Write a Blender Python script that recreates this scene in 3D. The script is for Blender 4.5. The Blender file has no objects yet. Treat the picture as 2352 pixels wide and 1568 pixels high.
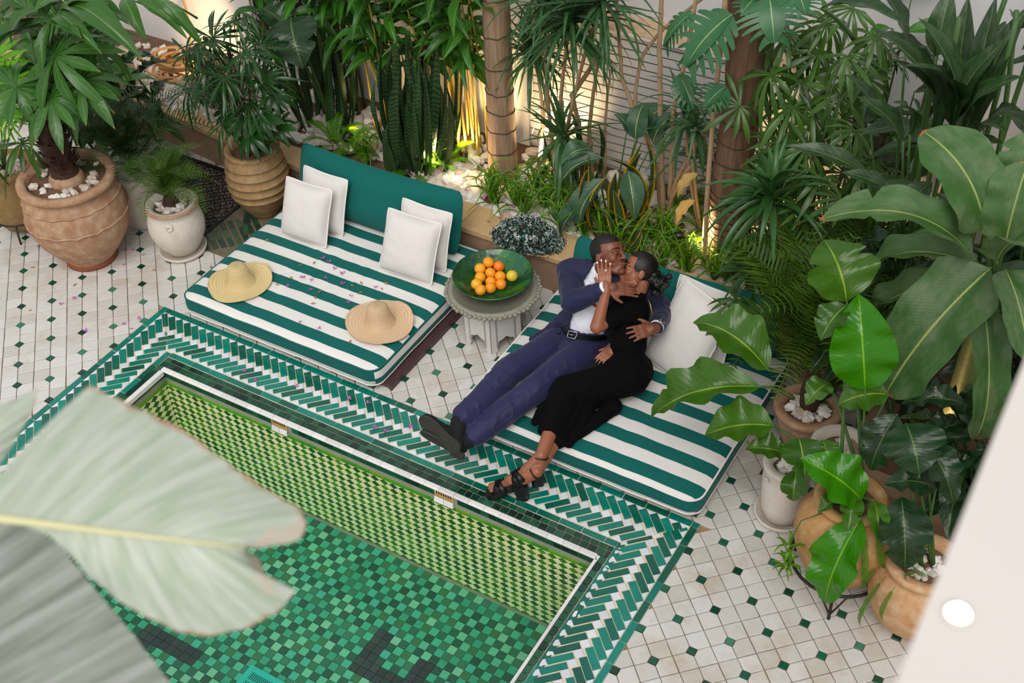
import bpy, bmesh, math, random
from mathutils import Vector, Matrix, Euler, noise
import numpy as np
R = random.Random(7)
PI = math.pi
scene = bpy.context.scene
COL = scene.collection

# ------------------------------------------------------------------ camera, sky, light, exposure
cam_d = bpy.data.cameras.new('camera')
cam = bpy.data.objects.new('camera', cam_d); COL.objects.link(cam)
cam_d.sensor_width = 36.0
cam_d.lens = 44.89
cam_d.clip_start = 0.05
cr = Vector((0.85685355, 0.51357651, -0.0451792)); cu = Vector((-0.31330117, 0.58829363, 0.74548842)); cf = Vector((-0.40944397, 0.6246197, -0.66498561))
M = Matrix((cr, cu, -cf)).transposed().to_4x4(); M.translation = (5.54602931, -4.26337666, 5.38164753)
cam.matrix_world = M
cam_d.dof.use_dof = True; cam_d.dof.focus_distance = 7.45; cam_d.dof.aperture_fstop = 3.6
scene.camera = cam
scene.view_settings.view_transform = 'Standard'; scene.view_settings.look = 'None'
scene.view_settings.gamma = 1.0; scene.view_settings.use_curve_mapping = False
scene.view_settings.exposure = 0.38
world = bpy.data.worlds.new('sky'); scene.world = world; world.use_nodes = True
bg = world.node_tree.nodes['Background']; bg.inputs[0].default_value = (0.97, 0.98, 1.0, 1); bg.inputs[1].default_value = 0.55
sun_d = bpy.data.lights.new('sun', 'SUN'); sun_d.energy = 1.5; sun_d.angle = math.radians(38); sun_d.color = (1.0, 0.96, 0.9)
sun = bpy.data.objects.new('sun', sun_d); COL.objects.link(sun)
sun.rotation_euler = Vector((-0.30, 0.75, -1.0)).to_track_quat('-Z', 'Y').to_euler()
scene.cycles.max_bounces = 8; scene.cycles.transparent_max_bounces = 8

# ------------------------------------------------------------------ helpers
def lk(o):
    COL.objects.link(o); return o
def mesh_of(verts, faces, mats=None, fm=None, smooth=False, uvs=None):
    me = bpy.data.meshes.new('m'); me.from_pydata([tuple(v) for v in verts], [], faces)
    for m in (mats or []): me.materials.append(m)
    if fm: me.polygons.foreach_set('material_index', fm)
    if smooth: me.polygons.foreach_set('use_smooth', [True]*len(me.polygons))
    if uvs:
        l = me.uv_layers.new(name='UVMap')
        d = [0.0]*(2*len(me.loops)); vi = [0]*len(me.loops); me.loops.foreach_get('vertex_index', vi)
        for k, v in enumerate(vi): d[2*k], d[2*k+1] = uvs[v]
        l.data.foreach_set('uv', d)
    me.update(); return me
class MB:
    "collects verts / faces into one mesh"
    def __init__(s): s.v = []; s.f = []; s.m = []; s.u = []
    def add(s, verts, faces, mi=0, uv=None):
        o = len(s.v); s.v += [tuple(v) for v in verts]; s.f += [[i+o for i in f] for f in faces]; s.m += [mi]*len(faces)
        s.u += uv if uv else [(0.0, 0.0)]*len(verts); return s
    def mesh(s, mats, smooth=False, uv=False): return mesh_of(s.v, s.f, mats, s.m, smooth, s.u if uv else None)
    def box(s, x0, x1, y0, y1, z0, z1, mi=0, M=None):
        v = [Vector(p) for p in ((x0,y0,z0),(x1,y0,z0),(x1,y1,z0),(x0,y1,z0),(x0,y0,z1),(x1,y0,z1),(x1,y1,z1),(x0,y1,z1))]
        if M: v = [M @ p for p in v]
        return s.add(v, [(3,2,1,0),(4,5,6,7),(0,1,5,4),(1,2,6,5),(2,3,7,6),(3,0,4,7)], mi)
    def prism(s, poly, z0, z1, b=0.0, mi=0, M=None, bottom=False, tilt=(0,0)):
        n = len(poly); cx = sum(p[0] for p in poly)/n; cy = sum(p[1] for p in poly)/n
        top = []
        for p in poly:
            dx, dy = p[0]-cx, p[1]-cy; l = math.hypot(dx, dy) or 1; k = max(0.2, 1-1.3*b/l)
            top.append((cx+dx*k, cy+dy*k, z1 + tilt[0]*dx + tilt[1]*dy))
        v = [Vector((p[0], p[1], z0)) for p in poly]
        rings = 1
        if b > 0: v += [Vector((p[0], p[1], z1-b*0.7+tilt[0]*(p[0]-cx)+tilt[1]*(p[1]-cy))) for p in poly]; rings = 2
        v += [Vector(t) for t in top]
        if M: v = [M @ p for p in v]
        f = []
        for r in range(rings):
            for i in range(n): j = (i+1) % n; f.append((r*n+i, r*n+j, (r+1)*n+j, (r+1)*n+i))
        f.append(tuple(range(rings*n, rings*n+n)))
        if bottom: f.append(tuple(reversed(range(n))))
        return s.add(v, f, mi)
    def tube(s, pts, r, n=8, mi=0, cap=True):
        pts = [Vector(p) for p in pts]; rr = r if hasattr(r, '__len__') else [r]*len(pts)
        v = []; f = []; up = None; L = len(pts)
        for i, p in enumerate(pts):
            t = (pts[min(i+1, L-1)]-pts[max(i-1, 0)]).normalized()
            if up is None:
                up = t.orthogonal().normalized()
            else:
                up = (up - t*up.dot(t)); up = up.normalized() if up.length > 1e-6 else t.orthogonal().normalized()
            w = t.cross(up)
            for k in range(n):
                a = 2*PI*k/n; v.append(p + (up*math.cos(a)+w*math.sin(a))*rr[i])
        for i in range(L-1):
            for k in range(n): j = (k+1) % n; f.append((i*n+k, i*n+j, (i+1)*n+j, (i+1)*n+k))
        if cap: f.append(tuple(reversed(range(n)))); f.append(tuple(range((L-1)*n, L*n)))
        uv = [(i/(L-1), k/n) for i in range(L) for k in range(n)]
        return s.add(v, f, mi, uv)
    def loop(s, pts, r, n=6, mi=0):
        "closed tube"
        pts = [Vector(p) for p in pts]; L = len(pts); v = []; f = []; up = None
        for i, p in enumerate(pts):
            t = (pts[(i+1) % L]-pts[i-1]).normalized()
            up = Vector((0.01, 0.02, 1)) if up is None else up
            u2 = (up - t*up.dot(t)).normalized() if (up - t*up.dot(t)).length > 1e-4 else t.orthogonal().normalized()
            up = u2; w = t.cross(u2)
            for k in range(n):
                a = 2*PI*k/n; v.append(p + (u2*math.cos(a)+w*math.sin(a))*r)
        for i in range(L):
            i2 = (i+1) % L
            for k in range(n): j = (k+1) % n; f.append((i*n+k, i*n+j, i2*n+j, i2*n+k))
        return s.add(v, f, mi)
    def lathe(s, prof, n=32, mi=0, wob=0.0, seed=0, M=None):
        v = []; f = []
        for i, (r, z) in enumerate(prof):
            for k in range(n):
                a = 2*PI*k/n; q = r
                if wob: q = r*(1 + wob*noise.noise((math.cos(a)*1.3+seed, math.sin(a)*1.3, z*4+seed)))
                v.append(Vector((q*math.cos(a), q*math.sin(a), z)))
        for i in range(len(prof)-1):
            for k in range(n): j = (k+1) % n; f.append((i*n+k, i*n+j, (i+1)*n+j, (i+1)*n+k))
        if M: v = [M @ p for p in v]
        return s.add(v, f, mi)
    def ball(s, c, r, n=10, mi=0, sc=(1,1,1), M=None):
        v = []; f = []; c = Vector(c); h = n//2
        for i in range(h+1):
            t = PI*i/h
            for k in range(n):
                a = 2*PI*k/n; p = Vector((math.sin(t)*math.cos(a)*sc[0]*r, math.sin(t)*math.sin(a)*sc[1]*r, math.cos(t)*sc[2]*r))
                v.append((M @ p if M else p) + c)
        for i in range(h):
            for k in range(n): j = (k+1) % n; f.append((i*n+k, (i+1)*n+k, (i+1)*n+j, i*n+j))
        return s.add(v, f, mi)

def ob(name, me, parent=None, mw=None, label=None):
    "mesh object; mw = matrix relative to the parent (world when top-level)"
    o = bpy.data.objects.new(name, me); COL.objects.link(o)
    if parent is not None: o.parent = parent
    if mw is not None: o.matrix_basis = mw
    if label: o['label'] = label
    return o
def thing(name, label, cat, loc=(0,0,0), rz=0.0, group=None):
    o = bpy.data.objects.new(name, None); COL.objects.link(o); o.empty_display_size = 0.05
    o.location = loc; o.rotation_euler = (0, 0, rz); tag(o, label, cat, group); return o
def tag(o, label, cat, group=None):
    o['label'] = label; o['category'] = cat
    if group: o['group'] = group
    return o
def struct(o): o['kind'] = 'structure'; return o
def stuff(o): o['kind'] = 'stuff'; return o
def T(x=0, y=0, z=0): return Matrix.Translation((x, y, z))
def RZ(a): return Matrix.Rotation(a, 4, 'Z')
def RX(a): return Matrix.Rotation(a, 4, 'X')
def RY(a): return Matrix.Rotation(a, 4, 'Y')
def SC(x, y, z): return Matrix.Diagonal((x, y, z, 1))
def bake(o, name=None):
    "apply an object's modifiers into a fresh mesh and remove the object"
    sc2 = bpy.data.scenes.new('tmp'); COL.objects.unlink(o); sc2.collection.objects.link(o); vl = sc2.view_layers[0]; vl.update(); dg = vl.depsgraph
    me = bpy.data.meshes.new_from_object(o.evaluated_get(dg))
    bpy.data.objects.remove(o); bpy.data.scenes.remove(sc2); return me

# ------------------------------------------------------------------ materials
def lin(c):
    if isinstance(c, str):
        c = c.lstrip('#'); c = tuple(int(c[i:i+2], 16)/255 for i in (0, 2, 4))
    return tuple((x/12.92 if x <= 0.04045 else ((x+0.055)/1.055)**2.4) for x in c[:3]) + (1.0,)
class NT:
    def __init__(s, name):
        s.m = bpy.data.materials.new(name); s.m.use_nodes = True; s.t = s.m.node_tree; s.n = s.t.nodes
        s.out = s.n['Material Output']; s.p = s.n['Principled BSDF']
    def N(s, typ, **k):
        n = s.n.new(typ)
        for a, b in k.items():
            if a.startswith('i_'): n.inputs[int(a[2:]) if a[2:].isdigit() else a[2:]].default_value = b
            else: setattr(n, a, b)
        return n
    def L(s, a, b): s.t.links.new(a, b)
    def ramp(s, fac, cols, interp='LINEAR'):
        r = s.N('ShaderNodeValToRGB'); r.color_ramp.interpolation = interp; e = r.color_ramp.elements
        while len(e) < len(cols): e.new(0.5)
        for k, (pos, c) in enumerate(cols): e[k].position = pos; e[k].color = lin(c)
        if fac is not None: s.L(fac, r.inputs[0])
        return r
    def mix(s, fac, a, b, mode='MIX'):
        m = s.N('ShaderNodeMix', data_type='RGBA', blend_type=mode)
        for sock, v in ((m.inputs[0], fac), (m.inputs[6], a), (m.inputs[7], b)):
            if hasattr(v, 'is_linked'): s.L(v, sock)
            elif v is not None: sock.default_value = v if not isinstance(v, str) else lin(v)
        return m.outputs[2]
    def math(s, op, a, b=0.0, c=None):
        m = s.N('ShaderNodeMath', operation=op)
        for i, v in enumerate((a, b, c)):
            if v is None: continue
            if hasattr(v, 'is_linked'): s.L(v, m.inputs[i])
            else: m.inputs[i].default_value = v
        return m.outputs[0]
    def coord(s, kind='Object'): return s.N('ShaderNodeTexCoord').outputs[kind]
    def mapped(s, vec, scale=(1,1,1), rot=(0,0,0), loc=(0,0,0)):
        m = s.N('ShaderNodeMapping'); s.L(vec, m.inputs[0]); m.inputs[3].default_value = scale; m.inputs[2].default_value = rot; m.inputs[1].default_value = loc
        return m.outputs[0]
    def noise(s, vec, scale, detail=3, rough=0.55):
        n = s.N('ShaderNodeTexNoise'); s.L(vec, n.inputs['Vector']) if vec is not None else None
        n.inputs['Scale'].default_value = scale; n.inputs['Detail'].default_value = detail; n.inputs['Roughness'].default_value = rough
        return n.outputs[0]
    def bump(s, h, strength=0.3, dist=0.01):
        b = s.N('ShaderNodeBump'); b.inputs['Strength'].default_value = strength; b.inputs['Distance'].default_value = dist
        s.L(h, b.inputs['Height']); s.L(b.outputs[0], s.p.inputs['Normal']); return b
    def rnd(s):
        "a random number per object and per island"
        a = s.N('ShaderNodeObjectInfo').outputs['Random']; b = s.N('ShaderNodeNewGeometry').outputs['Random Per Island']
        return s.math('FRACT', s.math('ADD', a, b))
    def base(s, c):
        if hasattr(c, 'is_linked'): s.L(c, s.p.inputs['Base Color'])
        else: s.p.inputs['Base Color'].default_value = lin(c)
    def set(s, **k):
        for a, b in k.items(): s.p.inputs[a.replace('_', ' ')].default_value = b
        return s

def plain(name, col, rough=0.6, var=0.12, scale=6, bump=0.15, bscale=30, bdist=0.004, spec=0.5, sheen=0.0, metal=0.0):
    t = NT(name); c = t.coord()
    n = t.noise(c, scale, 4)
    dark = tuple(x*(1-var) for x in lin(col)[:3])+(1,); lite = tuple(min(1, x*(1+var)) for x in lin(col)[:3])+(1,)
    t.base(t.mix(n, dark, lite)); t.set(Roughness=rough, Metallic=metal); t.p.inputs['Specular IOR Level'].default_value = spec
    if sheen: t.p.inputs['Sheen Weight'].default_value = sheen
    if bump: t.bump(t.noise(c, bscale, 3), bump, bdist)
    return t.m
def glaze(name, cols, rough=0.2, bump=0.12, mottled=0.25, coat=0.0, interp='CONSTANT', chip=None):
    "glazed zellige: colour picked per tile, mottled glaze, uneven face"
    t = NT(name); c = t.coord(); r = t.rnd(); k = len(cols)
    col = t.ramp(r, [(i/k, x) for i, x in enumerate(cols)], interp).outputs[0]
    g = t.N('ShaderNodeNewGeometry').outputs['Position']
    n = t.noise(g, 22, 3); v = t.math('MULTIPLY_ADD', n, mottled*2, 1-mottled)
    hsv = t.N('ShaderNodeHueSaturation'); t.L(col, hsv.inputs['Color']); t.L(v, hsv.inputs['Value'])
    out = hsv.outputs[0]
    if chip:
        m = t.ramp(t.noise(g, 60, 2), [(0.0, '#000000'), (0.66, '#000000'), (0.72, '#ffffff')]).outputs[0]
        out = t.mix(t.math('MULTIPLY', m, 0.8), out, chip)
    t.base(out); t.set(Roughness=rough); t.bump(t.noise(g, 30, 2), bump, 0.006)
    if coat: t.p.inputs['Coat Weight'].default_value = coat
    return t.m
# ------------------------------------------------------------------ floor, pool border, pool
m_white_tile = glaze('white_zellige', ['#cdcac5','#d0cdc8','#c8c5bf','#d3d1cd','#cac7c1','#cfccc7','#c4c0b8','#d1d0cd'], 0.28, 0.10, 0.06)
_m = m_white_tile.node_tree; _p = _m.nodes['Principled BSDF']; _l = _p.inputs['Base Color'].links[0].from_socket
_g = _m.nodes.new('ShaderNodeNewGeometry'); _n = _m.nodes.new('ShaderNodeTexNoise'); _n.inputs['Scale'].default_value = 2.6; _n.inputs['Detail'].default_value = 7; _n.inputs['Roughness'].default_value = .72; _m.links.new(_g.outputs['Position'], _n.inputs['Vector'])
_r = _m.nodes.new('ShaderNodeValToRGB'); _r.color_ramp.elements[0].position = .50; _r.color_ramp.elements[1].position = .78; _m.links.new(_n.outputs[0], _r.inputs[0])
_x = _m.nodes.new('ShaderNodeMix'); _x.data_type = 'RGBA'; _m.links.new(_r.outputs[0], _x.inputs[0]); _m.links.new(_l, _x.inputs[6]); _x.inputs[7].default_value = lin('#b3a186'); _m.links.new(_x.outputs[2], _p.inputs['Base Color'])
m_floor_grout = plain('floor_grout', '#9c8263', 0.9, 0.25, 9, 0.2, 60)
m_dia = glaze('green_cabochon', ['#0f4a36','#0c3d2c','#14543f','#0e4636','#1d6249','#0b3a2a','#13503c','#3f7a62'], 0.16, 0.10, 0.25)
m_bej = glaze('emerald_bejmat', ['#016b5a','#017565','#00604f','#037c6b','#015a49','#017060','#0a5443','#02806f'], 0.22, 0.14, 0.22)
m_border_white = glaze('border_white', ['#dcdce2','#d5d5dc','#e0e0e6','#d0d0d6'], 0.25, 0.08, 0.05)
m_border_grout = plain('border_grout', '#d8ccb6', 0.9, 0.15, 20, 0.2, 80)
m_cope = glaze('dark_green_coping', ['#0f3d2b','#0b2f22','#15492f','#1c5135','#0d3627','#10402f','#1a4a33','#08281f','#1f5a40'], 0.18, 0.12, 0.25)
m_nosing = glaze('white_nosing', ['#dedbd8','#d5d2cf','#e4e1de'], 0.25, 0.08, 0.06)
m_pgrout = plain('pool_grout', '#8f937f', 0.9, 0.3, 14, 0.3, 50)
m_pg_top = glaze('light_green_row', ['#4f9a1d','#5aa524','#3f8a1a','#6a9a1e','#479219'], 0.2, 0.08, 0.15)
m_cream = glaze('cream_pool_tile', ['#f7eeb8','#f4eab0','#f9f0c0','#f1e6aa'], 0.25, 0.05, 0.05)
m_dgreen = glaze('green_pool_tile', ['#2f6f16','#24601a','#3b7d14','#1f5417','#2a6a22','#447f10','#205a2c','#56902a'], 0.25, 0.05, 0.12)
m_pf_light = glaze('jade_pool_tile', ['#3fa98a','#35a183','#52ac8f','#2f9a7c','#79b99c','#3ca693','#66b795','#2b9478'], 0.25, 0.05, 0.08)
m_pf_dark = glaze('dark_pool_tile', ['#22604a','#1a523f','#2a6a4c','#1f5a4a','#356b44','#17493a','#2f6f55'], 0.25, 0.05, 0.12)
m_pf_black = glaze('black_pool_tile', ['#27323a','#20292f','#2f3a3c','#2a2f30'], 0.25, 0.05, 0.12)

PX0, PX1, PY1, PY0 = 0.0, 3.9, 0.0, -3.1      # outer edge of the pool border
BX0, BX1, BY1 = 0.41, 3.51, -0.465            # inside faces of the pool basin
BY0 = -2.62; PZ = -0.83; WZ = -0.115

floor = struct(ob('floor', None or MB().add(
    [(-5.5,-4.2,-0.012),(8,-4.2,-0.012),(8,3,-0.012),(-5.5,3,-0.012),(PX0+.01,PY0+.01,-0.012),(PX1-.01,PY0+.01,-0.012),(PX1-.01,PY1-.01,-0.012),(PX0+.01,PY1-.01,-0.012)],
    [(0,1,5,4),(1,2,6,5),(2,3,7,6),(3,0,4,7)]).mesh([m_floor_grout])))

def clip_half(poly, a, b, c):
    "keep a*x+b*y>=c"
    out = []
    for i in range(len(poly)):
        p, q = poly[i], poly[(i+1) % len(poly)]; dp = a*p[0]+b*p[1]-c; dq = a*q[0]+b*q[1]-c
        if dp >= 0: out.append(p)
        if (dp >= 0) != (dq >= 0):
            t = dp/(dp-dq); out.append((p[0]+(q[0]-p[0])*t, p[1]+(q[1]-p[1])*t))
    return out
def area(poly): return 0.5*abs(sum(poly[i][0]*poly[(i+1) % len(poly)][1]-poly[(i+1) % len(poly)][0]*poly[i][1] for i in range(len(poly)))) if len(poly) > 2 else 0
def outside_rect(poly, x0, x1, y0, y1):
    ins = poly
    for h in ((1,0,x0),(-1,0,-x1),(0,1,y0),(0,-1,-y1)):
        ins = clip_half(ins, *h)
        if len(ins) < 3: return poly
    if area(ins) < 1e-6: return poly
    best = []
    for h in ((-1,0,-x0),(1,0,x1),(0,-1,-y0),(0,1,y1)):
        q = clip_half(poly, *h)
        if area(q) > area(best): best = q
    return best
def inset(poly, d):
    n = len(poly); cx = sum(p[0] for p in poly)/n; cy = sum(p[1] for p in poly)/n; s = math.sqrt(max(area(poly), 1e-9)); k = max(0.3, 1-2*d/s)
    return [(cx+(p[0]-cx)*k, cy+(p[1]-cy)*k) for p in poly]

def in_view(x, y, z=0.0, mx=1.03):
    "rough test that a point of the floor lies within the photographed field"
    d = Vector((x, y, z)) - M.translation; k = d.dot(cf)
    u = d.dot(cr)/k*2933/1176; v = d.dot(cu)/k*2933/784
    return k > 0 and abs(u) < mx and abs(v) < mx
def planter_front(x):
    for (xa, ya), (xb, yb) in zip(PLF, PLF[1:]):
        if xa <= x <= xb: return ya+(yb-ya)*(x-xa)/(xb-xa)
    return PLF[0][1] if x < PLF[0][0] else PLF[-1][1]
PLF = [(-5.5, 1.72), (-2.5, 1.60), (-1.3, 1.54), (-0.7, 1.47), (0.3, 1.40), (1.5, 1.36), (2.2, 1.35), (4.45, 1.33), (4.6, 0.42), (8, 0.42)]

th = math.radians(-44.82); e1 = (math.cos(th), math.sin(th)); e2 = (-math.sin(th), math.cos(th))
regs = [((3.9166, -0.1959), lambda x, y: x > 3.2 and y < 1.4), ((-1.2935, -0.0326), lambda x, y: x < 1.0), ((1.8216, 0.467), lambda x, y: 1.0 <= x <= 3.2)]
wt = []; dt = []
for (ox, oy), cond in regs:
    for i in range(-70, 70):
        for j in range(-70, 70):
            cxx = ox+.1*((i+.5)*e1[0]+(j+.5)*e2[0]); cyy = oy+.1*((i+.5)*e1[1]+(j+.5)*e2[1])
            if not cond(cxx, cyy) or cyy > planter_front(cxx)+.03 or not in_view(cxx, cyy, 0, 1.16): continue
            if PX0+.06 < cxx < PX1-.06 and PY0+.06 < cyy < PY1-.06: continue
            if 0.35 < cxx < 1.65 and 0.2 < cyy < 1.2 or 2.5 < cxx < 3.75 and 0.2 < cyy < 1.2: continue      # under the daybeds
            cr0 = 0.031; poly = []
            for (di, dj) in ((0,0),(1,0),(1,1),(0,1)):
                a, b = i+di, j+dj
                vx = ox+.1*(a*e1[0]+b*e2[0]); vy = oy+.1*(a*e1[1]+b*e2[1])
                if a % 2 == 0 and b % 2 == 0:
                    s1 = (1-2*di); s2 = (1-2*dj)
                    p1 = (vx+s1*cr0*e1[0], vy+s1*cr0*e1[1]); p2 = (vx+s2*cr0*e2[0], vy+s2*cr0*e2[1])
                    # walk the corner in ring order
                    poly += [p2, p1] if (di, dj) in ((0,0),(1,1)) else [p1, p2]
                else: poly.append((vx+R.uniform(-.0012,.0012), vy+R.uniform(-.0012,.0012)))
            q = outside_rect(poly, PX0, PX1, PY0, PY1)
            if area(q) < 0.0006: continue
            wt.append((inset(q, 0.0022), cxx, cyy))
    for i in range(-70, 70, 2):
        for j in range(-70, 70, 2):
            vx = ox+.1*(i*e1[0]+j*e2[0]); vy = oy+.1*(i*e1[1]+j*e2[1])
            if not cond(vx, vy) or vy > planter_front(vx) or not in_view(vx, vy, 0, 1.10): continue
            if PX0 < vx < PX1 and PY0 < vy < PY1: continue
            if 0.35 < vx < 1.65 and 0.2 < vy < 1.2 or 2.5 < vx < 3.75 and 0.2 < vy < 1.2: continue
            q = outside_rect([(vx+a*.0285, vy+b*.0285) for a, b in (e1, e2, (-e1[0],-e1[1]), (-e2[0],-e2[1]))], PX0, PX1, PY0, PY1)
            if area(q) > 0.0003: dt.append((q, vx, vy))
eye = M.translation
def near_first(l): return sorted(l, key=lambda t: (t[1]-eye.x)**2+(t[2]-eye.y)**2)
rest = MB()
for n, (q, x, y) in enumerate(near_first(wt)):
    tl = (R.uniform(-.012,.012), R.uniform(-.012,.012))
    if n < 300:
        lq = [(p[0]-x, p[1]-y) for p in q]
        ob('white_tile', MB().prism(lq, -.014, 0.0, .0022, tilt=tl).mesh([m_white_tile]), floor, T(x, y, 0))
    else: rest.prism(q, -.014, 0.0, .0022, tilt=tl)
stuff(ob('more_white_tiles', rest.mesh([m_white_tile]), floor))
for n, (q, x, y) in enumerate(near_first(dt)[:290]):
    ob('green_tile', MB().prism([(p[0]-x, p[1]-y) for p in q], -.014, 0.0006, .002, tilt=(R.uniform(-.02,.02), R.uniform(-.02,.02))).mesh([m_dia]), floor, T(x, y, 0))

# border of the pool ------------------------------------------------------------
border = struct(ob('trim_1', MB().add([(PX0,PY0,-.004),(PX1,PY0,-.004),(PX1,PY1,-.004),(PX0,PY1,-.004),(BX0-.045,BY0,-.004),(BX1+.045,BY0,-.004),(BX1+.045,BY1+.02,-.004),(BX0-.045,BY1+.02,-.004)],
    [(0,4,7,3),(1,2,6,5),(2,3,7,6),(0,1,5,4)]).mesh([m_border_grout])))
def clip_to(poly, hs):
    for h in hs:
        poly = clip_half(poly, *h)
        if len(poly) < 3: return []
    return poly
def local_tile(name, q, mat, z=0.001, b=.0022, parent=border):
    n = len(q); x = sum(p[0] for p in q)/n; y = sum(p[1] for p in q)/n
    return ob(name, MB().prism([(p[0]-x, p[1]-y) for p in q], -.012, z, b, tilt=(R.uniform(-.012,.012), R.uniform(-.012,.012))).mesh([mat]), parent, T(x, y, 0))
def rects(x0, x1, y0, y1, g=.002): return [(x0+g, y0+g), (x1-g, y0+g), (x1-g, y1-g), (x0+g, y1-g)]
def strip(name, x0, x1, y0, y1, pitch, mat, along='x', ph=0.0):
    a, b = (x0, x1) if along == 'x' else (y0, y1); t = a-ph
    while t < b-1e-4:
        u, v = max(t, a), min(t+pitch+R.uniform(-.004,.004)*0, b)
        if v-u > .008:
            q = rects(u, v, y0, y1) if along == 'x' else rects(x0, x1, u, v)
            cx = (q[0][0]+q[1][0])/2; cy = (q[0][1]+q[2][1])/2
            if in_view(cx, cy, 0, 1.06): local_tile(name, [(p[0]+R.uniform(-.0012,.0012), p[1]+R.uniform(-.0012,.0012)) for p in q], mat)
        t += pitch
SW = 0.042
strip('edge_tile', PX0+SW, PX1-SW, PY1-SW, PY1, .14, m_bej, 'x', .1)
strip('edge_tile', PX0, PX0+SW, PY0, PY1, .14, m_bej, 'y', .05)
strip('edge_tile', PX1-SW, PX1, PY0, PY1, .14, m_bej, 'y', .02)
IX0, IX1, IY1 = 0.325, 3.61, -0.322
strip('edge_tile', IX0+SW, IX1-SW, IY1-SW+.002, IY1, .14, m_bej, 'x', .09)
strip('edge_tile', IX0, IX0+SW, PY0, IY1, .14, m_bej, 'y', .03)
strip('edge_tile', IX1-SW, IX1, PY0, IY1, .14, m_bej, 'y', .06)

def chevrons(O, tdir, wdir, t0, t1, clips, W, brick=m_bej):
    "herringbone band; local t runs along the band, w from the outer strip inwards"
    c = math.sqrt(.5); p = .0665; k = 0
    def w2(t, w): return (O[0]+tdir[0]*t+wdir[0]*w, O[1]+tdir[1]*t+wdir[1]*w)
    def rect(ct, cw, dt, dw, L, Wd):
        px, pw = -dw, dt
        return [(ct+dt*a*L/2+px*b*Wd/2, cw+dw*a*L/2+pw*b*Wd/2) for a, b in ((-1,-1),(1,-1),(1,1),(-1,1))]
    t = t0-.3
    while t < t1+.3:
        parts = [('green_brick', rect(t, .104-SW, c, c, .135, .0425), brick),
                 ('green_brick', rect(t+.189, .2455-SW, c, -c, .138, .0360), brick),
                 ('white_square', rect(t+.060, .179-SW+.001, c, c, .0445, .0425), m_border_white)]
        # white wedges against the two strips
        parts.append(('white_wedge', rect(t-.062, .045-SW, c, c, .037, .0425), m_border_white))
        parts.append(('white_wedge', rect(t+.189-.064, .2455+.064-SW, c, -c, .040, .0360), m_border_white))
        for nm, q, mt in parts:
            q = clip_to([(a+R.uniform(-.001,.001), b+R.uniform(-.001,.001)) for a, b in q], [(0,1,.002),(0,-1,-(W-.002))])
            if len(q) < 3: continue
            qw = [w2(a, b) for a, b in q]
            qw = clip_to(qw, clips)
            if len(qw) < 3 or area(qw) < 1.2e-4: continue
            x = sum(a for a, b in qw)/len(qw); y = sum(b for a, b in qw)/len(qw)
            if not in_view(x, y, 0, 1.04): continue
            ar = sum(qw[i][0]*qw[(i+1) % len(qw)][1]-qw[(i+1) % len(qw)][0]*qw[i][1] for i in range(len(qw)))
            local_tile(nm, qw if ar > 0 else qw[::-1], mt, z=.0012)
        t += p
BW = -IY1-SW
g = .0015
# back band, mitred at both corners
chevrons((0, PY1-SW), (1,0), (0,-1), 0.0, 3.9, [(1,1,PX0+PY1+g),(-1,1,PY1-PX1+g)], BW)
chevrons((PX1-SW, -2.4), (0,1), (-1,0), 0.0, 2.4, [(1,-1,PX1-PY1+g)], BW)
chevrons((PX0+SW, 0), (0,-1), (1,0), 0.0, 2.4, [(-1,-1,-PX0-PY1+g)], BW)

# coping ------------------------------------------------------------------------
pool = struct(ob('pool', MB().add([(BX0,BY0,-.9),(BX1,BY0,-.9),(BX1,BY1,-.9),(BX0,BY1,-.9),(BX0,BY0,-.012),(BX1,BY0,-.012),(BX1,BY1,-.012),(BX0,BY1,-.012),
     (BX0,BY0,PZ-.006),(BX1,BY0,PZ-.006),(BX1,BY1,PZ-.006),(BX0,BY1,PZ-.006)],
    [(8,9,10,11),(8,11,7,4),(11,10,6,7),(10,9,5,6),(9,8,4,5)]).mesh([m_pgrout])))
def coping_rows():
    x = BX0-.045
    for (y0, y1, pit) in ((-.402, -.366, .051), (-.449, -.403, .051)):
        t = IX0+SW+.002
        while t < IX1-SW-.01:
            w = min(pit+(R.choice((0,0,0,0,-.012)) if y0 < -.41 else 0), IX1-SW-t)
            local_tile('coping_tile', rects(t, t+w, y0, y1, .0014), m_cope, .001, .002, border); t += w
    for x0, x1 in ((BX1+.016, IX1-SW-.001), (IX0+SW+.001, BX0-.002)):
        t = -.4495
        while t > -2.3:
            if in_view(x0, t, 0, 1.05): local_tile('coping_tile', rects(x0, x1, t-.0505, t, .0014), m_cope, .001, .002, border)
            t -= .0515
coping_rows()
# white nosing, a rounded lip in lengths
t = BX0-.0
while t < BX1-.01:
    w = min(.1, BX1-t)
    b = MB(); prof = [(-.0,-.012),(0,.0005),(-.024,.0005),(-.030,-.002),(-.033,-.007),(-.032,-.012),(-.016,-.013)]
    v = [(xx, -.450+py, pz) for xx in (.001, w-.001) for py, pz in prof]; n = len(prof)
    b.add(v, [(i, i+1, n+i+1, n+i) for i in range(n-1)]+[tuple(range(n)), tuple(reversed(range(n, 2*n)))])
    ob('nosing_tile', b.mesh([m_nosing]), border, T(t, 0, 0)); t += w
for xx, sgn in ((BX1, 1), (BX0, -1)):
    t = -.488
    while t > -2.3:
        if in_view(xx, t, 0, 1.05):
            b = MB(); xs = (xx-.002*sgn, xx+.0155*sgn) if sgn > 0 else (xx-.002-.0, xx+.03)
            b.box(min(xs), max(xs), -.099, 0, -.03, .0008)
            ob('nosing_tile', b.mesh([m_nosing]), border, T(0, t, 0))
        t -= .1
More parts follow.
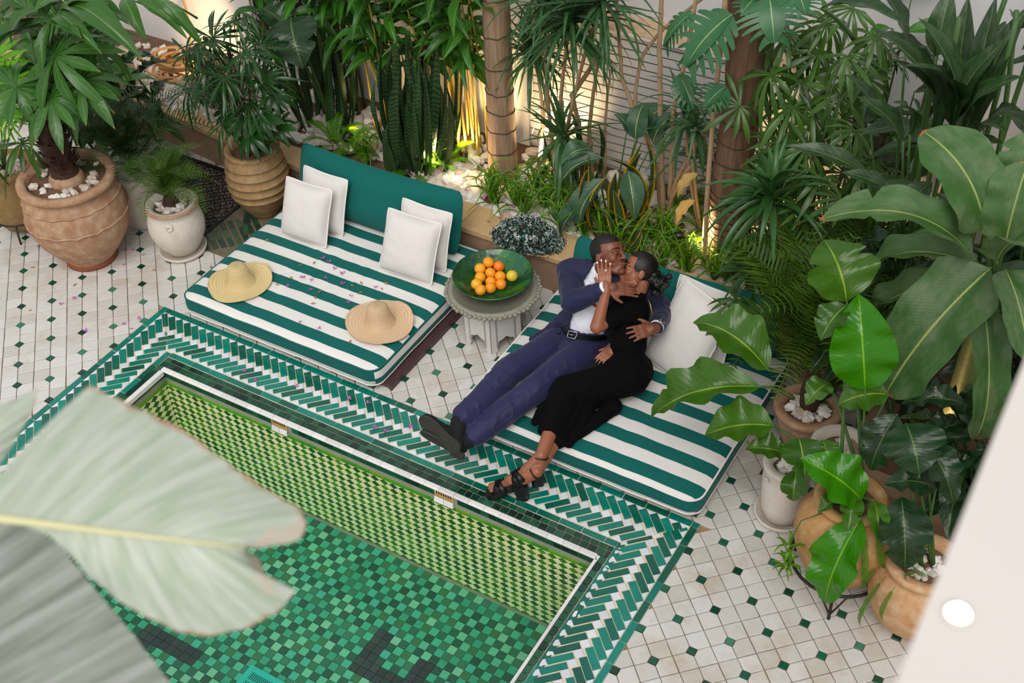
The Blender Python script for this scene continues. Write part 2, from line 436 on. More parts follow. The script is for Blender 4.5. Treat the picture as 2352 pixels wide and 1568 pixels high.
# pool walls: dark row, light green row, diamonds
def wall_tiles(O, ex, L, flip=False):
    "O: start point at z=0 of a basin wall, ex: unit vector along, outward normal is where the water is"
    nrm = Vector((0,0,1)).cross(Vector(ex+(0,))).normalized()*(-1 if not flip else 1)
    Mx = Matrix(((ex[0], 0, nrm.x, O[0]), (ex[1], 0, nrm.y, O[1]), (0, 1, nrm.z, 0), (0, 0, 0, 1)))
    return Mx
skim = [(1.285, 1.405), (2.47, 2.60)]
lists = {'dark': [], 'row': [], 'cream': [], 'green': []}
def add_wall(Mx, L, holes):
    t = 0.0
    while t < L-.01:
        w = min(.0515, L-t)
        if not any(a-.02 < t+w/2 < b+.02 for a, b in holes): lists['dark'].append((Mx, rects(t, t+w, -.074, -.030, .0015)))
        t += w
    t = 0.0
    while t < L-.01:
        w = min(.1, L-t); lists['row'].append((Mx, rects(t, t+w, -.136, -.112, .001))); t += w
    D = .0665; d = .0325; z0 = -.139; zb = PZ+.012
    i = 0
    rows = int((z0-zb)/(D/2*.70))+2
    for r in range(rows):
        z = z0-r*D/2*.70
        n = int(L/D)+2
        for k in range(n):
            x = k*D+(D/2 if r % 2 else 0)
            q = [(x-d, z), (x, z-d*.70), (x+d, z), (x, z+d*.70)]
            q = clip_to(q, [(0,1,zb),(0,-1,-z0),(1,0,.002),(-1,0,-(L-.002))])
            if len(q) > 2 and area(q) > 8e-5:
                lists['green' if (r + 0) % 2 == 1 else 'cream'].append((Mx, q))
Lx = BX1-BX0
add_wall(wall_tiles((BX0, BY1), (1.0, 0.0), Lx), Lx, [(a-BX0, b-BX0) for a, b in skim])
add_wall(wall_tiles((BX0, BY0), (0.0, 1.0), BY1-BY0), BY1-BY0, [])
def emit(name, items, mat, parent, zt=.004, b=.001, lim=300):
    its = []
    for Mx, q in items:
        n = len(q); cx = sum(p[0] for p in q)/n; cy = sum(p[1] for p in q)/n; c = Mx @ Vector((cx, cy, 0))
        if in_view(c.x, c.y, c.z, 1.02): its.append(((c-eye).length, Mx, q, cx, cy))
    its.sort(key=lambda a: a[0]); rest = MB()
    for n, (dd, Mx, q, cx, cy) in enumerate(its):
        if n < lim: ob(name, MB().prism([(p[0]-cx, p[1]-cy) for p in q], -.006, zt, b).mesh([mat]), parent, Mx @ T(cx, cy, 0))
        else: rest.prism(q, -.006, zt, b, M=Mx)
    if rest.v: stuff(ob('more_'+name+'s', rest.mesh([mat]), parent))
emit('waterline_tile', lists['dark'], m_cope, pool)
emit('light_green_tile', lists['row'], m_pg_top, pool, .008)
emit('cream_tile', lists['cream'], m_cream, pool)
emit('green_wall_tile', lists['green'], m_dgreen, pool)
black = set()
fl = {'l': [], 'd': [], 'b': []}
FP = .0535; Mi = T(0, 0, PZ)
nx = int((BX1-BX0)/FP)+1; ny = int((BY1-BY0)/FP)+1
for i in range(nx):
    for j in range(ny):
        x0 = BX0+i*FP; y1 = BY1-.02-j*FP; q = rects(x0, min(x0+FP, BX1), max(y1-FP, BY0), y1, .0012)
        if area(q) < 2e-4: continue
        cx, cy = x0+FP/2, y1-FP/2
        bl = (2.35 < cx < 2.46 and -1.28 < cy < -.98) or (2.35 < cx < 3.0 and -1.28 < cy < -1.17) or (2.66 < cx < 2.77 and -1.17 < cy < -1.0) or (1.10 < cx < 1.55 and -1.72 < cy < -1.60) or (1.1 < cx < 1.21 and -1.9 < cy < -1.6)
        fl['b' if bl else ('l' if (i+j) % 2 else 'd')].append((Mi, q))
emit('jade_tile', fl['l'], m_pf_light, pool, .004)
emit('dark_tile', fl['d'], m_pf_dark, pool, .004)
emit('black_tile', fl['b'], m_pf_black, pool, .004)
m_skim = plain('skimmer_beige', '#c79a5d', 0.6, .2, 20); m_hole = plain('dark_hole', '#1c1510', .9, 0, 5, 0)
for a, b in skim:
    f = MB().box(a, b, BY1-.004, BY1+.0, -.075, -.026)
    fo = ob('skimmer_face', f.mesh([m_skim]), pool, label='beige overflow grating let into the pool wall')
    for k in range(7):
        xx = a+.018+k*(b-a-.036)/6; ob('slot', MB().box(xx-.0035, xx+.0035, BY1-.0052, BY1-.0035, -.052, -.030).mesh([m_hole]), fo)
    for k in range(2):
        w = (b-a)/2; ob('sill_tile', MB().add([(a+k*w+.001, BY1-.006, -.076), (a+k*w+w-.001, BY1-.006, -.076), (a+k*w+w-.001, BY1-.019, -.108), (a+k*w+.001, BY1-.019, -.108)], [(0,3,2,1)]).box(a+k*w+.001, a+k*w+w-.001, BY1-.019, BY1, -.111, -.108).mesh([m_nosing]), fo)
# drain grate on the pool floor
m_drain = plain('teal_plastic', '#1fb3ad', .4, .05, 5, 0)
dg = thing('drain_grate', 'turquoise slotted drain grate lying on the pool floor', 'grate', (1.98, -1.66, PZ+.004))
fr = MB().box(-.14,.14,.085,.12,0,.012).box(-.14,.14,-.12,-.085,0,.012).box(-.14,-.105,-.085,.085,0,.012).box(.105,.14,-.085,.085,0,.012)
for y in (-.03, .03): fr.box(-.105,.105,y-.006,y+.006,0,.011)
ob('frame', fr.mesh([m_drain]), dg)
for k in range(16):
    x = -.1+k*.0133; ob('bar', MB().box(x-.003,x+.003,-.085,.085,.0,.0095).mesh([m_drain]), dg)
ob('backing', MB().box(-.105,.105,-.085,.085,0,.001).mesh([m_hole]), dg)
# water
t = NT('pool_water'); tr = t.N('ShaderNodeBsdfTransparent', i_0=(1,1,1,1)); gl = t.N('ShaderNodeBsdfGlossy'); gl.inputs['Roughness'].default_value = 0.03
fz = t.N('ShaderNodeFresnel'); fz.inputs['IOR'].default_value = 1.33; mx = t.N('ShaderNodeMixShader')
bf = t.N('ShaderNodeNewGeometry').outputs['Backfacing']; t.L(t.math('ADD', t.math('MULTIPLY', fz.outputs[0], t.math('SUBTRACT', 1.0, bf)), t.math('MULTIPLY', bf, .03)), mx.inputs[0]); t.L(tr.outputs[0], mx.inputs[1]); t.L(gl.outputs[0], mx.inputs[2]); t.L(mx.outputs[0], t.out.inputs['Surface'])
va = t.N('ShaderNodeVolumeAbsorption'); va.inputs['Color'].default_value = (0.2, 0.96, 0.5, 1); va.inputs['Density'].default_value = 0.25; t.L(va.outputs[0], t.out.inputs['Volume'])
bp = t.N('ShaderNodeBump'); bp.inputs['Strength'].default_value = .06; bp.inputs['Distance'].default_value = .02
t.L(t.noise(t.coord(), 7, 2), bp.inputs['Height']); t.L(bp.outputs[0], gl.inputs['Normal'])
struct(ob('pool_water', MB().box(BX0+.003, BX1-.003, BY0+.003, BY1-.003, PZ+.0005, WZ).mesh([t.m])))
# ------------------------------------------------------------------ walls, planter
m_plaster = plain('white_plaster', '#e4ded4', 0.85, 0.08, 2.5, 0.2, 14, 0.01)
m_plaster2 = plain('grey_white_plaster', '#d9d8d8', 0.85, 0.05, 3, 0.15, 20, 0.006)
m_ochre = plain('ochre_tadelakt', '#c6a577', 0.6, 0.30, 4.5, 0.15, 24, 0.004)
m_terr_face = plain('brown_tadelakt', '#9a7c64', 0.65, 0.35, 7, 0.2, 30, 0.004)
m_slat = plain('slat_white', '#d8d6d3', 0.7, 0.05, 5, 0.1, 40)
m_gap = plain('slat_gap', '#2b2521', 0.9, 0.1, 5, 0)
m_ledge = plain('broken_plaster', '#c9a98a', 0.9, 0.3, 18, 0.6, 40, 0.01)
WYB = 2.42
wb = struct(ob('wall_back', MB().box(-5.5, 1.42, WYB, WYB+.2, 0, 3.2).box(3.35, 8, WYB, WYB+.2, 0, 3.2).box(1.42, 3.35, WYB+.03, WYB+.2, 0, 1.36).box(1.42, 3.35, WYB+.16, WYB+.36, 1.36, 3.2).mesh([m_plaster2])))
ob('backing', MB().box(1.42, 3.35, WYB+.02, WYB+.03, .3, 1.36).mesh([m_gap]), wb)
for k in range(17):
    z = .30+k*.0626
    ob('slat', MB().box(1.425, 3.345, WYB+.012, WYB+.0205, z+.005, z+.0570).mesh([m_slat]), wb)
lg = MB()
pts = [(1.42+.06*i, WYB-.012+R.uniform(-.006,.004)) for i in range(33)]
lv = [(x, y, 1.365+R.uniform(-.008,.01)) for x, y in pts]+[(x, WYB+.165, 1.40+R.uniform(-.006,.006)) for x, y in pts]+[(x, y+.006, 1.335) for x, y in pts]
n = len(pts); lg.add(lv, [(i, i+1, n+i+1, n+i) for i in range(n-1)]+[(2*n+i, 2*n+i+1, i+1, i) for i in range(n-1)])
ob('ledge', lg.mesh([m_ledge]), wb, label='ledge of broken peach plaster above the slats')
ob('ledge_cap', MB().box(1.42, 3.35, WYB-.016, WYB+.004, 1.345, 1.362).mesh([plain('chipped_white', '#e8e6e2', .8, .15, 30, .4, 50)]), wb)
struct(ob('wall_left', MB().box(-5.5, -5.3, -4, 2.45, 0, 3.2).mesh([m_plaster])))
struct(ob('wall_right', MB().box(7.8, 8, -4, 2.45, 0, 3.2).mesh([m_plaster])))
# window with a white wrought-iron grille
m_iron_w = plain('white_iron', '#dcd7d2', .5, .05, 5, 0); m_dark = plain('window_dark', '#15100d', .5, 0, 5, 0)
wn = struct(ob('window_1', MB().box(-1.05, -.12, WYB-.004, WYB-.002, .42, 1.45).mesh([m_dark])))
ob('frame', MB().box(-1.10,-1.05,WYB-.03,WYB,.38,1.5).box(-.12,-.07,WYB-.03,WYB,.38,1.5).box(-1.05,-.12,WYB-.03,WYB,.38,.42).box(-1.05,-.12,WYB-.03,WYB,1.45,1.5).mesh([m_plaster]), wn)
for k in range(7): x = -1.0+k*.14; ob('bar', MB().tube([(x, WYB-.045, .40), (x, WYB-.045, 1.47)], .006, 6).mesh([m_iron_w], True), wn)
for z in (.56, .80, 1.04, 1.28):
    ob('rail', MB().tube([(-1.06, WYB-.045, z), (-.11, WYB-.045, z)], .006, 6).mesh([m_iron_w], True), wn)
    for k in range(12):
        cx = -1.0+.035+k*.07; s = 1 if k % 2 else -1
        pts = [(cx+s*.026*(1-a/11*.75)*math.cos(a*.75), WYB-.045, z-.035+.026*(1-a/11*.75)*math.sin(a*.75)) for a in range(12)]
        ob('scroll', MB().tube(pts, .0045, 5).mesh([m_iron_w], True), wn)

PLZ = 0.30
pl = struct(ob('planter', None))
def wall_run(pts, y_in, z0, z1, mat, th=.12):
    b = MB(); n = len(pts)
    v = [(x, y, z0) for x, y in pts]+[(x, y, z1) for x, y in pts]+[(x+(0 if y_in else 0), y+th, z0) for x, y in pts]+[(x, y+th, z1) for x, y in pts]
    return b.add(v, [(i, i+1, n+i+1, n+i) for i in range(n-1)]+[(2*n+i+1, 2*n+i, 3*n+i, 3*n+i+1) for i in range(n-1)]+[(n+i, n+i+1, 3*n+i+1, 3*n+i) for i in range(n-1)])
pf = [p for p in PLF[:-2]]+[(4.45, 1.33)]
ob('face', wall_run(pf, True, -.01, .262, m_terr_face).mesh([m_terr_face]), pl)
cop = []
xs = [-5.5, -2.5, -1.3, -.7, .1, .8, 1.5, 2.2, 2.9, 3.6, 4.45]
for a, b in zip(xs, xs[1:]):
    q = [(a+.002, planter_front(a)-.022), (b-.002, planter_front(b)-.022), (b-.002, max(1.6, planter_front(b)+.12)), (a+.002, max(1.6, planter_front(a)+.12))]
    cx = (a+b)/2; cy = 1.5
    ob('coping_slab', MB().prism([(p[0]-cx, p[1]-cy) for p in q], -.04, 0, .006, bottom=True).mesh([m_ochre]), pl, T(cx, cy, PLZ+R.uniform(-.002,.002)))
ob('side_wall', MB().box(4.45, 4.6, .42, 1.6, 0, .28).box(4.6, 8, .42, .56, 0, .28).mesh([m_terr_face]), pl)
ob('end_post', MB().box(-1.92, -1.74, 1.52, 1.72, 0, .62).mesh([plain('post_plaster', '#cbb39b', .85, .2, 6, .3, 20)]), pl, label='plastered stub pillar rising from the planter wall')
m_soil = plain('soil', '#6b4f3c', .95, .4, 12, .8, 40, .02)
ob('soil', MB().add([(-5.4,1.62,.255),(4.6,1.55,.255),(4.6,2.44,.275),(-5.4,2.44,.275),(4.6,.5,.25),(7.8,.5,.25),(7.8,2.44,.27)], [(0,1,2,3),(1,4,5,6,2)]).mesh([m_soil]), pl)

# white stones on the bed -------------------------------------------------------
m_stone = glaze('white_stone', ['#d8d2ca','#cfc6ba','#e2ddd6','#c4b8aa','#d9cfc4','#e6e2dc','#bfae9d','#d2c4b6'], .75, .5, .12)
def rock(seed, s=1.0):
    r = random.Random(seed); bm = bmesh.new(); bmesh.ops.create_icosphere(bm, subdivisions=1, radius=1)
    for v in bm.verts:
        v.co *= 1+r.uniform(-.28,.22)
        v.co.x *= 1.25; v.co.z *= .72
    me = bpy.data.meshes.new('m'); bm.to_mesh(me); bm.free(); me.materials.append(m_stone); return me
rocks = [rock(i) for i in range(8)]
bed = struct(ob('gravel_bed', None)); bed.location = (0, 0, 0)
spots = []
for i in range(2600):
    x = R.uniform(-2.3, 4.4); y = 1.6+abs(R.gauss(0, .34)); 
    if y > 2.38 or noise.noise((x*1.1, y*2.2, 3)) < -.28: continue
    if not in_view(x, y, .3): continue
    spots.append((x, y))
spots += [(R.uniform(.95,1.75), R.uniform(1.63,2.15)) for _ in range(90)]
spots.sort(key=lambda p: (p[0]-eye.x)**2+(p[1]-eye.y)**2)
zone = lambda x, y: (0.2 < x < 1.6 and y < 2.1) or (2.0 < x < 3.3 and y < 1.95)
front = [p for p in spots if zone(*p)][:280]; fs = set(front)
rb = MB()
for x, y in spots:
    s = R.uniform(.016, .036) if R.random() < .62 else R.uniform(.034, .056)
    mm = T(x, y, .268+s*.45) @ Euler((R.uniform(-.5,.5), R.uniform(-.5,.5), R.uniform(0, 6.28))).to_matrix().to_4x4() @ SC(s, s, s)
    if (x, y) in fs: ob('stone', R.choice(rocks), bed, mm)
    else:
        me = R.choice(rocks); rb.add([mm @ v.co for v in me.vertices], [tuple(p.vertices) for p in me.polygons])
stuff(ob('more_stones', rb.mesh([m_stone]), bed))

# ------------------------------------------------------------------ fabrics
def fabric(t, scale=900, st=.08):
    c = t.coord('Generated'); w = t.N('ShaderNodeTexWave'); w.inputs['Scale'].default_value = 1
    t.bump(t.noise(t.coord(), 14, 4), .22, .012)
    t.set(Roughness=.85); t.p.inputs['Sheen Weight'].default_value = .08; t.p.inputs['Specular IOR Level'].default_value = .25
GREEN, CREAM = '#015f59', '#e2deda'
def stripes(name, axis='Y', off=.04, period=.163, duty=.5, g=GREEN, w=CREAM):
    t = NT(name); s = t.N('ShaderNodeSeparateXYZ'); t.L(t.coord(), s.inputs[0])
    wob = t.math('MULTIPLY', t.math('SUBTRACT', t.noise(t.coord(), 2.2, 2), .5), .012)
    v = t.math('ADD', s.outputs[axis], wob)
    f = t.math('FRACT', t.math('DIVIDE', t.math('SUBTRACT', v, off-10*period), period))
    m = t.math('LESS_THAN', f, duty)
    n = t.noise(t.coord(), 30, 3)
    a = t.mix(n, tuple(x*.86 for x in lin(g)[:3])+(1,), tuple(x*1.1 for x in lin(g)[:3])+(1,)); b = t.mix(n, tuple(x*.95 for x in lin(w)[:3])+(1,), lin(w))
    t.base(t.mix(m, b, a)); fabric(t); return t.m
def sidebands(name, zcuts_front, zcuts_side, g=GREEN, w=CREAM):
    "mattress boxing: bands by height, one set on the front and one on the sides"
    t = NT(name); s = t.N('ShaderNodeSeparateXYZ'); t.L(t.coord(), s.inputs[0])
    nn = t.N('ShaderNodeSeparateXYZ'); t.L(t.coord('Normal'), nn.inputs[0])
    wob = t.math('ADD', s.outputs['Z'], t.math('MULTIPLY', t.math('SUBTRACT', t.noise(t.coord(), 2.5, 2), .5), .012))
    def band(cuts):
        r = t.ramp(t.math('DIVIDE', wob, .25), [(z/.25, c) for z, c in cuts], 'CONSTANT'); return r.outputs[0]
    fr = t.math('GREATER_THAN', t.math('ABSOLUTE', nn.outputs['Y']), t.math('ABSOLUTE', nn.outputs['X']))
    c = t.mix(fr, band(zcuts_side), band(zcuts_front)); n = t.math('MULTIPLY_ADD', t.noise(t.coord(), 40, 3), .25, .86)
    h = t.N('ShaderNodeHueSaturation'); t.L(c, h.inputs['Color']); t.L(n, h.inputs['Value']); t.base(h.outputs[0]); fabric(t); return t.m
m_teal = plain('teal_canvas', GREEN, .85, .1, 30, .25, 16, .01, .25, .08)
m_cushion = plain('cream_linen', '#dad5d1', .9, .03, 20, .3, 11, .012, .2, .08)
m_pipe_w = plain('cream_piping', '#e9e5e0', .85, .03, 30, 0)
m_pipe_g = plain('teal_piping', '#045f58', .85, .05, 30, 0)
m_wood = plain('plum_brown_wood', '#4a3434', .45, .25, 8, .15, 60)

def rrect(x0, x1, y0, y1, r, n=8):
    pts = []
    for cx, cy, a0 in ((x1-r, y0+r, -90), (x1-r, y1-r, 0), (x0+r, y1-r, 90), (x0+r, y0+r, 180)):
        for k in range(n+1):
            a = math.radians(a0+90*k/n); pts.append((cx+r*math.cos(a), cy+r*math.sin(a)))
    out = []
    for i, p in enumerate(pts):
        q = pts[(i+1) % len(pts)]; d = math.dist(p, q); out.append(p)
        k = int(d/.09)
        for j in range(1, k): out.append((p[0]+(q[0]-p[0])*j/k, p[1]+(q[1]-p[1])*j/k))
    return out
def daybed(label_m, label_p, x0, x1, y0, y1, zb, zt, m_top, m_side, pipe, plat):
    ox, oy = x0, y0
    t = thing('daybed_mattress', label_m, 'mattress', (ox, oy, 0), 0, 'striped daybed mattresses')
    o = rrect(0, x1-x0, 0, y1-y0, .085); n = len(o); cx, cy = (x1-x0)/2, (y1-y0)/2
    def ring(d, z, bul=0):
        out = []
        for (x, y) in o:
            k = 1-d/min(cx, cy) if d else 1
            vx, vy = x-cx, y-cy
            # move in by d keeping the rounded-rectangle outline
            fx = (cx-d)/cx; fy = (cy-d)/cy
            zz = z+.007*noise.noise((x*5+x0, y*5, z*9)) + .004*noise.noise((x*14+x0, y*14, 2))
            bb = 1+bul
            out.append((cx+vx*fx*bb, cy+vy*fy*bb, zz))
        return out
    def skin(rings, closed_top):
        b = MB(); v = [p for r in rings for p in r]; f = []
        for i in range(len(rings)-1):
            for k in range(n): j = (k+1) % n; f.append((i*n+k, i*n+j, (i+1)*n+j, (i+1)*n+k))
        if closed_top: f.append(tuple(range((len(rings)-1)*n, len(rings)*n)))
        return b.add(v, f)
    seam = ring(.0, zt-.012); low = ring(.004, zb+.018)
    ob('top_panel', skin([ring(.0, zt-.012), ring(.012, zt-.002), ring(.04, zt+.008), ring(.10, zt+.014), ring(.22, zt+.017), ring(.40, zt+.018), ring(min(cx,cy)*.93, zt+.016)], True).mesh([m_top], True), t)
    h = zt-zb
    ob('side_panel', skin([ring(.03, zb), ring(.004, zb+.018), ring(.0, zb+h*.35, .006), ring(.0, zb+h*.6, .007), ring(.0, zt-.012)], False).mesh([m_side], True), t)
    ob('piping', MB().loop(seam, .006).mesh([pipe], True), t, label='piping along the upper seam')
    ob('piping', MB().loop(low, .005).mesh([m_pipe_w], True), t, label='piping along the lower seam')
    if plat:
        px0, px1, py0, py1 = plat
        p = thing('daybed_platform', label_p, 'platform', (px0, py0, 0), 0, 'low platforms under the daybeds')
        b = MB().box(0, px1-px0, 0, py1-py0, .012, zb-.001); ob('deck', b.mesh([m_wood]), p)
        ob('edge_board', MB().box(px1-px0-.02, px1-px0+.001, -.001, py1-py0, .0, zb-.004).mesh([m_wood]), p)
        for fx, fy in ((.05,.05),(px1-px0-.1,.05),(.05,py1-py0-.1),(px1-px0-.1,py1-py0-.1)): ob('foot', MB().box(fx, fx+.05, fy, fy+.05, 0, .012).mesh([m_wood]), p)
    return t
side1 = sidebands('boxing_left', [(0, CREAM), (.094, GREEN), (.2, GREEN)], [(0, CREAM), (.062, GREEN), (.112, CREAM), (.163, GREEN)])
side2 = sidebands('boxing_right', [(0, CREAM), (.085, GREEN), (.2, GREEN)], [(0, CREAM), (.07, GREEN), (.2, GREEN)])
st1 = stripes('stripes_left', 'Y', .06, .163); st2 = stripes('stripes_right', 'Y', .03, .172)
daybed('striped green and white daybed mattress carrying two straw hats', 'low plum-brown wooden platform under the mattress with the straw hats', .205, 1.765, -.02, 1.30, .042, .19, st1, side1, m_pipe_g, (.28, 1.815, .06, 1.28))
daybed('striped green and white daybed mattress with the couple lying on it', 'low plum-brown wooden platform under the mattress with the couple', 2.355, 3.885, -.028, 1.30, .042, .19, st2, side2, m_pipe_w, (2.42, 3.86, .03, 1.28))

def cushion(name, label, cat, W, H, Tk, Mw, mat, pipe, seed=0, pull=.06, group=None, nx=22, ny=18, sag=0.0):
    "a stuffed cushion standing in its own XZ plane, bottom edge on local z=0, front face towards -y"
    root = thing(name, label, cat, (0,0,0), 0, group); root.matrix_basis = Mw
    def outline(u, v):
        x = u*W/2*(1-pull*(1-v*v)*abs(u)**3); z = v*H/2*(1-pull*1.1*(1-u*u)*abs(v)**3)
        q = 1-.05*abs(u*v)**5; return x*q, z*q
    b = MB(); v = []; f = []
    for side in (-1, 1):
        for j in range(ny+1):
            for i in range(nx+1):
                u, w = 2*i/nx-1, 2*j/ny-1; x, z = outline(u, w)
                th = max(0, (1-abs(u)**2.6))**.55*max(0, (1-abs(w)**2.6))**.55*Tk/2
                edge = min(1, 3*min(1-abs(u), 1-abs(w)))
                th *= 1+.10*noise.noise((u*2+seed, w*2, side*3+seed))
                th += edge*(.004*noise.noise((u*7+seed, w*7, side*5)) + .003*noise.noise((u*4+seed, w*13, 7)))*(1 if Tk > .05 else .4)
                zz = z+H/2 + sag*(u*u-1)*(w+1)*.5
                v.append((x, side*th, zz))
    n1 = (nx+1)*(ny+1)
    for s in range(2):
        for j in range(ny):
            for i in range(nx):
                a = s*n1+j*(nx+1)+i; q = (a, a+1, a+nx+2, a+nx+1); f.append(q if s == 0 else q[::-1])
    b.add(v, f); ob('cover', b.mesh([mat], True), root)
    pts = []
    ring = [(i, 0) for i in range(nx)]+[(nx, j) for j in range(ny)]+[(nx-i, ny) for i in range(nx)]+[(0, ny-j) for j in range(ny)]
    for i, j in ring:
        u, w = 2*i/nx-1, 2*j/ny-1; x, z = outline(u, w); pts.append((x*1.004, 0, z+H/2+sag*(u*u-1)*(w+1)*.5))
    if pipe: ob('piping', MB().loop(pts, .0045).mesh([pipe], True), root)
    return root
def stand(x, y, z, yaw, tilt, lean=0): return T(x, y, z) @ RZ(yaw) @ RX(-tilt) @ RY(lean)
cushion('backrest_cushion', 'long teal bolster backrest leaning on the planter behind the straw hat daybed', 'cushion', 1.32, .46, .20, stand(.955, 1.14, .212, .0, math.radians(17)), m_teal, m_pipe_g, 3, .0, 'teal backrest cushions', 34, 16, .03)
cushion('backrest_cushion', 'long teal bolster backrest behind the couple', 'cushion', 1.36, .42, .20, stand(3.13, 1.15, .212, -.0, math.radians(17)), m_teal, m_pipe_g, 5, .0, 'teal backrest cushions', 34, 16, .05)
g = 'cream scatter cushions'
cushion('scatter_cushion', 'cream piped cushion in front of its twin near the ribbed urn', 'cushion', .39, .42, .17, stand(.59, .80, .205, .03, math.radians(24)), m_cushion, m_pipe_w, 11, .07, g)
cushion('scatter_cushion', 'cream piped cushion half hidden behind its twin near the ribbed urn', 'cushion', .39, .42, .13, stand(.615, .965, .205, -.03, math.radians(20)), m_cushion, m_pipe_w, 13, .07, g)
cushion('scatter_cushion', 'cream piped cushion in front of its twin beside the orange bowl', 'cushion', .42, .43, .17, stand(1.425, .80, .205, .03, math.radians(27)), m_cushion, m_pipe_w, 17, .07, g)
cushion('scatter_cushion', 'cream piped cushion half hidden behind its twin beside the orange bowl', 'cushion', .40, .42, .13, stand(1.44, .965, .205, .0, math.radians(20)), m_cushion, m_pipe_w, 19, .07, g)
cushion('scatter_cushion', 'large cream cushion propped behind the back of the woman in black', 'cushion', .40, .56, .15, stand(3.31, .765, .205, -.22, math.radians(33), .12), m_cushion, m_pipe_w, 23, .06, g)
cushion('scatter_cushion', 'cream cushion tucked behind another cushion beside the woman in black', 'cushion', .42, .48, .14, stand(3.38, .97, .205, -.10, math.radians(22)), m_cushion, m_pipe_w, 29, .06, g)

# ------------------------------------------------------------------ side table, bowl, fruit
TX, TY, TZ = 2.10, .815, .375
m_tw = plain('white_painted_wood', '#d5cfcb', .6, .06, 12, .15, 30)
m_tt = plain('grey_carved_top', '#8f8b7c', .7, .2, 16, .4, 60, .006)
tb = thing('side_table', 'round grey carved-edge side table on a white arched base between the daybeds', 'table', (TX, TY, 0))
ob('tabletop', MB().lathe([(0.001, TZ-.03), (.27, TZ-.03), (.285, TZ-.022), (.285, TZ-.004), (.262, TZ+.004), (.250, TZ+.004), (.246, TZ-.004), (.001, TZ-.004)], 56).mesh([m_tt], True), tb)
for k in range(58):
    a = 2*PI*k/58; r = .287+.004*(k % 3)
    ob('carved_knob', MB().ball((0,0,0), .0165, 8, sc=(.9,1.05,.8)).mesh([m_tt], True), tb, T(r*math.cos(a), r*math.sin(a), TZ-.008) @ RZ(a))
def arch_panel(w, h, th):
    "a Moorish side panel: half feet at both ends and a cusped arch between"
    half = [(0, .118), (.012, .108), (.022, .098), (.034, .094), (.043, .080), (.041, .064), (.050, .052), (.046, .036), (.044, .018), (.052, .004), (.060, 0.0), (.075, 0.0)]
    k = (w/2)/.075
    left = [(-min(x*k, w/2), z) for x, z in half]; right = [(min(x*k, w/2), z) for x, z in half]
    return right, left[::-1], w, h
hexr = .205
for k in range(6):
    a = k*PI/3+.42; w = hexr*.99; hgt = TZ-.032
    right, left, w, hgt = arch_panel(w, hgt, .016)
    b = MB(); th = .016
    for s, sd in ((1, right), (-1, left)):
        pts = sd if s == 1 else sd[::-1]
        # quads from the arch profile up to the panel top
        v = []
        for x, z in pts: v += [(x, -th/2, z), (x, th/2, z), (x, -th/2, hgt), (x, th/2, hgt)]
        f = []
        for i in range(len(pts)-1):
            p, q = 4*i, 4*(i+1)
            f += [(p, q, q+2, p+2), (q+1, p+1, p+3, q+3), (p, p+1, q+1, q)] 
        b.add(v, f)
    ob('arched_panel', b.mesh([m_tw]), tb, T((hexr*.866-.004)*math.cos(a), (hexr*.866-.004)*math.sin(a), 0) @ RZ(a+PI/2))
# bowl
t = NT('emerald_glaze'); c = t.coord(); n1 = t.noise(c, 5, 5, .65); n2 = t.noise(c, 28, 3)
col = t.ramp(n1, [(.25, '#02170c'), (.38, '#0a4a14'), (.48, '#06391f'), (.56, '#1d6a1c'), (.64, '#07503a'), (.78, '#2a8a74')]).outputs[0]
t.base(t.mix(t.ramp(n2, [(0, '#000000'), (.67, '#000000'), (.72, '#ffffff')]).outputs[0], col, '#0b2f1e')); t.set(Roughness=.16); t.bump(t.noise(c, 34, 4), .6, .014); t.p.inputs['Coat Weight'].default_value = .5; t.p.inputs['Coat Roughness'].default_value = .08
m_bowl = t.m
bw = thing('fruit_bowl', 'wide emerald glazed bowl holding the oranges on the carved table', 'bowl', (TX-.005, TY+.015, TZ-.004))
bin_ = [(.001,.022),(.07,.024),(.13,.036),(.18,.056),(.222,.082),(.243,.100)]
ob('bowl', MB().lathe([(.001,0),(.09,0),(.10,.006),(.17,.038),(.23,.074),(.25,.094),(.2515,.101),(.247,.104)]+[(r, z) for r, z in reversed(bin_)], 64, wob=.012, seed=2).mesh([m_bowl], True), bw)
t = NT('orange_peel'); c = t.coord(); r = t.N('ShaderNodeObjectInfo').outputs['Color']
t.base(t.mix(t.math('MULTIPLY', t.noise(c, 18, 3), .35), r, '#f5a93a')); t.set(Roughness=.38); v = t.N('ShaderNodeTexVoronoi'); t.L(c, v.inputs[0]); v.inputs['Scale'].default_value = 260; t.bump(v.outputs[0], .15, .002)
m_or = t.m; m_stem = plain('stem_scar', '#8a7a35', .8, .2, 30, 0)
def bowl_z(r):
    for (a, za), (b, zb) in zip(bin_, bin_[1:]):
        if a <= r <= b: return za+(zb-za)*(r-a)/(b-a)
    return bin_[-1][1]
fruit = [(1.983,.867,'#f6a41c','orange on the rim side of the pile towards the cushions'),(2.000,.932,'#f79a12','orange at the far end of the pile, beside the reddest one'),(2.068,.942,'#f4720c','reddest orange of the bowl'),
 (2.050,.870,'#f59c1c','orange in the middle of the pile'),(2.122,.870,'#f79a10','orange touching the yellow-green fruit'),(2.192,.898,'#d8c433','yellow-green fruit lying apart at the edge of the pile'),
 (2.020,.800,'#f8a21a','orange in the second row from the near edge of the bowl'),(2.096,.800,'#f99a14','orange enclosed by others near the front of the pile'),(2.166,.806,'#f78c0e','orange at the woman side front of the pile'),
 (2.130,.745,'#f7920e','deep orange fruit at the front between two paler ones'),(2.040,.727,'#f0b428','palest yellow orange at the near end of the pile'),(2.098,.682,'#f4a01c','nearest orange of the pile')]
placed = []
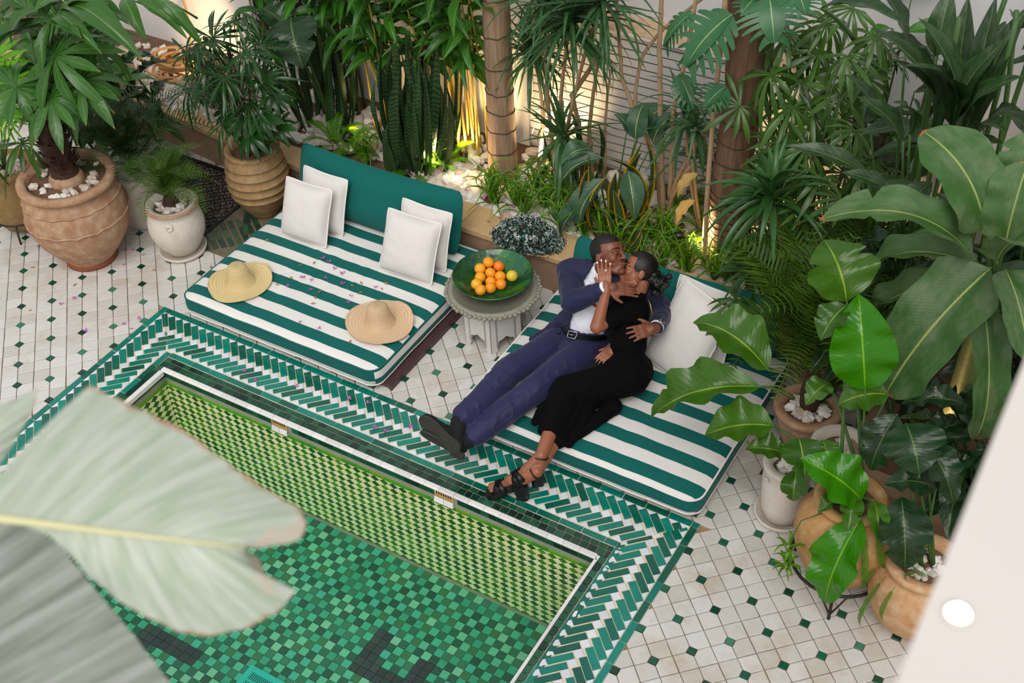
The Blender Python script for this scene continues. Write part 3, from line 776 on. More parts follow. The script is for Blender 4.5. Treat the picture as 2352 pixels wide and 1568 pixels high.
for k, (x, y, c, lab) in enumerate(fruit):
    r = .035+R.uniform(-.0012,.0015); dx, dy = x-(TX-.005), y-(TY+.015)
    placed.append([dx, dy, r])
for it in range(60):          # let the pile settle so that no two fruits overlap
    for i in range(len(placed)):
        for j in range(i):
            a, b = placed[i], placed[j]; d = math.hypot(a[0]-b[0], a[1]-b[1]); m = a[2]+b[2]+.0008
            if d < m:
                ux, uy = (a[0]-b[0])/d*(m-d)/2, (a[1]-b[1])/d*(m-d)/2; a[0] += ux; a[1] += uy; b[0] -= ux; b[1] -= uy
for k, ((x, y, c, lab), (dx, dy, r)) in enumerate(zip(fruit, placed)):
    rr = math.hypot(dx, dy); sl = .3 if rr > .12 else (.16 if rr > .07 else .02); z = TZ-.004+bowl_z(rr)+r*(1/math.cos(math.atan(sl)))+.001
    o = thing('orange' if k != 5 else 'grapefruit', lab, 'fruit', (TX-.005+dx, TY+.015+dy, z), R.uniform(0, 6), 'fruit in the emerald bowl')
    prof = [(r*math.sin(PI*i/14)*(1+.012*math.cos(3*i)), -r*.95*math.cos(PI*i/14)) for i in range(15)]; prof[-1] = (.0008, r*.925); prof[0] = (.0008, -r*.94)
    p = ob('peel', MB().lathe(prof, 20).mesh([m_or], True), o, Euler((R.uniform(-1.2,1.2), R.uniform(-1,1), 0)).to_matrix().to_4x4()); p.color = lin(c)
    ob('stem_scar', MB().lathe([(.0005,.0012),(.0025,.0010),(.0032,-.001)], 8).mesh([m_stem], True), p, T(0, 0, r*.925))

# ------------------------------------------------------------------ straw hats
def straw(name, c1, c2):
    t = NT(name); c = t.coord(); s = t.N('ShaderNodeSeparateXYZ'); t.L(c, s.inputs[0])
    rad = t.math('SQRT', t.math('ADD', t.math('POWER', s.outputs[0], 2), t.math('POWER', s.outputs[1], 2)))
    q = t.math('SUBTRACT', rad, t.math('MULTIPLY', s.outputs[2], .9))
    wv = t.math('FRACT', t.math('MULTIPLY', q, 62)); ridge = t.math('ABSOLUTE', t.math('SUBTRACT', wv, .5))
    ang = t.math('ARCTAN2', s.outputs[1], s.outputs[0]); br = t.math('SINE', t.math('ADD', t.math('MULTIPLY', ang, 110), t.math('MULTIPLY', q, 400)))
    h = t.math('ADD', t.math('MULTIPLY', ridge, 1.6), t.math('MULTIPLY', br, .22))
    n = t.noise(c, 9, 4); col = t.mix(n, c1, c2); t.base(t.mix(t.math('MULTIPLY', t.math('GREATER_THAN', ridge, .42), .45), col, '#9a6f3c'))
    t.set(Roughness=.7); t.bump(h, .55, .006); return t.m
def hat(label, x, y, z, br, mat, seed, lean):
    o = thing('straw_hat', label, 'hat', (x, y, z+.008), seed, 'straw sun hats on the mattress')
    cz = lambda r: .004
    prof = []
    crown = [(.001,.150),(.028,.149),(.048,.143),(.062,.128),(.071,.10),(.080,.06),(.090,.028),(.102,.010)]
    b = MB().lathe(crown, 40, wob=.03, seed=seed)
    b.v = [(x_+lean[0]*z_, y_+lean[1]*z_, z_) for x_, y_, z_ in b.v]; ob('crown', b.mesh([mat], True), o)
    b = MB(); n = 64; rings = 12; v = []; f = []
    for i in range(rings+1):
        r = .10+(br-.10)*i/rings
        for k in range(n):
            a = 2*PI*k/n; q = (i/rings); rr = r*(1+.03*q*math.sin(2*a+seed)+.02*q*noise.noise((math.cos(a)*2+seed, math.sin(a)*2, 1)))
            zz = .010-.006*q+.011*q*q*math.sin(3*a+seed)+.010*q*q*math.sin(2*a+seed*2)+.012*q*q
            v.append((rr*math.cos(a), rr*math.sin(a), max(.006, zz)))
    for i in range(rings):
        for k in range(n): j = (k+1) % n; f.append((i*n+k, i*n+j, (i+1)*n+j, (i+1)*n+k))
    b.add(v, f); ob('brim', b.mesh([mat], True), o)
    ob('brim_edge', MB().loop([v[rings*n+k] for k in range(n)], .003, 5).mesh([mat], True), o)
hat('yellow straw sun hat near the corner of the mattress', .505, .25, .203, .205, straw('straw_yellow', '#d9bf83', '#e3cf9d'), 1.3, (.0,.05))
hat('pinkish straw sun hat near the bare edge of the mattress', 1.545, .355, .203, .212, straw('straw_pink', '#d8b48c', '#e2c6a2'), 4.1, (.02,-.02))

# ------------------------------------------------------------------ frilled fabric hat on the planter coping
t = NT('maze_cloth'); c = t.coord(); w = t.N('ShaderNodeTexWave', wave_type='RINGS'); t.L(c, w.inputs[0]); w.inputs['Scale'].default_value = 9; w.inputs['Distortion'].default_value = 9; w.inputs['Detail'].default_value = 2; w.inputs['Detail Scale'].default_value = 2.2
col = t.ramp(w.outputs[0], [(0, '#06221d'), (.22, '#0a5c50'), (.46, '#e8e8e0'), (.53, '#0b6d60'), (.72, '#08130f'), (.90, '#dcdcd4')], 'CONSTANT').outputs[0]
t.base(col); t.set(Roughness=.85); t.bump(t.noise(c, 40, 3), .5, .01); m_maze = t.m
fh = thing('frilled_hat', 'crumpled frilly cloth hat in a green, white and black maze print on the planter coping', 'hat', (2.0, 1.40, .305), .18)
b = MB(); n = 54; rings = 16; v = []; f = []
for i in range(rings+1):
    q = i/rings
    for k in range(n):
        a = 2*PI*k/n; r = .235*q; z = .155*(1-q**1.7)+.02*noise.noise((math.cos(a)*3*q, math.sin(a)*3*q, 3))
        z += .03*q*noise.noise((math.cos(a)*6, math.sin(a)*6, q*5)); r *= 1+.10*noise.noise((math.cos(a)*4, math.sin(a)*4, q*4))
        v.append((r*math.cos(a)*1.0, r*math.sin(a)*.62, max(.006, z)))
for i in range(rings):
    for k in range(n): j = (k+1) % n; f.append((i*n+k, i*n+j, (i+1)*n+j, (i+1)*n+k))
b.add(v, f); ob('crown', b.mesh([m_maze], True), fh)
rr = random.Random(5)
for k in range(150):
    a = rr.uniform(0, 2*PI); q = math.sqrt(rr.uniform(.02, 1.0)); r = .235*q
    px, py, pz = r*math.cos(a), r*math.sin(a)*.62, .155*(1-q**1.7)+.008
    b = MB(); m = 9; v = []; f = []; ya = rr.uniform(0, PI); L = rr.uniform(.05, .085); hh = rr.uniform(.018, .034); ph = rr.uniform(0, 6)
    for i in range(m):
        s = i/(m-1)-.5; wv = .011*math.sin(s*16+ph)
        for e in (0, 1): v.append((s*L*(1+.2*e), wv*(1+1.1*e), hh*e-.004))
    for i in range(m-1): f.append((2*i, 2*i+2, 2*i+3, 2*i+1))
    out = Vector((math.cos(a)*q, math.sin(a)*q, .5)).normalized()
    mm = T(px, py, pz) @ out.to_track_quat('Z', 'X').to_matrix().to_4x4() @ RZ(ya)
    b.add(v, f); ob('frill', b.mesh([m_maze], True), fh, mm)
b = MB(); pts = [(-.12+.1*i, -.125-.012*math.sin(i), .004-.0*i) for i in range(4)]; b.tube(pts, .005, 5)
ob('straw_edge', b.mesh([plain('straw_rim', '#c9a56a', .7, .1, 30, 0)], True), fh, label='strip of straw edging')

# ------------------------------------------------------------------ pots
def clay(name, c1, c2, c3, stain=.5):
    t = NT(name); c = t.coord(); n1 = t.noise(c, 4.5, 5, .65); n2 = t.noise(c, 16, 4, .6); n3 = t.noise(c, 60, 2)
    a = t.mix(t.ramp(n1, [(.25, '#000000'), (.75, '#ffffff')]).outputs[0], c1, c2)
    b = t.mix(t.math('MULTIPLY', t.ramp(n2, [(.42, '#000000'), (.80, '#ffffff')]).outputs[0], stain), a, c3)
    t.base(b); t.set(Roughness=.85); t.p.inputs['Specular IOR Level'].default_value = .2; t.bump(t.math('ADD', n2, t.math('MULTIPLY', n3, .4)), .4, .012); return t.m
m_terra = clay('weathered_terracotta', '#b28c70', '#9c7357', '#cdb599', .7)
m_terra2 = clay('pale_terracotta', '#bd9260', '#a67c48', '#d0b68c', .5)
m_olive = clay('olive_clay', '#9b8157', '#84693f', '#b39b74', .5)
m_white = clay('whitewashed_clay', '#dcd5cb', '#cfc5b8', '#b9a58c', .35)
m_ribbed = clay('tan_ribbed_clay', '#a3835a', '#8a6c48', '#c0aa88', .5)
m_iron = plain('black_iron', '#1b1614', .5, .2, 20, .2, 60)
m_rust = plain('rusty_base', '#8a4b33', .8, .3, 14, .4, 40)
def pot(label, x, y, prof, mat, rim_r, inner_z, rz=0, extra=None, stones=True, group='clay pots', wob=.02, seed=1):
    o = thing('plant_pot', label, 'pot', (x, y, 0), rz, group)
    top = prof[-1]; wall = [(top[0]-.035, top[1]-.004), (top[0]-.045, inner_z-.02)]
    ob('body', MB().lathe([(.001, prof[0][1])]+prof+wall, 48, wob=wob, seed=seed).mesh([mat], True), o)
    ob('soil', MB().lathe([(.001, inner_z+.006), (rim_r*.6, inner_z+.002), (top[0]-.040, inner_z-.004)], 24, wob=.05).mesh([m_soil], True), o)
    if stones:
        for k in range(34):
            a = R.uniform(0, 6.28); r = (top[0]-.075)*math.sqrt(R.uniform(.10, 1)); s = R.uniform(.018, .036)*(1 if top[0] > .17 else .75)
            ob('stone', R.choice(rocks), o, T(r*math.cos(a), r*math.sin(a), inner_z+s*.55) @ Euler((R.uniform(-.4,.4), R.uniform(-.4,.4), a)).to_matrix().to_4x4() @ SC(s, s, s))
    return o
pA = pot('big round weathered terracotta urn with white stones, the largest pot', -.846+.01, .176, [(.16,0),(.17,.012),(.165,.03),(.235,.12),(.30,.22),(.335,.32),(.345,.40),(.338,.48),(.318,.56),(.298,.60),(.296,.625),(.318,.64),(.330,.655),(.328,.680),(.305,.690)], m_terra, .29, .64, seed=3)
for zz, rr_ in ((.40,.3465),(.545,.323)):
    pts = [((rr_+.003*math.sin(a*40))*math.cos(a*2*PI/48), (rr_+.003*math.sin(a*40))*math.sin(a*2*PI/48), zz+.006*math.sin(a*2.2)) for a in range(48)]
    ob('rope_band', MB().loop(pts, .009, 5).mesh([m_terra], True), pA)
ob('base_ring', MB().lathe([(.10,.0),(.18,.0),(.182,.03),(.17,.035)], 32).mesh([m_rust], True), pA, label='rust-red base ring')
pB = pot('large whitewashed pot half hidden behind the big terracotta urn', -.80, .70, [(.12,0),(.15,.01),(.14,.03),(.165,.10),(.18,.2),(.185,.3),(.178,.38),(.19,.40),(.195,.42),(.18,.43)], m_white, .17, .39, seed=5)
pC = pot('small white urn on a saucer with round side medallions', -.30, .53, [(.105,.02),(.115,.04),(.155,.10),(.185,.17),(.195,.235),(.188,.30),(.172,.35),(.165,.375),(.182,.395),(.186,.41),(.172,.417)], m_white, .16, .375, seed=7)
ob('saucer', MB().lathe([(.001,0),(.14,0),(.162,.012),(.168,.035),(.158,.036),(.15,.016),(.001,.014)], 40, wob=.02).mesh([m_white], True), pC)
ob('rim_band', MB().lathe([(.171,.4185),(.186,.4125),(.187,.405),(.184,.398)], 40).mesh([m_terra], True), pC, label='bare terracotta rim')
for a in (-1.0, 2.1): ob('medallion', MB().lathe([(.001,.010),(.010,.010),(.014,.016),(.024,.016),(.03,.006),(.032,-.004)], 20).mesh([m_white], True), pC, RZ(a) @ T(.178, 0, .325) @ RY(PI/2))
rib = [(.10,0),(.105,.02),(.13,.055),(.165,.11),(.19,.17)]
zb = [.19,.255,.32,.385,.45]; 
for k, z in enumerate(zb):
    r0 = [.198,.212,.215,.210,.196][k]; rib += [(r0,z),(r0+.012,z+.006),(r0+.010,z+.014),(r0+.001,z+.018),(r0,z+.045)]
rib += [(.19,.50),(.185,.515),(.192,.53),(.196,.545),(.185,.552)]
pD = pot('tan amphora pot with raised ribs standing by the mattress corner', -.085, 1.165, rib, m_ribbed, .17, .50, stones=False, seed=9, wob=.03)
pE = pot('olive brown jar on a black iron stand at the picture edge', -1.53, .20, [(.13,.05),(.15,.09),(.19,.16),(.225,.26),(.235,.35),(.225,.43),(.20,.49),(.215,.51),(.22,.53),(.20,.54)], m_olive, .19, .50, seed=11)
ob('iron_ring', MB().loop([(.185*math.cos(a*.2618), .185*math.sin(a*.2618), .14) for a in range(24)], .007, 6).mesh([m_iron], True), pE)
for a in (-2.2, -.9, .9, 2.6): ob('iron_leg', MB().tube([(.185*math.cos(a), .185*math.sin(a), .14), (.205*math.cos(a), .205*math.sin(a), .07), (.215*math.cos(a), .215*math.sin(a), 0)], .007, 6).mesh([m_iron], True), pE)
pR1 = pot('slim white pot on a white saucer beside the striped mattress end', 4.25, .275, [(.09,.02),(.11,.03),(.118,.10),(.122,.20),(.124,.29),(.120,.36),(.128,.385),(.131,.40),(.118,.408)], m_white, .11, .37, seed=13)
ob('saucer', MB().lathe([(.001,0),(.125,0),(.145,.012),(.15,.034),(.14,.035),(.132,.016),(.001,.014)], 40).mesh([m_white], True), pR1)
ob('lug', MB().loop([(.124+.012*math.sin(a*.5), .022*math.cos(a*.5), .335+.018*math.sin(a*.7)) for a in range(12)], .006, 5).mesh([m_white], True), pR1, RZ(-2.2))
pR2 = pot('large ochre jar in a black iron ring stand', 4.66, .0, [(.10,.06),(.14,.09),(.20,.18),(.24,.29),(.252,.39),(.24,.47),(.205,.54),(.165,.58),(.155,.60),(.172,.612),(.178,.632),(.16,.645)], m_terra2, .17, .60, stones=False, seed=15)
ob('iron_ring', MB().loop([(.245*math.cos(a*.2618), .245*math.sin(a*.2618), .17) for a in range(24)], .009, 6).mesh([m_iron], True), pR2)
for a in (-1.35, .75, 2.85):
    ob('iron_leg', MB().tube([(.245*math.cos(a), .245*math.sin(a), .17), (.25*math.cos(a), .25*math.sin(a), .09), (.262*math.cos(a), .262*math.sin(a), 0)], .009, 6).mesh([m_iron], True), pR2)
    for s in (-.28, .28): ob('iron_scroll', MB().tube([(.245*math.cos(a+s), .245*math.sin(a+s), .165), (.25*math.cos(a+s*.5), .25*math.sin(a+s*.5), .10), (.258*math.cos(a), .258*math.sin(a), .03)], .005, 5).mesh([m_iron], True), pR2)
pR3 = pot('squat terracotta jar with a pale chipped neck at the picture corner', 5.07, -.055, [(.13,0),(.145,.02),(.20,.09),(.232,.18),(.238,.26),(.22,.34),(.185,.39),(.165,.405),(.172,.42),(.19,.435),(.186,.455),(.168,.46)], clay('salmon_terracotta', '#c9a27a', '#b9804f', '#ded0b4', .6), .15, .42, seed=17)
pRb = pot('brown terracotta pot holding the feathery palm', 4.16, .83, [(.11,0),(.12,.02),(.15,.12),(.17,.22),(.175,.26),(.19,.27),(.19,.30),(.175,.305)], m_terra, .15, .27, seed=19)
pRw = pot('white pot glimpsed behind the banana leaves', 4.43, .74-.42+.12, [(.10,0),(.11,.02),(.13,.12),(.145,.24),(.155,.28),(.158,.31),(.145,.315)], m_white, .13, .27, seed=21)
pRw.location = (4.42, .62, 0)

# ------------------------------------------------------------------ floor grille and green bejmat patch
gr = thing('floor_grille', 'black wrought-iron scroll grille set in the floor by the ribbed urn', 'grille', (-.80, 1.06, 0), 0)
ob('pit', MB().box(-.56,.50,-.36,.36,.001,.004).mesh([plain('pit_dark', '#6e615a', .9, .4, 20, .4, 30)]), gr)
ob('frame', MB().box(-.58,.52,.35,.375,0,.02).box(-.58,.52,-.38,-.355,0,.012).box(-.58,-.56,-.36,.36,0,.012).box(.5,.52,-.36,.36,0,.012).mesh([m_iron]), gr)
rr = random.Random(3)
for i in range(17):
    for j in range(11):
        cx = -.53+i*.063; cy = -.33+j*.064; s = rr.choice((-1, 1)); ph = rr.uniform(0, 6.28)
        pts = [(cx+s*.036*(1-a/13*.7)*math.cos(a*.62+ph), cy+.036*(1-a/13*.7)*math.sin(a*.62+ph), .009+.002*(a % 2)) for a in range(14)]
        ob('scroll', MB().tube(pts, .0042, 4).mesh([m_iron], True), gr)
m_oldbej = glaze('worn_green_bejmat', ['#2f4a35','#27402f','#3a5538','#22382b','#41583a','#1f4634'], .35, .3, .3)
bj = struct(ob('trim_2', MB().add([(-.52,.60,.0012),(.13,.60,.0012),(.13,1.32,.0012),(-.52,1.32,.0012)], [(0,1,2,3)]).mesh([plain('old_grout', '#6d6450', .9, .3, 20, .3, 40)])))
for k in range(9):
    for s in range(3):
        x, y = -.27+.052*k*.72-.0, .70+.052*k*.72
        # two runs meeting in an open V
        cx, cy = -.42+s*.115+k*.0, .66+k*.044
        mm = T(-.40+.040*k+s*.088, .66+.040*k-s*.062+.06, .0) @ RZ(math.radians(-35+R.uniform(-3,3)))
        ob('brick', MB().prism([(-.05,-.019),(.05,-.019),(.05,.019),(-.05,.019)], 0, .005+R.uniform(0,.002), .002).mesh([m_oldbej]), bj, mm)
for k in range(6):
    mm = T(-.24+.036*k, 1.12-.05*k+.05, 0) @ RZ(math.radians(-42+R.uniform(-3,3)))
    ob('brick', MB().prism([(-.06,-.02),(.06,-.02),(.06,.02),(-.06,.02)], .0045, .009+R.uniform(0,.002), .002).mesh([m_oldbej]), bj, mm)

# coiled hose on the far bed
m_hose = plain('tan_hose', '#b98a52', .5, .15, 10, .1, 40)
hz = thing('coiled_hose', 'loose coil of tan hose lying on the lit bed near the wall', 'hose', (-1.6, 1.98, .29))
for k in range(11):
    ox, oy = R.uniform(-.09,.09), R.uniform(-.05,.05); rx, ry = R.uniform(.12,.19), R.uniform(.10,.15); tz = R.uniform(-.12,.12)
    ob('coil', MB().loop([(ox+rx*math.cos(a*.2244), oy+ry*math.sin(a*.2244), .02+.016*k+tz*math.cos(a*.2244)*.25+.03*abs(tz)) for a in range(28)], .010, 7).mesh([m_hose], True), hz)
ob('loose_end', MB().tube([(.1,.1,.08),(.0,.25,.22),(-.08,.34,.42),(-.14,.36,.7)], .010, 7).mesh([m_hose], True), hz)

# white ledge of the gallery the picture is taken from
m_parapet = plain('gallery_white', '#ddd6cf', .6, .03, 4, .05, 20)
lg = struct(ob('gallery_ledge', MB().box(0, .5, -1.2, 1.0, -.35, 0).mesh([m_parapet])))
lg.matrix_basis = T(5.467, -3.30, 4.35) @ RZ(math.radians(1.2))
ob('moulding', MB().box(-.006, .012, -1.2, 1.0, -.02, .001).mesh([m_parapet]), lg)
bl = NT('glint_glow'); bl.p.inputs['Emission Color'].default_value = (1, .97, .92, 1); bl.p.inputs['Emission Strength'].default_value = 6
glint = thing('ledge_glint', 'small round white lamp from a glowing bead on the blurred gallery ledge', 'glint', (5.493, -3.432, 4.35))  # glowing bead added to show a bright blurred highlight of unknown origin
ob('lens', MB().ball((0,0,.003), .011, 12, sc=(1,1,.5)).mesh([bl.m], True), glint); ob('collar', MB().lathe([(.011,0),(.015,0),(.015,.004),(.011,.005)], 16).mesh([m_parapet], True), glint)

# ------------------------------------------------------------------ garden spotlights (real lamps on the bed)
m_fix = plain('fixture_black', '#141414', .4, .1, 10, 0)
def uplight(label, x, y, power, aim, col=(1.0, .66, .30), size=75, lift=.10, z=.27):
    o = thing('garden_spotlight', label, 'spotlight', (x, y, z), 0, 'garden spotlights')
    d = (Vector(aim)-Vector((x, y, z+lift))).normalized(); mm = T(0, 0, lift) @ d.to_track_quat('Z', 'Y').to_matrix().to_4x4()
    ob('housing', MB().lathe([(.001,-.07),(.022,-.07),(.028,-.05),(.030,.0),(.026,.002),(.024,-.02),(.001,-.025)], 16).mesh([m_fix], True), o, mm)
    ob('spike', MB().tube([(0,0,-.02),(0,0,lift*.5),(0,0,lift-.03)], .007, 6).mesh([m_fix], True), o)
    ld = bpy.data.lights.new('bulb', 'SPOT'); ld.energy = power; ld.color = col; ld.spot_size = math.radians(size); ld.spot_blend = .6; ld.shadow_soft_size = .03
    l = bpy.data.objects.new('bulb', ld); COL.objects.link(l); l.parent = o; l.matrix_basis = mm @ RX(PI) @ T(0, 0, -.012)
uplight('black spotlight in the stones under the smooth palm trunk', .98, 1.72, 40, (1.40, 2.1, .45), size=130, lift=.20)
uplight('spotlight behind the smooth palm lighting the slatted wall', 1.72, 2.12, 34, (1.55, 2.42, .9), col=(1, .72, .38), size=120)
uplight('spotlight among the bamboo canes', 1.12, 2.02, 26, (1.05, 2.3, .9), size=110)
uplight('spotlight at the foot of the ringed palm trunk', 3.0, 1.66, 34, (3.2, 1.80, .55), col=(1, .72, .32), size=130, lift=.26)
uplight('spotlight among the stones beside the snake plants', .28, 1.80, 11, (.45, 2.2, .8), size=110, lift=.14)
uplight('spotlight beside the coiled hose', -1.28, 2.0, 18, (-1.75, 2.4, .5), col=(1, .62, .28), size=130, lift=.16)
uplight('spotlight deep in the palms by the far corner', 3.9, 1.9, 15, (3.8, 2.4, .9), col=(1, .62, .25), size=120)
uplight('spotlight under the banana plants', 4.85, .75, 14, (4.6, .9, 1.0), col=(1, .62, .25), size=130)

# ------------------------------------------------------------------ fallen petals
m_petal = plain('magenta_petal', '#b94fb0', .6, .2, 60, 0); m_dryleaf = plain('dry_leaf', '#a9782f', .7, .3, 40, 0)
def petal_mesh(seed):
    r = random.Random(seed); b = MB()
    for k in range(3):
        a = k*2.09+r.uniform(-.4,.4); L = .013; w = .008; c, s = math.cos(a), math.sin(a)
        pts = [(0,0,.001),(L*.5,w*.6,.006),(L,0,.004+r.uniform(0,.006)),(L*.5,-w*.6,.006)]
        b.add([(x*c-y*s, x*s+y*c, z) for x, y, z in pts], [(0,1,2,3)])
    return b.mesh([m_petal])
pms = [petal_mesh(i) for i in range(5)]
def leaf_bit(): return MB().add([(-.012,0,.001),(0,.005,.004),(.014,0,.002),(0,-.005,.003)], [(0,1,2,3)]).mesh([m_dryleaf])
dl = leaf_bit()
def scatter(n, xr, yr, z, lab, grp, me=None, cat='petal', nm='fallen_petal', ok=None, sc=(1.1,1.7)):
    for k in range(n):
        for _ in range(30):
            x, y = R.uniform(*xr), R.uniform(*yr)
            if ok is None or ok(x, y): break
        s = R.uniform(*sc); o = ob(nm, me or R.choice(pms), None, T(x, y, z) @ RZ(R.uniform(0,6.28)) @ SC(s, s, s)); tag(o, lab, cat, grp)
inpot = lambda x, y: math.hypot(x+.84, y-.18) > .2 and math.hypot(x+.3, y-.53) > .2 and x < .18
scatter(14, (-1.3, .15), (-.6, .6), .001, 'small magenta petal fallen on the white floor tiles', 'petals on the floor tiles', ok=inpot)
scatter(12, (-1.3, .15), (-.7, .6), .001, 'tiny dry brown leaf scrap on the white floor tiles', 'leaf scraps on the floor tiles', dl, 'leaf scrap', 'leaf_scrap', ok=inpot)
onmat = lambda x, y: all(math.hypot(x-a, y-b) > r for a, b, r in ((.505,.25,.22),(1.545,.355,.22)))
scatter(16, (.35, 1.65), (.12, .72), .211, 'small magenta petal on the striped mattress with the hats', 'petals on the mattress', ok=onmat)
scatter(14, (.35, 1.65), (.12, .72), .211, 'tiny dry leaf scrap on the striped mattress with the hats', 'leaf scraps on the mattress', dl, 'leaf scrap', 'leaf_scrap', ok=onmat)
scatter(8, (.1, 2.2), (-.04, -.28), .003, 'small magenta petal on the green herringbone tiles', 'petals on the pool border', ok=lambda x, y: True)
scatter(6, (1.66, 1.9), (1.40, 1.56), .303, 'small magenta petal on the ochre planter coping', 'petals on the coping')
scatter(30, (-.3, 3.2), (1.62, 2.0), .325, 'small magenta petal among the white stones of the bed', 'petals on the stones')
# ------------------------------------------------------------------ leaves
def leaf_mat(name, dark, lite, rib='#a9c46a', vein=0.0, rough=.38, trans=.22, edge=None, tip=None, mott=None, var=.22, spec=.5, dust_sheen=.0):
    t = NT(name); uv = t.coord('UV'); s = t.N('ShaderNodeSeparateXYZ'); t.L(uv, s.inputs[0]); u, v = s.outputs[0], s.outputs[1]
    av = t.math('ABSOLUTE', t.math('SUBTRACT', v, .5)); r = t.rnd(); n = t.noise(t.coord(), 5, 3)
    f = t.math('ADD', t.math('MULTIPLY', r, .6), t.math('MULTIPLY', n, .5))
    col = t.mix(f, dark, lite)
    if mott:
        w = t.N('ShaderNodeTexWave', bands_direction='X'); t.L(t.mapped(uv, (1, .12, 1)), w.inputs[0]); w.inputs['Scale'].default_value = 9; w.inputs['Distortion'].default_value = 6; w.inputs['Detail'].default_value = 3
        col = t.mix(t.math('MULTIPLY', w.outputs[0], .55), col, mott)
    if vein:
        ph = t.math('SINE', t.math('MULTIPLY', t.math('ADD', t.math('MULTIPLY', u, 1.0), t.math('MULTIPLY', av, -.35)), vein))
        col = t.mix(t.math('MULTIPLY', t.math('ADD', ph, 1.0), .08), col, lite); t.bump(ph, .09, .004)
    if dust_sheen:
        d = t.ramp(t.noise(t.coord(), 3.5, 4, .7), [(.45, '#000000'), (.75, '#ffffff')]).outputs[0]; col = t.mix(t.math('MULTIPLY', d, dust_sheen), col, '#9aa58c')  # dusty grey plus pale sky sheen, both put into the colour
    if rib: col = t.mix(t.math('LESS_THAN', av, .015), col, rib)
    if edge: col = t.mix(t.math('GREATER_THAN', av, .36), col, edge)
    if tip: col = t.mix(t.math('GREATER_THAN', t.math('ADD', u, t.math('MULTIPLY', t.math('SUBTRACT', n, .5), .12)), .965), col, tip)
    g = t.N('ShaderNodeHueSaturation'); g.inputs['Hue'].default_value = .478; g.inputs['Saturation'].default_value = 1.12; g.inputs['Value'].default_value = .74; t.L(col, g.inputs['Color']); col = g.outputs[0]
    t.base(col); t.set(Roughness=rough); t.p.inputs['Specular IOR Level'].default_value = spec*.8; trans *= .65
    tr = t.N('ShaderNodeBsdfTranslucent'); h = t.N('ShaderNodeHueSaturation'); t.L(col, h.inputs['Color']); h.inputs['Hue'].default_value = .475; h.inputs['Value'].default_value = 1.35; t.L(h.outputs[0], tr.inputs[0])
    mx = t.N('ShaderNodeMixShader'); mx.inputs[0].default_value = trans; t.L(t.p.outputs[0], mx.inputs[1]); t.L(tr.outputs[0], mx.inputs[2]); t.L(mx.outputs[0], t.out.inputs['Surface'])
    return t.m
ml_ban = leaf_mat('banana_leaf', '#2c5c2e', '#4d7f45', '#a8bd76', 260, .52, .2, dust_sheen=.42, tip='#b98d55')
ml_str = leaf_mat('strelitzia_leaf', '#24541d', '#46802f', '#97c05a', 110, .28, .2, dust_sheen=.12)
ml_brt = leaf_mat('fresh_leaf', '#157a12', '#2c9a1c', '#7fc84a', 110, .2, .25)
ml_dk = leaf_mat('dark_leaf', '#142f1c', '#26492c', '#5e7d4a', 90, .3, .12, dust_sheen=.08)
ml_gin = leaf_mat('ginger_leaf', '#15331a', '#28522a', '#6f9457', 60, .36, .16, dust_sheen=.22)
ml_lft = leaf_mat('drooping_leaf', '#205225', '#447f3c', '#7fae68', 40, .32, .2, tip='#b98d45', dust_sheen=.1)
ml_bop = leaf_mat('slate_leaf', '#2f5140', '#456a52', '#c3cf8e', 70, .45, .12, dust_sheen=.22)
ml_mon = leaf_mat('monstera_leaf', '#2f6245', '#4a8260', '#a5c789', 0, .35, .18, dust_sheen=.15)
ml_fan = leaf_mat('fan_leaf', '#274a20', '#4a7a36', None, 0, .34, .2, tip='#a98a4a', dust_sheen=.12)
ml_fand = leaf_mat('dark_fan_leaf', '#14381a', '#2c5c2e', None, 0, .28, .15, tip='#6d7a3a')
ml_fanb = leaf_mat('bright_fan_leaf', '#3f9a2a', '#6fc23a', None, 0, .35, .3)
ml_snk = leaf_mat('snake_leaf', '#1a3a24', '#2b4f2f', None, 0, .4, .08, mott='#56724f')
ml_sny = leaf_mat('gold_edged_leaf', '#23442a', '#35583a', None, 0, .4, .1, edge='#d3b83e', mott='#5f7a55')
ml_spd = leaf_mat('spider_leaf', '#3a7a2a', '#63a23c', '#a9cf6c', 0, .35, .25)
ml_drc = leaf_mat('dracaena_leaf', '#2a5433', '#4a7a4e', None, 0, .33, .18, dust_sheen=.15, tip='#8a6a44')
ml_yuc = leaf_mat('yucca_leaf', '#2c5a34', '#4c7c4a', None, 0, .3, .15)
ml_frn = leaf_mat('fern_leaf', '#2f6f22', '#5a9a38', None, 0, .45, .25)
ml_pal = leaf_mat('date_palm_leaf', '#2a5220', '#527d32', None, 0, .4, .2)
ml_pald = leaf_mat('dark_palm_leaf', '#1f4020', '#3b6532', None, 0, .4, .2)
ml_cane = leaf_mat('cane_leaf', '#1f5a26', '#458a3c', '#86b45a', 30, .32, .25)
ml_yel = leaf_mat('lamplit_leaf', '#c9b45a', '#e2d28a', '#efe6b0', 60, .45, .35)  # yellow of the lamplight shining through, put into the leaf colour
m_stemg = plain('green_stem', '#3c5e28', .5, .2, 20, 0); m_cane = plain('yellow_cane', '#b59a3c', .4, .2, 12, .1, 40); m_twig = plain('pale_bark', '#a98c6c', .8, .25, 18, .5, 60, .006); m_brown = plain('fibre_brown', '#432c1f', .9, .35, 30, .9, 60, .02)

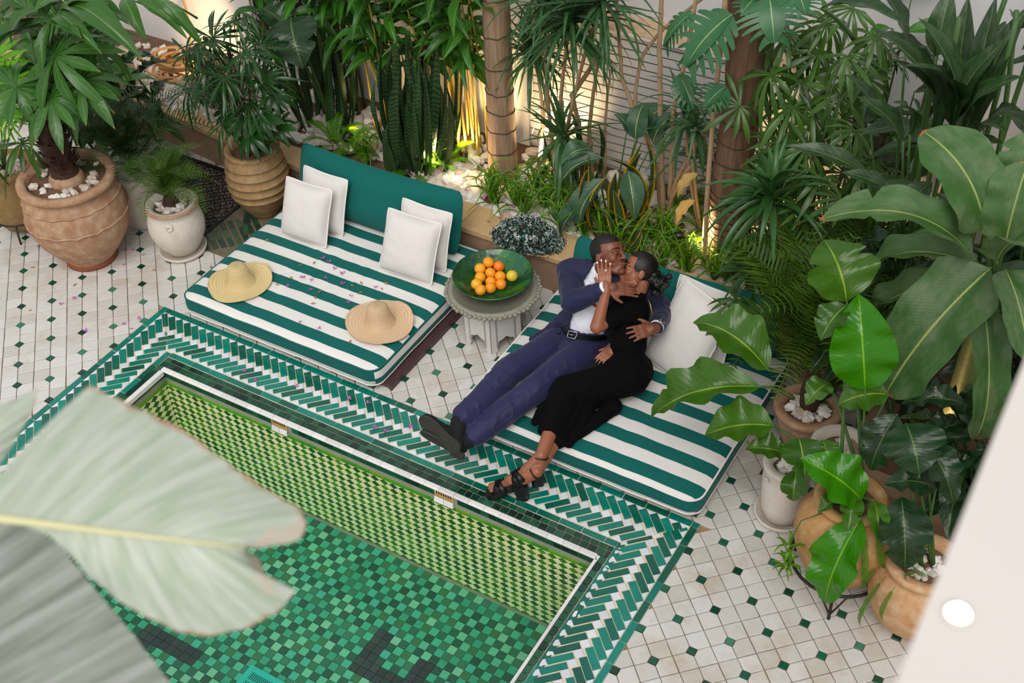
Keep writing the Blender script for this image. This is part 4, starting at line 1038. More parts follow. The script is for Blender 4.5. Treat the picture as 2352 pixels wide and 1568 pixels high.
def grid_leaf(mat, prof, n=14, m=4, arch=.25, fold=.12, wave=.0, wf=5, notch=(), seed=0, twist=0.0, curl=0.0, ar=.3):
    "unit leaf: length 1 on +x, full width 1 on y (scaled when placed), bends down along -z"
    r = random.Random(seed); b = MB(); v = []; f = []; uv = []
    for i in range(n+1):
        t = i/n; w = prof(t)/2
        for a, bq in notch:
            if abs(t-a) < .5/n: w *= bq
        z0 = arch*(4*t*(1-t))*.5 - arch*.0; zc = arch*(t*(1-t)*2)
        for j in range(-m, m+1):
            q = j/m; y = w*q
            z = zc + ar*(fold*abs(q)*w*4 - curl*q*q*w*2 + wave*abs(q)*math.sin(t*wf*6.28+(1.7 if q > 0 else 0)+seed)*w*6)
            a = twist*t; v.append((t, y*math.cos(a), z+ar*y*math.sin(a))); uv.append((t, .5+.5*q))
    k = 2*m+1
    for i in range(n):
        for j in range(2*m): f.append((i*k+j, (i+1)*k+j, (i+1)*k+j+1, i*k+j+1))
    b.add(v, f, 0, uv); return b.mesh([mat], True, True)
def ell(p=.5, a=.85): return lambda t: max(.0, math.sin(PI*min(1, t**a))**p if 0 < t < 1 else 0.0)
P_BAN = lambda t: min(1, (t/.10)**.6)*min(1, ((1-t)/.22)**.55) if 0 < t < 1 else 0
P_OV = ell(.75, .8); P_LA = ell(.85, .8)
P_ST = lambda t: min(1, .55+t*1.2)*min(1, ((1-t)/.28)**.8)
P_GR = lambda t: min(1, .7+t)*max(0, (1-t))**.55
var = lambda fn, n=4: [fn(i) for i in range(n)]
G = {}
G['b'] = var(lambda i: grid_leaf(ml_ban, P_BAN, 26, 4, .22+.1*i, .12, .022, 3, [(R.uniform(.2,.85), .55)] if i % 2 else [], i, ar=0.34), 5)
G['s'] = var(lambda i: grid_leaf(ml_str, P_OV, 18, 4, .25+.08*i, .16, .05, 3, [(.5+.1*i, .62)] if i else [], i, curl=.0, ar=0.5), 4)
G['sb'] = var(lambda i: grid_leaf(ml_brt, P_OV, 18, 4, .25+.08*i, .14, .06, 3, [], i, ar=0.5), 2)
G['sd'] = var(lambda i: grid_leaf(ml_dk, P_OV, 16, 4, .3+.08*i, .12, .05, 3, [(.6, .6)] if i else [], i, ar=0.5), 3)
G['l'] = var(lambda i: grid_leaf(ml_gin, P_LA, 14, 3, .16+.07*i, .16, .03, 3, [], i, twist=.25*(i-1.5), ar=0.17), 4)
G['ll'] = var(lambda i: grid_leaf(ml_lft, P_LA, 14, 3, .2+.1*i, .14, .03, 2, [], i, twist=.2*(i-1.5), ar=0.22), 4)
G['o'] = var(lambda i: grid_leaf(ml_bop, ell(.8, .72), 14, 3, .3+.1*i, .16, .02, 2, [], i, ar=0.42), 3)
G['c'] = var(lambda i: grid_leaf(ml_cane, P_LA, 9, 2, .3+.12*i, .14, .02, 2, [], i, twist=.3*(i-1.5), ar=0.26), 4)
G['k'] = var(lambda i: grid_leaf(ml_snk, P_ST, 12, 2, .05*i, .22, .03, 2, [], i, twist=.6*(i-1.5), ar=0.07), 4)
G['ky'] = var(lambda i: grid_leaf(ml_sny, P_ST, 12, 2, .05+.25*i, .2, .03, 2, [], i, twist=.5*(i-1), ar=0.09), 3)
G['p'] = var(lambda i: grid_leaf(ml_spd, P_GR, 8, 1, .5+.25*i, .2, 0, 1, [], i, ar=0.08), 4)
G['d'] = var(lambda i: grid_leaf(ml_drc, P_GR, 7, 1, .04+.16*i, .12, 0, 1, [], i, ar=0.05), 4)
G['y'] = var(lambda i: grid_leaf(ml_yuc, ell(.6, .55), 8, 1, .1+.15*i, .2, 0, 1, [], i, ar=0.11), 3)
G['ye'] = [grid_leaf(ml_yel, P_OV, 12, 3, .3, .1, .04, 3, [], 2)]
def monstera(i):
    r = random.Random(i+40); b = MB(); fr = 7
    for side in (-1, 1):
        for k in range(fr):
            t0 = .02+.90*k/fr; t1 = t0+.90/fr*.84 if k < fr-1 else .99; sw = .10+.16*(k/fr)
            w0 = math.sin(PI*min(.98, (k+.9)/(fr+.9))**.8)*.5+.10
            n = 5; v = []; uv = []; f = []
            for a in range(n+1):
                q = a/n; wid = (1-.25*q) if a < n else .45
                c0 = (t0+t1)/2+sw*q*q*1.0; hw = (t1-t0)/2*wid*(1.0+.35*(1-q))
                y = side*w0*q
                for e in (-1, 1):
                    x = c0+e*hw; v.append((x, y, .22*(x*(1-x)*2)+.10*q*w0-.10*q*q)); uv.append((x, .5+.5*side*q*.9))
            for a in range(n): f.append((2*a, 2*a+1, 2*a+3, 2*a+2) if side > 0 else (2*a, 2*a+2, 2*a+3, 2*a+1))
            b.add(v, f, 0, uv)
        # web along the rib
        v = []; uv = []; f = []
        for a in range(11):
            t = a/10; w = .22*math.sin(PI*min(.99, .1+.85*t)); v += [(t, 0, .22*t*(1-t)*2), (t+.05, side*w, .22*t*(1-t)*2+.03)]; uv += [(t, .5), (t, .5+side*.3)]
        for a in range(10): f.append((2*a, 2*a+2, 2*a+3, 2*a+1))
        b.add(v, f, 0, uv)
    return b.mesh([ml_mon], True, True)
G['m'] = var(monstera, 2)
def fan(mat, i, nl=11, spread=2.0, wid=.16, droop=.35, cup=.15):
    "unit fan frond: hub at the origin, leaflets radiating towards +x, radius 1"
    r = random.Random(i*7+3); b = MB()
    for k in range(nl):
        a = (k/(nl-1)-.5)*2*spread+r.uniform(-.05,.05); L = (1-.22*abs(a)/spread)*r.uniform(.72,1.06); dr = droop*r.uniform(.3,2.0); w = wid*r.uniform(.85,1.15)
        n = 7; v = []; uv = []; f = []; ca, sa = math.cos(a), math.sin(a); up = cup*r.uniform(.5,1.3); tw = r.uniform(-.4,.4)
        for s in range(n+1):
            t = s/n; rr = t*L*(1-.10*dr*t*t); z = up*t-dr*t*t*L; hw = w/2*min(1, .16+t*1.5)*min(1, ((1-t)/.35+.05)**.7)*(1 if s < n else .25)
            for e in (-1, 0, 1):
                ox, oy = rr*ca-e*hw*sa, rr*sa+e*hw*ca; v.append((ox, oy, z+abs(e)*hw*.30+e*hw*tw*.3)); uv.append((t, .5+.5*e))
        for s in range(n):
            for e in range(2): f.append((s*3+e, (s+1)*3+e, (s+1)*3+e+1, s*3+e+1))
        b.add(v, f, 0, uv)
    return b.mesh([mat], True, True)
G['f'] = var(lambda i: fan(ml_fan, i, 10+i, 1.9+.2*i, .118, .30+.16*i), 5)
G['fd'] = var(lambda i: fan(ml_fand, i+9, 13+i, 2.1+.2*i, .085, .35+.16*i), 5)
G['fw'] = var(lambda i: fan(ml_fand, i+19, 7+i, 1.7, .22, .5), 3)
G['fb'] = var(lambda i: fan(ml_fanb, i+29, 24, 2.3, .095, .25), 2)
G['fp'] = var(lambda i: fan(ml_lft, i+33, 13, 2.6, .20, .55), 2)
def pinnate(mat, i, n=24, ll=.22, w=.022, arch=.45, vee=.35, taper=.8, droopl=.15):
    r = random.Random(i*5+1); b = MB(); pts = []
    for s in range(15):
        t = s/14; pts.append(Vector((t*(1-.12*t*t), 0, arch*(t-1.05*t*t*t*1.2))))
    b.tube(pts, [.010*(1-.75*s/14) for s in range(15)], 4, 0, False)
    for k in range(n):
        t = .12+.86*k/(n-1); x = t*14; s = min(13, int(x)); p = pts[s].lerp(pts[s+1], x-s); d = (pts[s+1]-pts[s]).normalized()
        L = ll*(math.sin(PI*min(1, .12+t*.86))**taper)*r.uniform(.85,1.1)
        for sd in (-1, 1):
            dirv = (d*.75+Vector((0, sd, 0))+Vector((0,0,vee))).normalized(); q1 = p+dirv*L*.5; q2 = p+dirv*L-Vector((0,0,droopl*L)); side = d*w/2
            b.add([p-side*.6, p+side*.6, q1+side, q1-side, q2], [(0,1,2,3),(3,2,4)], 0, [(0,.3),(0,.7),(.5,.7),(.5,.3),(.9,.5)])
    return b.mesh([mat], False, True)
G['fe'] = var(lambda i: pinnate(ml_frn, i, 26, .17, .032, .5+.15*i, .1), 3)
G['dp'] = var(lambda i: pinnate(ml_pal, i, 30, .30, .018, .45+.12*i, .45), 4)
G['dd'] = var(lambda i: pinnate(ml_pald, i, 30, .30, .016, .5+.12*i, .35), 4)

def lmat(b, t, w, up=(0,0,1), roll=0.0, zs=1.0):
    "matrix placing a unit leaf from point b to point t, blade width w"
    b = Vector(b); t = Vector(t); wy = 2.37
    if t.y > wy: t.y = wy-(t.y-wy)*.4
    if b.y > wy: b.y = wy-.01
    X = t-b; L = X.length; X = X/L; Z = Vector(up); Z = Z-X*Z.dot(X)
    if Z.length < 1e-3: Z = X.orthogonal()
    Z.normalize(); Z = Matrix.Rotation(roll, 3, X) @ Z; Y = Z.cross(X)
    m = Matrix((X*L, Y*w, Z*L*zs)).transposed().to_4x4(); m.translation = b; return m
def fmat(c, axis, normal, r):
    c = Vector(c); c.y = min(c.y, 2.39-r*.75)
    X = Vector(axis).normalized(); Z = Vector(normal); Z = (Z-X*Z.dot(X)).normalized(); Y = Z.cross(X)
    m = Matrix((X*r, Y*r, Z*r)).transposed().to_4x4(); m.translation = Vector(c); return m
def put(root, name, me, mw):
    "a leaf given in world space, parented to its plant (whose Empty is only translated)"
    return ob(name, me, root, T(*(-root.location)) @ mw)
def stem(root, pts, r, mat, name='stem', n=6):
    o = Vector(root.location); return ob(name, MB().tube([Vector(p)-o for p in pts], r, n).mesh([mat], True), root)
def bez(a, b, c, n=7):
    a, b, c = Vector(a), Vector(b), Vector(c); return [a*(1-t)**2+b*2*t*(1-t)+c*t*t for t in [i/n for i in range(n+1)]]
def tuft(root, c, n, lens, wid, keys, el=(.3, 1.3), az=(0, 6.283), name='leaf', rr=None):
    "a rosette of leaves springing from point c"
    rr = rr or R; c = Vector(c)
    for k in range(n):
        a = az[0]+(az[1]-az[0])*((k+rr.uniform(-.4,.4))/n); e = rr.uniform(*el); L = rr.uniform(*lens)
        d = Vector((math.cos(a)*math.cos(e), math.sin(a)*math.cos(e), math.sin(e)))
        put(root, name, rr.choice(G[rr.choice(keys)]), lmat(c+d*.01, c+d*L, wid*rr.uniform(.8,1.2), (0,0,1), rr.uniform(-.3,.3)))
HERO = [
('ban','b',(4.862, 0.55, 1.794),(4.209, 0.35, 1.911),0.194,0.0),
('ban','b',(4.875, 0.6, 1.919),(4.495, 0.75, 2.235),0.307,0.0),
('ban','b',(4.944, 0.55, 1.767),(4.671, 0.25, 1.12),0.356,0.0),
('ban','b',(4.974, 0.6, 1.877),(4.959, 0.75, 2.216),0.245,0.0),
('ban','b',(4.97, 0.5, 1.848),(5.124, 0.2, 2.18),0.176,0.0),
('ban','b',(4.955, 0.5, 1.62),(5.096, 0.35, 0.935),0.166,0.0),
('ban','b',(5.014, 0.5, 1.816),(5.231, 0.2, 1.613),0.181,0.0),
('ban','b',(4.87, 0.6, 1.73),(4.374, 0.7, 1.35),0.183,0.0),
('ban','b',(4.828, 0.7, 1.541),(4.396, 0.75, 1.072),0.178,0.0),
('ban','b',(4.917, 0.7, 1.838),(4.682, 1.0, 2.006),0.212,0.0),
('ban','b',(4.944, 0.8, 1.95),(4.94, 0.9, 2.278),0.229,0.0),
('str','s',(4.392, 0.35, 1.506),(4.202, 0.5, 1.697),0.346,0.0),
('str','s',(4.407, 0.3, 1.528),(4.353, 0.15, 1.403),0.155,0.0),
('str','s',(4.595, 0.15, 1.198),(4.439, 0.35, 1.569),0.302,0.0),
('str','s',(4.059, 0.35, 0.921),(3.593, 0.45, 0.976),0.273,0.0),
('str','s',(4.063, 0.25, 0.892),(3.558, 0.05, 0.598),0.237,0.0),
('str','s',(4.187, 0.15, 0.761),(3.881, 0.0, 0.678),0.257,0.0),
('str','s',(4.269, 0.1, 0.653),(4.102, 0.0, 0.694),0.145,0.0),
('str','s',(4.347, 0.05, 0.847),(4.45, -0.1, 0.75),0.206,0.0),
('str','s',(4.72, -0.05, 0.697),(4.415, -0.12, 0.897),0.257,0.0),
('str','s',(4.747, -0.12, 0.657),(4.702, -0.33, 0.207),0.237,0.0),
('str','s',(4.69, 0.2, 1.171),(4.495, 0.1, 1.095),0.211,0.0),
('str','s',(4.777, -0.05, 0.721),(4.864, -0.2, 0.619),0.103,0.0),
('str','s',(4.36, 0.05, 0.627),(4.389, -0.03, 0.488),0.134,0.0),
('str','s',(4.451, 0.1, 0.838),(4.532, 0.0, 0.758),0.135,0.0),
('str','s',(4.387, 0.3, 1.02),(4.328, 0.15, 0.974),0.131,0.0),
('dk','s',(4.884, 0.0, 0.761),(5.004, -0.18, 0.487),0.249,0.0),
('dk','s',(4.813, 0.1, 1.127),(4.947, -0.05, 0.994),0.292,0.0),
('dk','s',(5.019, 0.05, 0.845),(4.803, -0.05, 0.852),0.16,0.0),
('dk','s',(4.897, 0.15, 1.013),(5.118, 0.0, 0.828),0.17,0.0),
('dk','s',(4.757, 0.15, 1.118),(4.722, 0.0, 0.858),0.191,0.0),
('gin','l',(4.532, 1.25, 1.982),(4.306, 1.1, 2.576),0.169,0.0),
('gin','l',(4.46, 1.25, 1.912),(4.12, 1.0, 2.533),0.156,0.0),
('gin','l',(4.555, 1.25, 1.969),(4.316, 0.95, 2.413),0.151,0.0),
('gin','l',(4.531, 1.25, 1.962),(4.678, 1.3, 2.47),0.154,0.0),
('gin','l',(4.58, 1.2, 1.968),(4.809, 1.1, 2.407),0.162,0.0),
('gin','l',(4.579, 1.3, 1.873),(4.702, 1.5, 2.544),0.156,0.0),
('gin','l',(4.418, 1.2, 1.871),(4.241, 1.0, 2.402),0.185,0.0),
('gin','l',(4.638, 1.2, 1.936),(4.813, 0.95, 2.202),0.13,0.0),
('gin','l',(3.889, 1.0, 2.571),(4.35, 0.8, 2.682),0.092,0.0),
('gin','l',(4.502, 1.35, 1.922),(4.427, 1.5, 2.527),0.157,0.0),
('gin','l',(4.355, 1.4, 2.241),(4.341, 1.5, 2.552),0.134,0.0),
('gin','l',(4.233, 1.0, 1.75),(3.85, 0.85, 1.904),0.101,0.0),
('gin','l',(4.382, 0.95, 1.738),(4.137, 0.85, 1.841),0.101,0.0),
('gin','l',(4.344, 1.1, 1.932),(4.116, 1.0, 2.171),0.114,0.0),
('gin','l',(4.369, 1.1, 1.976),(4.297, 0.95, 2.217),0.108,0.0),
('gin','l',(4.533, 1.0, 1.814),(4.438, 0.85, 1.662),0.132,0.0),
('gin','l',(4.644, 1.1, 1.837),(4.815, 0.95, 2.145),0.13,0.0),
('gin','l',(4.454, 1.0, 1.789),(4.315, 0.8, 1.743),0.109,0.0),
('gin','l',(4.664, 1.3, 1.972),(4.835, 1.2, 2.171),0.133,0.0),
('gin','l',(4.383, 1.3, 1.891),(4.145, 1.05, 1.94),0.123,0.0),
('gin','l',(4.597, 1.3, 2.001),(4.569, 1.4, 2.603),0.132,0.0),
('gin','l',(4.182, 1.5, 2.195),(4.034, 1.4, 2.53),0.135,0.0),
('gin','l',(4.13, 1.3, 1.818),(3.985, 1.2, 2.155),0.113,0.0),
('mon','m',(3.218, 1.62, 2.102),(3.046, 1.45, 1.837),0.341,0.0),
('mon','m',(3.417, 1.62, 2.239),(3.507, 1.5, 2.068),0.309,0.0),
('mon','m',(3.309, 1.7, 2.179),(3.281, 1.6, 2.131),0.17,0.0),
('mon','m',(3.222, 1.6, 1.675),(3.153, 1.5, 1.58),0.212,0.0),
('mon','m',(2.827, 2.0, 1.847),(2.682, 1.95, 1.621),0.164,0.0),
('mon','m',(2.802, 1.9, 1.488),(2.941, 1.8, 1.343),0.159,0.0),
('mon','m',(3.612, 1.5, 2.348),(3.689, 1.4, 2.317),0.184,0.0),
('bop','o',(2.269, 1.8, 0.864),(2.123, 1.65, 0.79),0.146,0.0),
('bop','o',(2.374, 1.75, 0.859),(2.143, 1.62, 0.646),0.126,0.0),
('bop','o',(2.399, 1.72, 0.727),(2.296, 1.58, 0.377),0.164,0.0),
('bop','o',(2.55, 1.75, 0.815),(2.67, 1.62, 0.569),0.152,0.0),
('bop','o',(2.285, 1.65, 0.53),(2.162, 1.56, 0.284),0.143,0.0),
('bop','o',(2.439, 1.95, 0.964),(2.371, 1.9, 1.094),0.112,0.0),
('bop','o',(2.501, 1.95, 0.917),(2.483, 2.1, 1.101),0.169,0.0),
('bop','o',(2.6, 2.0, 0.885),(2.726, 2.1, 1.088),0.21,0.0),
('bop','o',(2.482, 2.05, 0.919),(2.619, 2.2, 1.052),0.198,0.0),
('bop','o',(2.761, 2.05, 0.838),(3.025, 2.0, 0.817),0.154,0.0),
('lft','l',(-0.761, 0.5, 1.733),(0.026, 0.35, 1.658),0.178,0.0),
('lft','l',(-0.796, 0.4, 1.721),(-1.236, 0.2, 1.141),0.167,0.0),
('lft','l',(-0.783, 0.4, 1.724),(-0.355, 0.25, 1.771),0.15,0.0),
('lft','l',(-0.802, 0.4, 1.705),(-0.755, 0.2, 1.428),0.08,0.0),
('lft','l',(-0.794, 0.45, 1.713),(-0.272, 0.3, 1.659),0.13,0.0),
('lft','l',(-0.484, 0.75, 1.777),(-0.197, 0.6, 1.602),0.105,0.0),
('lft','l',(-0.444, 0.8, 1.763),(-0.058, 0.8, 1.562),0.099,0.0),
('lft','l',(-0.358, 0.85, 1.774),(-0.051, 0.9, 1.459),0.094,0.0),
('lft','l',(-0.872, 0.45, 1.71),(-1.209, 0.35, 1.634),0.151,0.0),
('lft','l',(-0.88, 0.4, 1.657),(-1.215, 0.25, 1.466),0.152,0.0),
('lft','l',(-0.865, 0.45, 1.726),(-1.01, 0.5, 1.878),0.135,0.0),
('lft','l',(-0.751, 0.5, 1.759),(-0.273, 0.45, 1.918),0.13,0.0),
('lft','l',(-0.68, 0.55, 1.781),(-0.193, 0.5, 1.769),0.121,0.0),
('lft','l',(-0.761, 0.5, 1.83),(-0.855, 0.35, 1.775),0.133,0.0),
('lft','l',(-0.638, 0.6, 1.826),(-0.669, 0.4, 1.706),0.117,0.0),
('lft','l',(-0.996, 0.4, 1.75),(-1.258, 0.4, 1.781),0.137,0.0),
('lft','l',(-0.868, 0.4, 1.779),(-0.97, 0.2, 1.582),0.134,0.0),
('dkb','b',(-0.003, 1.7, 1.306),(0.216, 1.5, 1.07),0.363,0.0),
('dkb','b',(-0.116, 1.75, 1.191),(-0.359, 1.8, 1.245),0.223,0.0),
('dkb','b',(0.123, 1.8, 1.353),(0.45, 1.8, 1.552),0.183,0.0)]
FANS = [
('rhr',(3.625, 1.55, 1.674),0.288),
('rhr',(3.313, 1.6, 1.575),0.25),
('rhr',(3.615, 1.7, 1.761),0.291),
('rhr',(3.498, 1.75, 1.978),0.258),
('rhr',(3.676, 1.75, 1.922),0.233),
('rhr',(3.875, 1.6, 2.026),0.233),
('rhr',(3.863, 1.6, 1.8),0.241),
('rhr',(4.027, 1.4, 1.732),0.224),
('rhr',(3.781, 1.4, 1.553),0.265),
('rhr',(3.601, 1.5, 1.469),0.21),
('rhr',(3.683, 1.8, 2.066),0.232),
('rhr',(3.494, 1.5, 1.176),0.215),
('rhr',(3.925, 1.25, 1.494),0.225),
('rhr',(3.857, 1.2, 1.308),0.203),
('rhr',(4.072, 1.15, 1.466),0.198),
('rhr',(3.987, 1.6, 1.923),0.214),
('rhr',(3.382, 1.8, 1.606),0.229),
('rhr',(3.74, 1.6, 1.619),0.245),
('rhr',(3.673, 1.4, 1.352),0.221),
('rhr',(3.81, 1.8, 2.182),0.217),
('rhr',(3.974, 1.7, 2.095),0.214),
('rhp',(3.632, 0.95, 0.769),0.222),
('rhp',(3.66, 1.05, 0.91),0.221),
('rhp',(3.787, 0.85, 0.811),0.181),
('rhp',(3.519, 1.05, 0.618),0.152),
('rhp',(3.756, 1.1, 0.986),0.195),
('rhd',(-0.204, 1.15, 1.368),0.266),
('rhd',(-0.202, 1.05, 1.22),0.272),
('rhd',(-0.005, 1.2, 1.29),0.276),
('rhd',(-0.478, 1.1, 0.94),0.226),
('rhd',(-0.113, 1.3, 1.422),0.242),
('rhd',(0.198, 1.15, 1.158),0.214),
('rhd',(-0.593, 1.25, 1.121),0.222),
('rhd',(0.061, 1.3, 1.289),0.226),
('rhd',(-0.016, 1.0, 1.164),0.238),
('rhd',(-0.134, 1.4, 1.449),0.213),
('rhl',(0.023, 1.05, 0.883),0.227),
('rhl',(-0.139, 1.1, 0.861),0.215),
('rhl',(0.145, 1.1, 0.906),0.226),
('rhl',(0.097, 1.0, 0.778),0.196),
('rhl',(0.177, 1.2, 1.027),0.21),
('rhl',(0.228, 1.15, 0.816),0.181),
('fpa',(-0.727, 0.3, 1.537),0.458),
('fpe',(-1.383, 0.3, 1.124),0.334),
('fpe',(-1.261, 0.2, 1.012),0.252),
('fpe',(-1.561, 0.4, 1.208),0.355)]
# ------------------------------------------------------------------ plants
PLG = 'courtyard plants'
def hero(root, pl, base, crown, keys, r, smat, bright={}, up=(0, -.25, 1)):
    k = -1
    for (p, sp, b, t, w, roll) in HERO:
        if p != pl: continue
        k += 1
        key = bright.get(k, keys); b = Vector(b); t = Vector(t); c = Vector(crown(b, t))
        lab = 'glossy bright young leaf' if key == 'sb' else None
        o = put(root, 'leaf', R.choice(G[key]), lmat(b, t, w, up, roll + R.uniform(-.12, .12)))
        if lab: o['label'] = lab
        if (b-c).to_2d().length > .55: c = b+Vector((.1, .25, -.25))
        mid = c.lerp(b, .55)+Vector((0, 0, .10*(b-c).length)); stem(root, bez(c, mid, b), [r*(1-.5*i/7) for i in range(8)], smat, 'petiole')
# banana
ban = thing('banana_plant', 'tall banana plant with big dusty leaves by the white gallery ledge', 'plant', (4.92, .88, .26), 0, 'big leaved plants')
cb = Vector((4.95, .66, 1.55)); stem(ban, bez((4.92,.88,.24), (4.90,.84,.95), cb, 8), [.065,.062,.058,.055,.05,.046,.042,.036,.03], plain('banana_stem', '#6f7a45', .5, .25, 9, .3, 30), 'trunk', 12)
hero(ban, 'ban', None, lambda b, t: cb, 'b', .016, m_stemg)
sr = thing('strelitzia', 'bird of paradise plant with glossy leaves rising from the ochre jar', 'plant', (4.66, 0, .60), 0, 'big leaved plants')
for (b_, t_, w_) in (((4.66,-.05,.70),(4.56,-.20,.66),.10),((4.68,-.06,.72),(4.72,-.22,.64),.11),((4.60,.02,.72),(4.48,.02,.74),.10)): put(sr, 'leaf', R.choice(G['s']), lmat(b_, t_, w_)); stem(sr, bez((4.66,0,.60), (4.66,-.02,.70), b_, 5), .006, m_stemg, 'petiole', 5)
hero(sr, 'str', None, lambda b, t: Vector((4.66+R.uniform(-.07,.07), R.uniform(-.06,.08), .60)), 's', .012, m_stemg, {2: 'sb', 8: 'sb', 9: 'sb'})
dk = thing('dark_leaf_plant', 'dark broad leaved plant growing in the squat terracotta jar', 'plant', (5.07, -.055, .42), 0, 'big leaved plants')
hero(dk, 'dk', None, lambda b, t: Vector((5.07+R.uniform(-.05,.05), -.05+R.uniform(-.05,.05), .42)), 'sd', .010, m_stemg)
gi = thing('ginger_clump', 'tall clump of long dark ginger leaves against the far right wall', 'plant', (4.55, 1.55, .26), 0, 'big leaved plants')
gb = [Vector((4.55+.22*math.cos(a), 1.55+.16*math.sin(a), .25)) for a in (0, 1.05, 2.1, 3.2, 4.2, 5.2)]
hero(gi, 'gin', None, lambda b, t: min(gb, key=lambda g: (g.x-b.x)**2+(g.y-b.y)**2), 'l', .013, m_stemg)
rr = random.Random(21)
for k in range(22):        # the inner leaves of the clump
    a = rr.uniform(0, 6.28); z = rr.uniform(1.0, 2.6); c = Vector((4.5+rr.uniform(-.35,.45), 1.75+rr.uniform(-.05,.35), z)); e = rr.uniform(-.3, .9); L = rr.uniform(.35, .6)
    put(gi, 'leaf', rr.choice(G['l']), lmat(c, c+Vector((math.cos(a)*math.cos(e), math.sin(a)*math.cos(e), math.sin(e)))*L, rr.uniform(.09,.14)))
for g_ in gb: stem(gi, bez(g_, g_+Vector((0,0,1.2)), g_+Vector((rr.uniform(-.2,.2), rr.uniform(-.2,.1), 2.3))), .014, m_stemg, 'cane')
mo = thing('monstera', 'climbing split-leaf monstera on the rough dark palm trunk', 'plant', (3.14, 1.66, .27), 0, 'big leaved plants')
ms = bez((3.14,1.66,.25), (3.10,1.68,1.2), (3.16,1.70,2.5), 14); stem(mo, ms, .016, m_twig, 'vine', 7)
hero(mo, 'mon', None, lambda b, t: min(ms, key=lambda q: abs(q.z-(b.z-.12))), 'm', .007, m_stemg)
for zz in (.75, .95):
    put(mo, 'leaf', G['ye'][0], lmat((2.98+.05*zz, 1.74, zz), (2.94, 1.66, zz-.16), .10)).__setitem__('label', 'leaf with yellow light from below put into its colour')
bp_ = thing('slate_leaf_plant', 'grey-green broad leaved plant with pale midribs behind the head of the man', 'plant', (2.45, 1.78, .26), 0, 'big leaved plants')
hero(bp_, 'bop', None, lambda b, t: Vector((2.45+R.uniform(-.05,.05), 1.80+R.uniform(-.05,.05), .26)), 'o', .008, m_stemg)
# potted fan palm of the big urn
fp = thing('fan_palm', 'drooping broad-leaved palm with a fibrous stump in the big terracotta urn', 'palm', (-.84, .18, .64), 0, 'potted palms')
stem(fp, [(-.84,.18,.62),(-.845,.185,.68),(-.86,.19,.74),(-.88,.20,.9),(-.90,.22,1.08),(-.91,.25,1.22)], [.115,.10,.085,.095,.085,.05], m_brown, 'trunk', 14)
ob('trunk_base', MB().lathe([(.12,-.01),(.115,.03),(.10,.055),(.085,.06)], 20).mesh([m_terra], True), fp, label='bare brown collar of the stump')
rr = random.Random(4)
for k in range(150):
    a = rr.uniform(0, 6.28); z = rr.uniform(.08, .54); b_ = Vector((.085*math.cos(a)-.03*z, .085*math.sin(a)+.03*z, z)); d = Vector((math.cos(a)*.05, math.sin(a)*.05, rr.uniform(.04,.09)))
    b = MB().add([b_-Vector((-math.sin(a), math.cos(a), 0))*.022, b_+Vector((-math.sin(a), math.cos(a), 0))*.022, b_+d], [(0,1,2)]); ob('leaf_scale', b.mesh([m_brown]), fp)
ct = Vector((-.905, .24, 1.16))
hero(fp, 'lft', None, lambda b, t: ct, 'll', .008, m_stemg)
def fans_of(root, pl, keys, hub, r=.006, smat=None, jit=.5, up=(.25,-.55,.75), sc=1.0, droop=.0):
    for (p, c, rad) in FANS:
        if p != pl: continue
        c = Vector(c); h = Vector(hub(c)); ax = c-h; ax.z = ax.z*.15-droop; ax += Vector((R.uniform(-.4,.4), R.uniform(-.5,.1), 0))*ax.length*jit
        nrm = Vector(up)+Vector((R.uniform(-.4,.4), R.uniform(-.4,.4), R.uniform(-.2,.2)))
        put(root, 'fan_leaf', R.choice(G[R.choice(keys)]), fmat(c, ax, nrm, rad*sc)); stem(root, bez(h, h.lerp(c, .5)+Vector((0,0,.08)), c, 5), r*.6, smat or m_stemg, 'petiole', 5)
fans_of(fp, 'fpa', ['fp'], lambda c: ct)
for c_, ax, rad in (((-.75,.60,1.5), (.5,.8,.0), .34), ((-.64,.12,1.36), (.6,-.6,-.35), .36), ((-.84,.04,1.42), (.1,-.9,-.32), .36), ((-.58,.32,1.38), (.85,-.3,-.3), .36)):
    put(fp, 'fan_leaf', R.choice(G['fp']), fmat(c_, ax, (.2,-.3,.9), rad)); stem(fp, bez(ct, Vector(ct).lerp(Vector(c_), .5)+Vector((0,0,.06)), c_, 5), .006, m_stemg, 'petiole', 5)
fe = thing('bright_fan_palm', 'bright green fan palm in the jar at the picture edge', 'palm', (-1.53, .20, .49), 0, 'potted palms')
fans_of(fe, 'fpe', ['fb'], lambda c: Vector((-1.53, .20, .52)), .008)
for k in range(5):
    a = k*1.26; c_ = Vector((-1.53+.3*math.cos(a), .2+.3*math.sin(a), .8+.1*(k % 2))); put(fe, 'fan_leaf', R.choice(G['fb'] if k % 2 else G['f']), fmat(c_, (math.cos(a), math.sin(a), -.1), (0,0,1), .32)); stem(fe, bez((-1.53,.2,.49), (-1.53+.1*math.cos(a), .2+.1*math.sin(a), .8), c_), .006, m_stemg, 'petiole', 5)
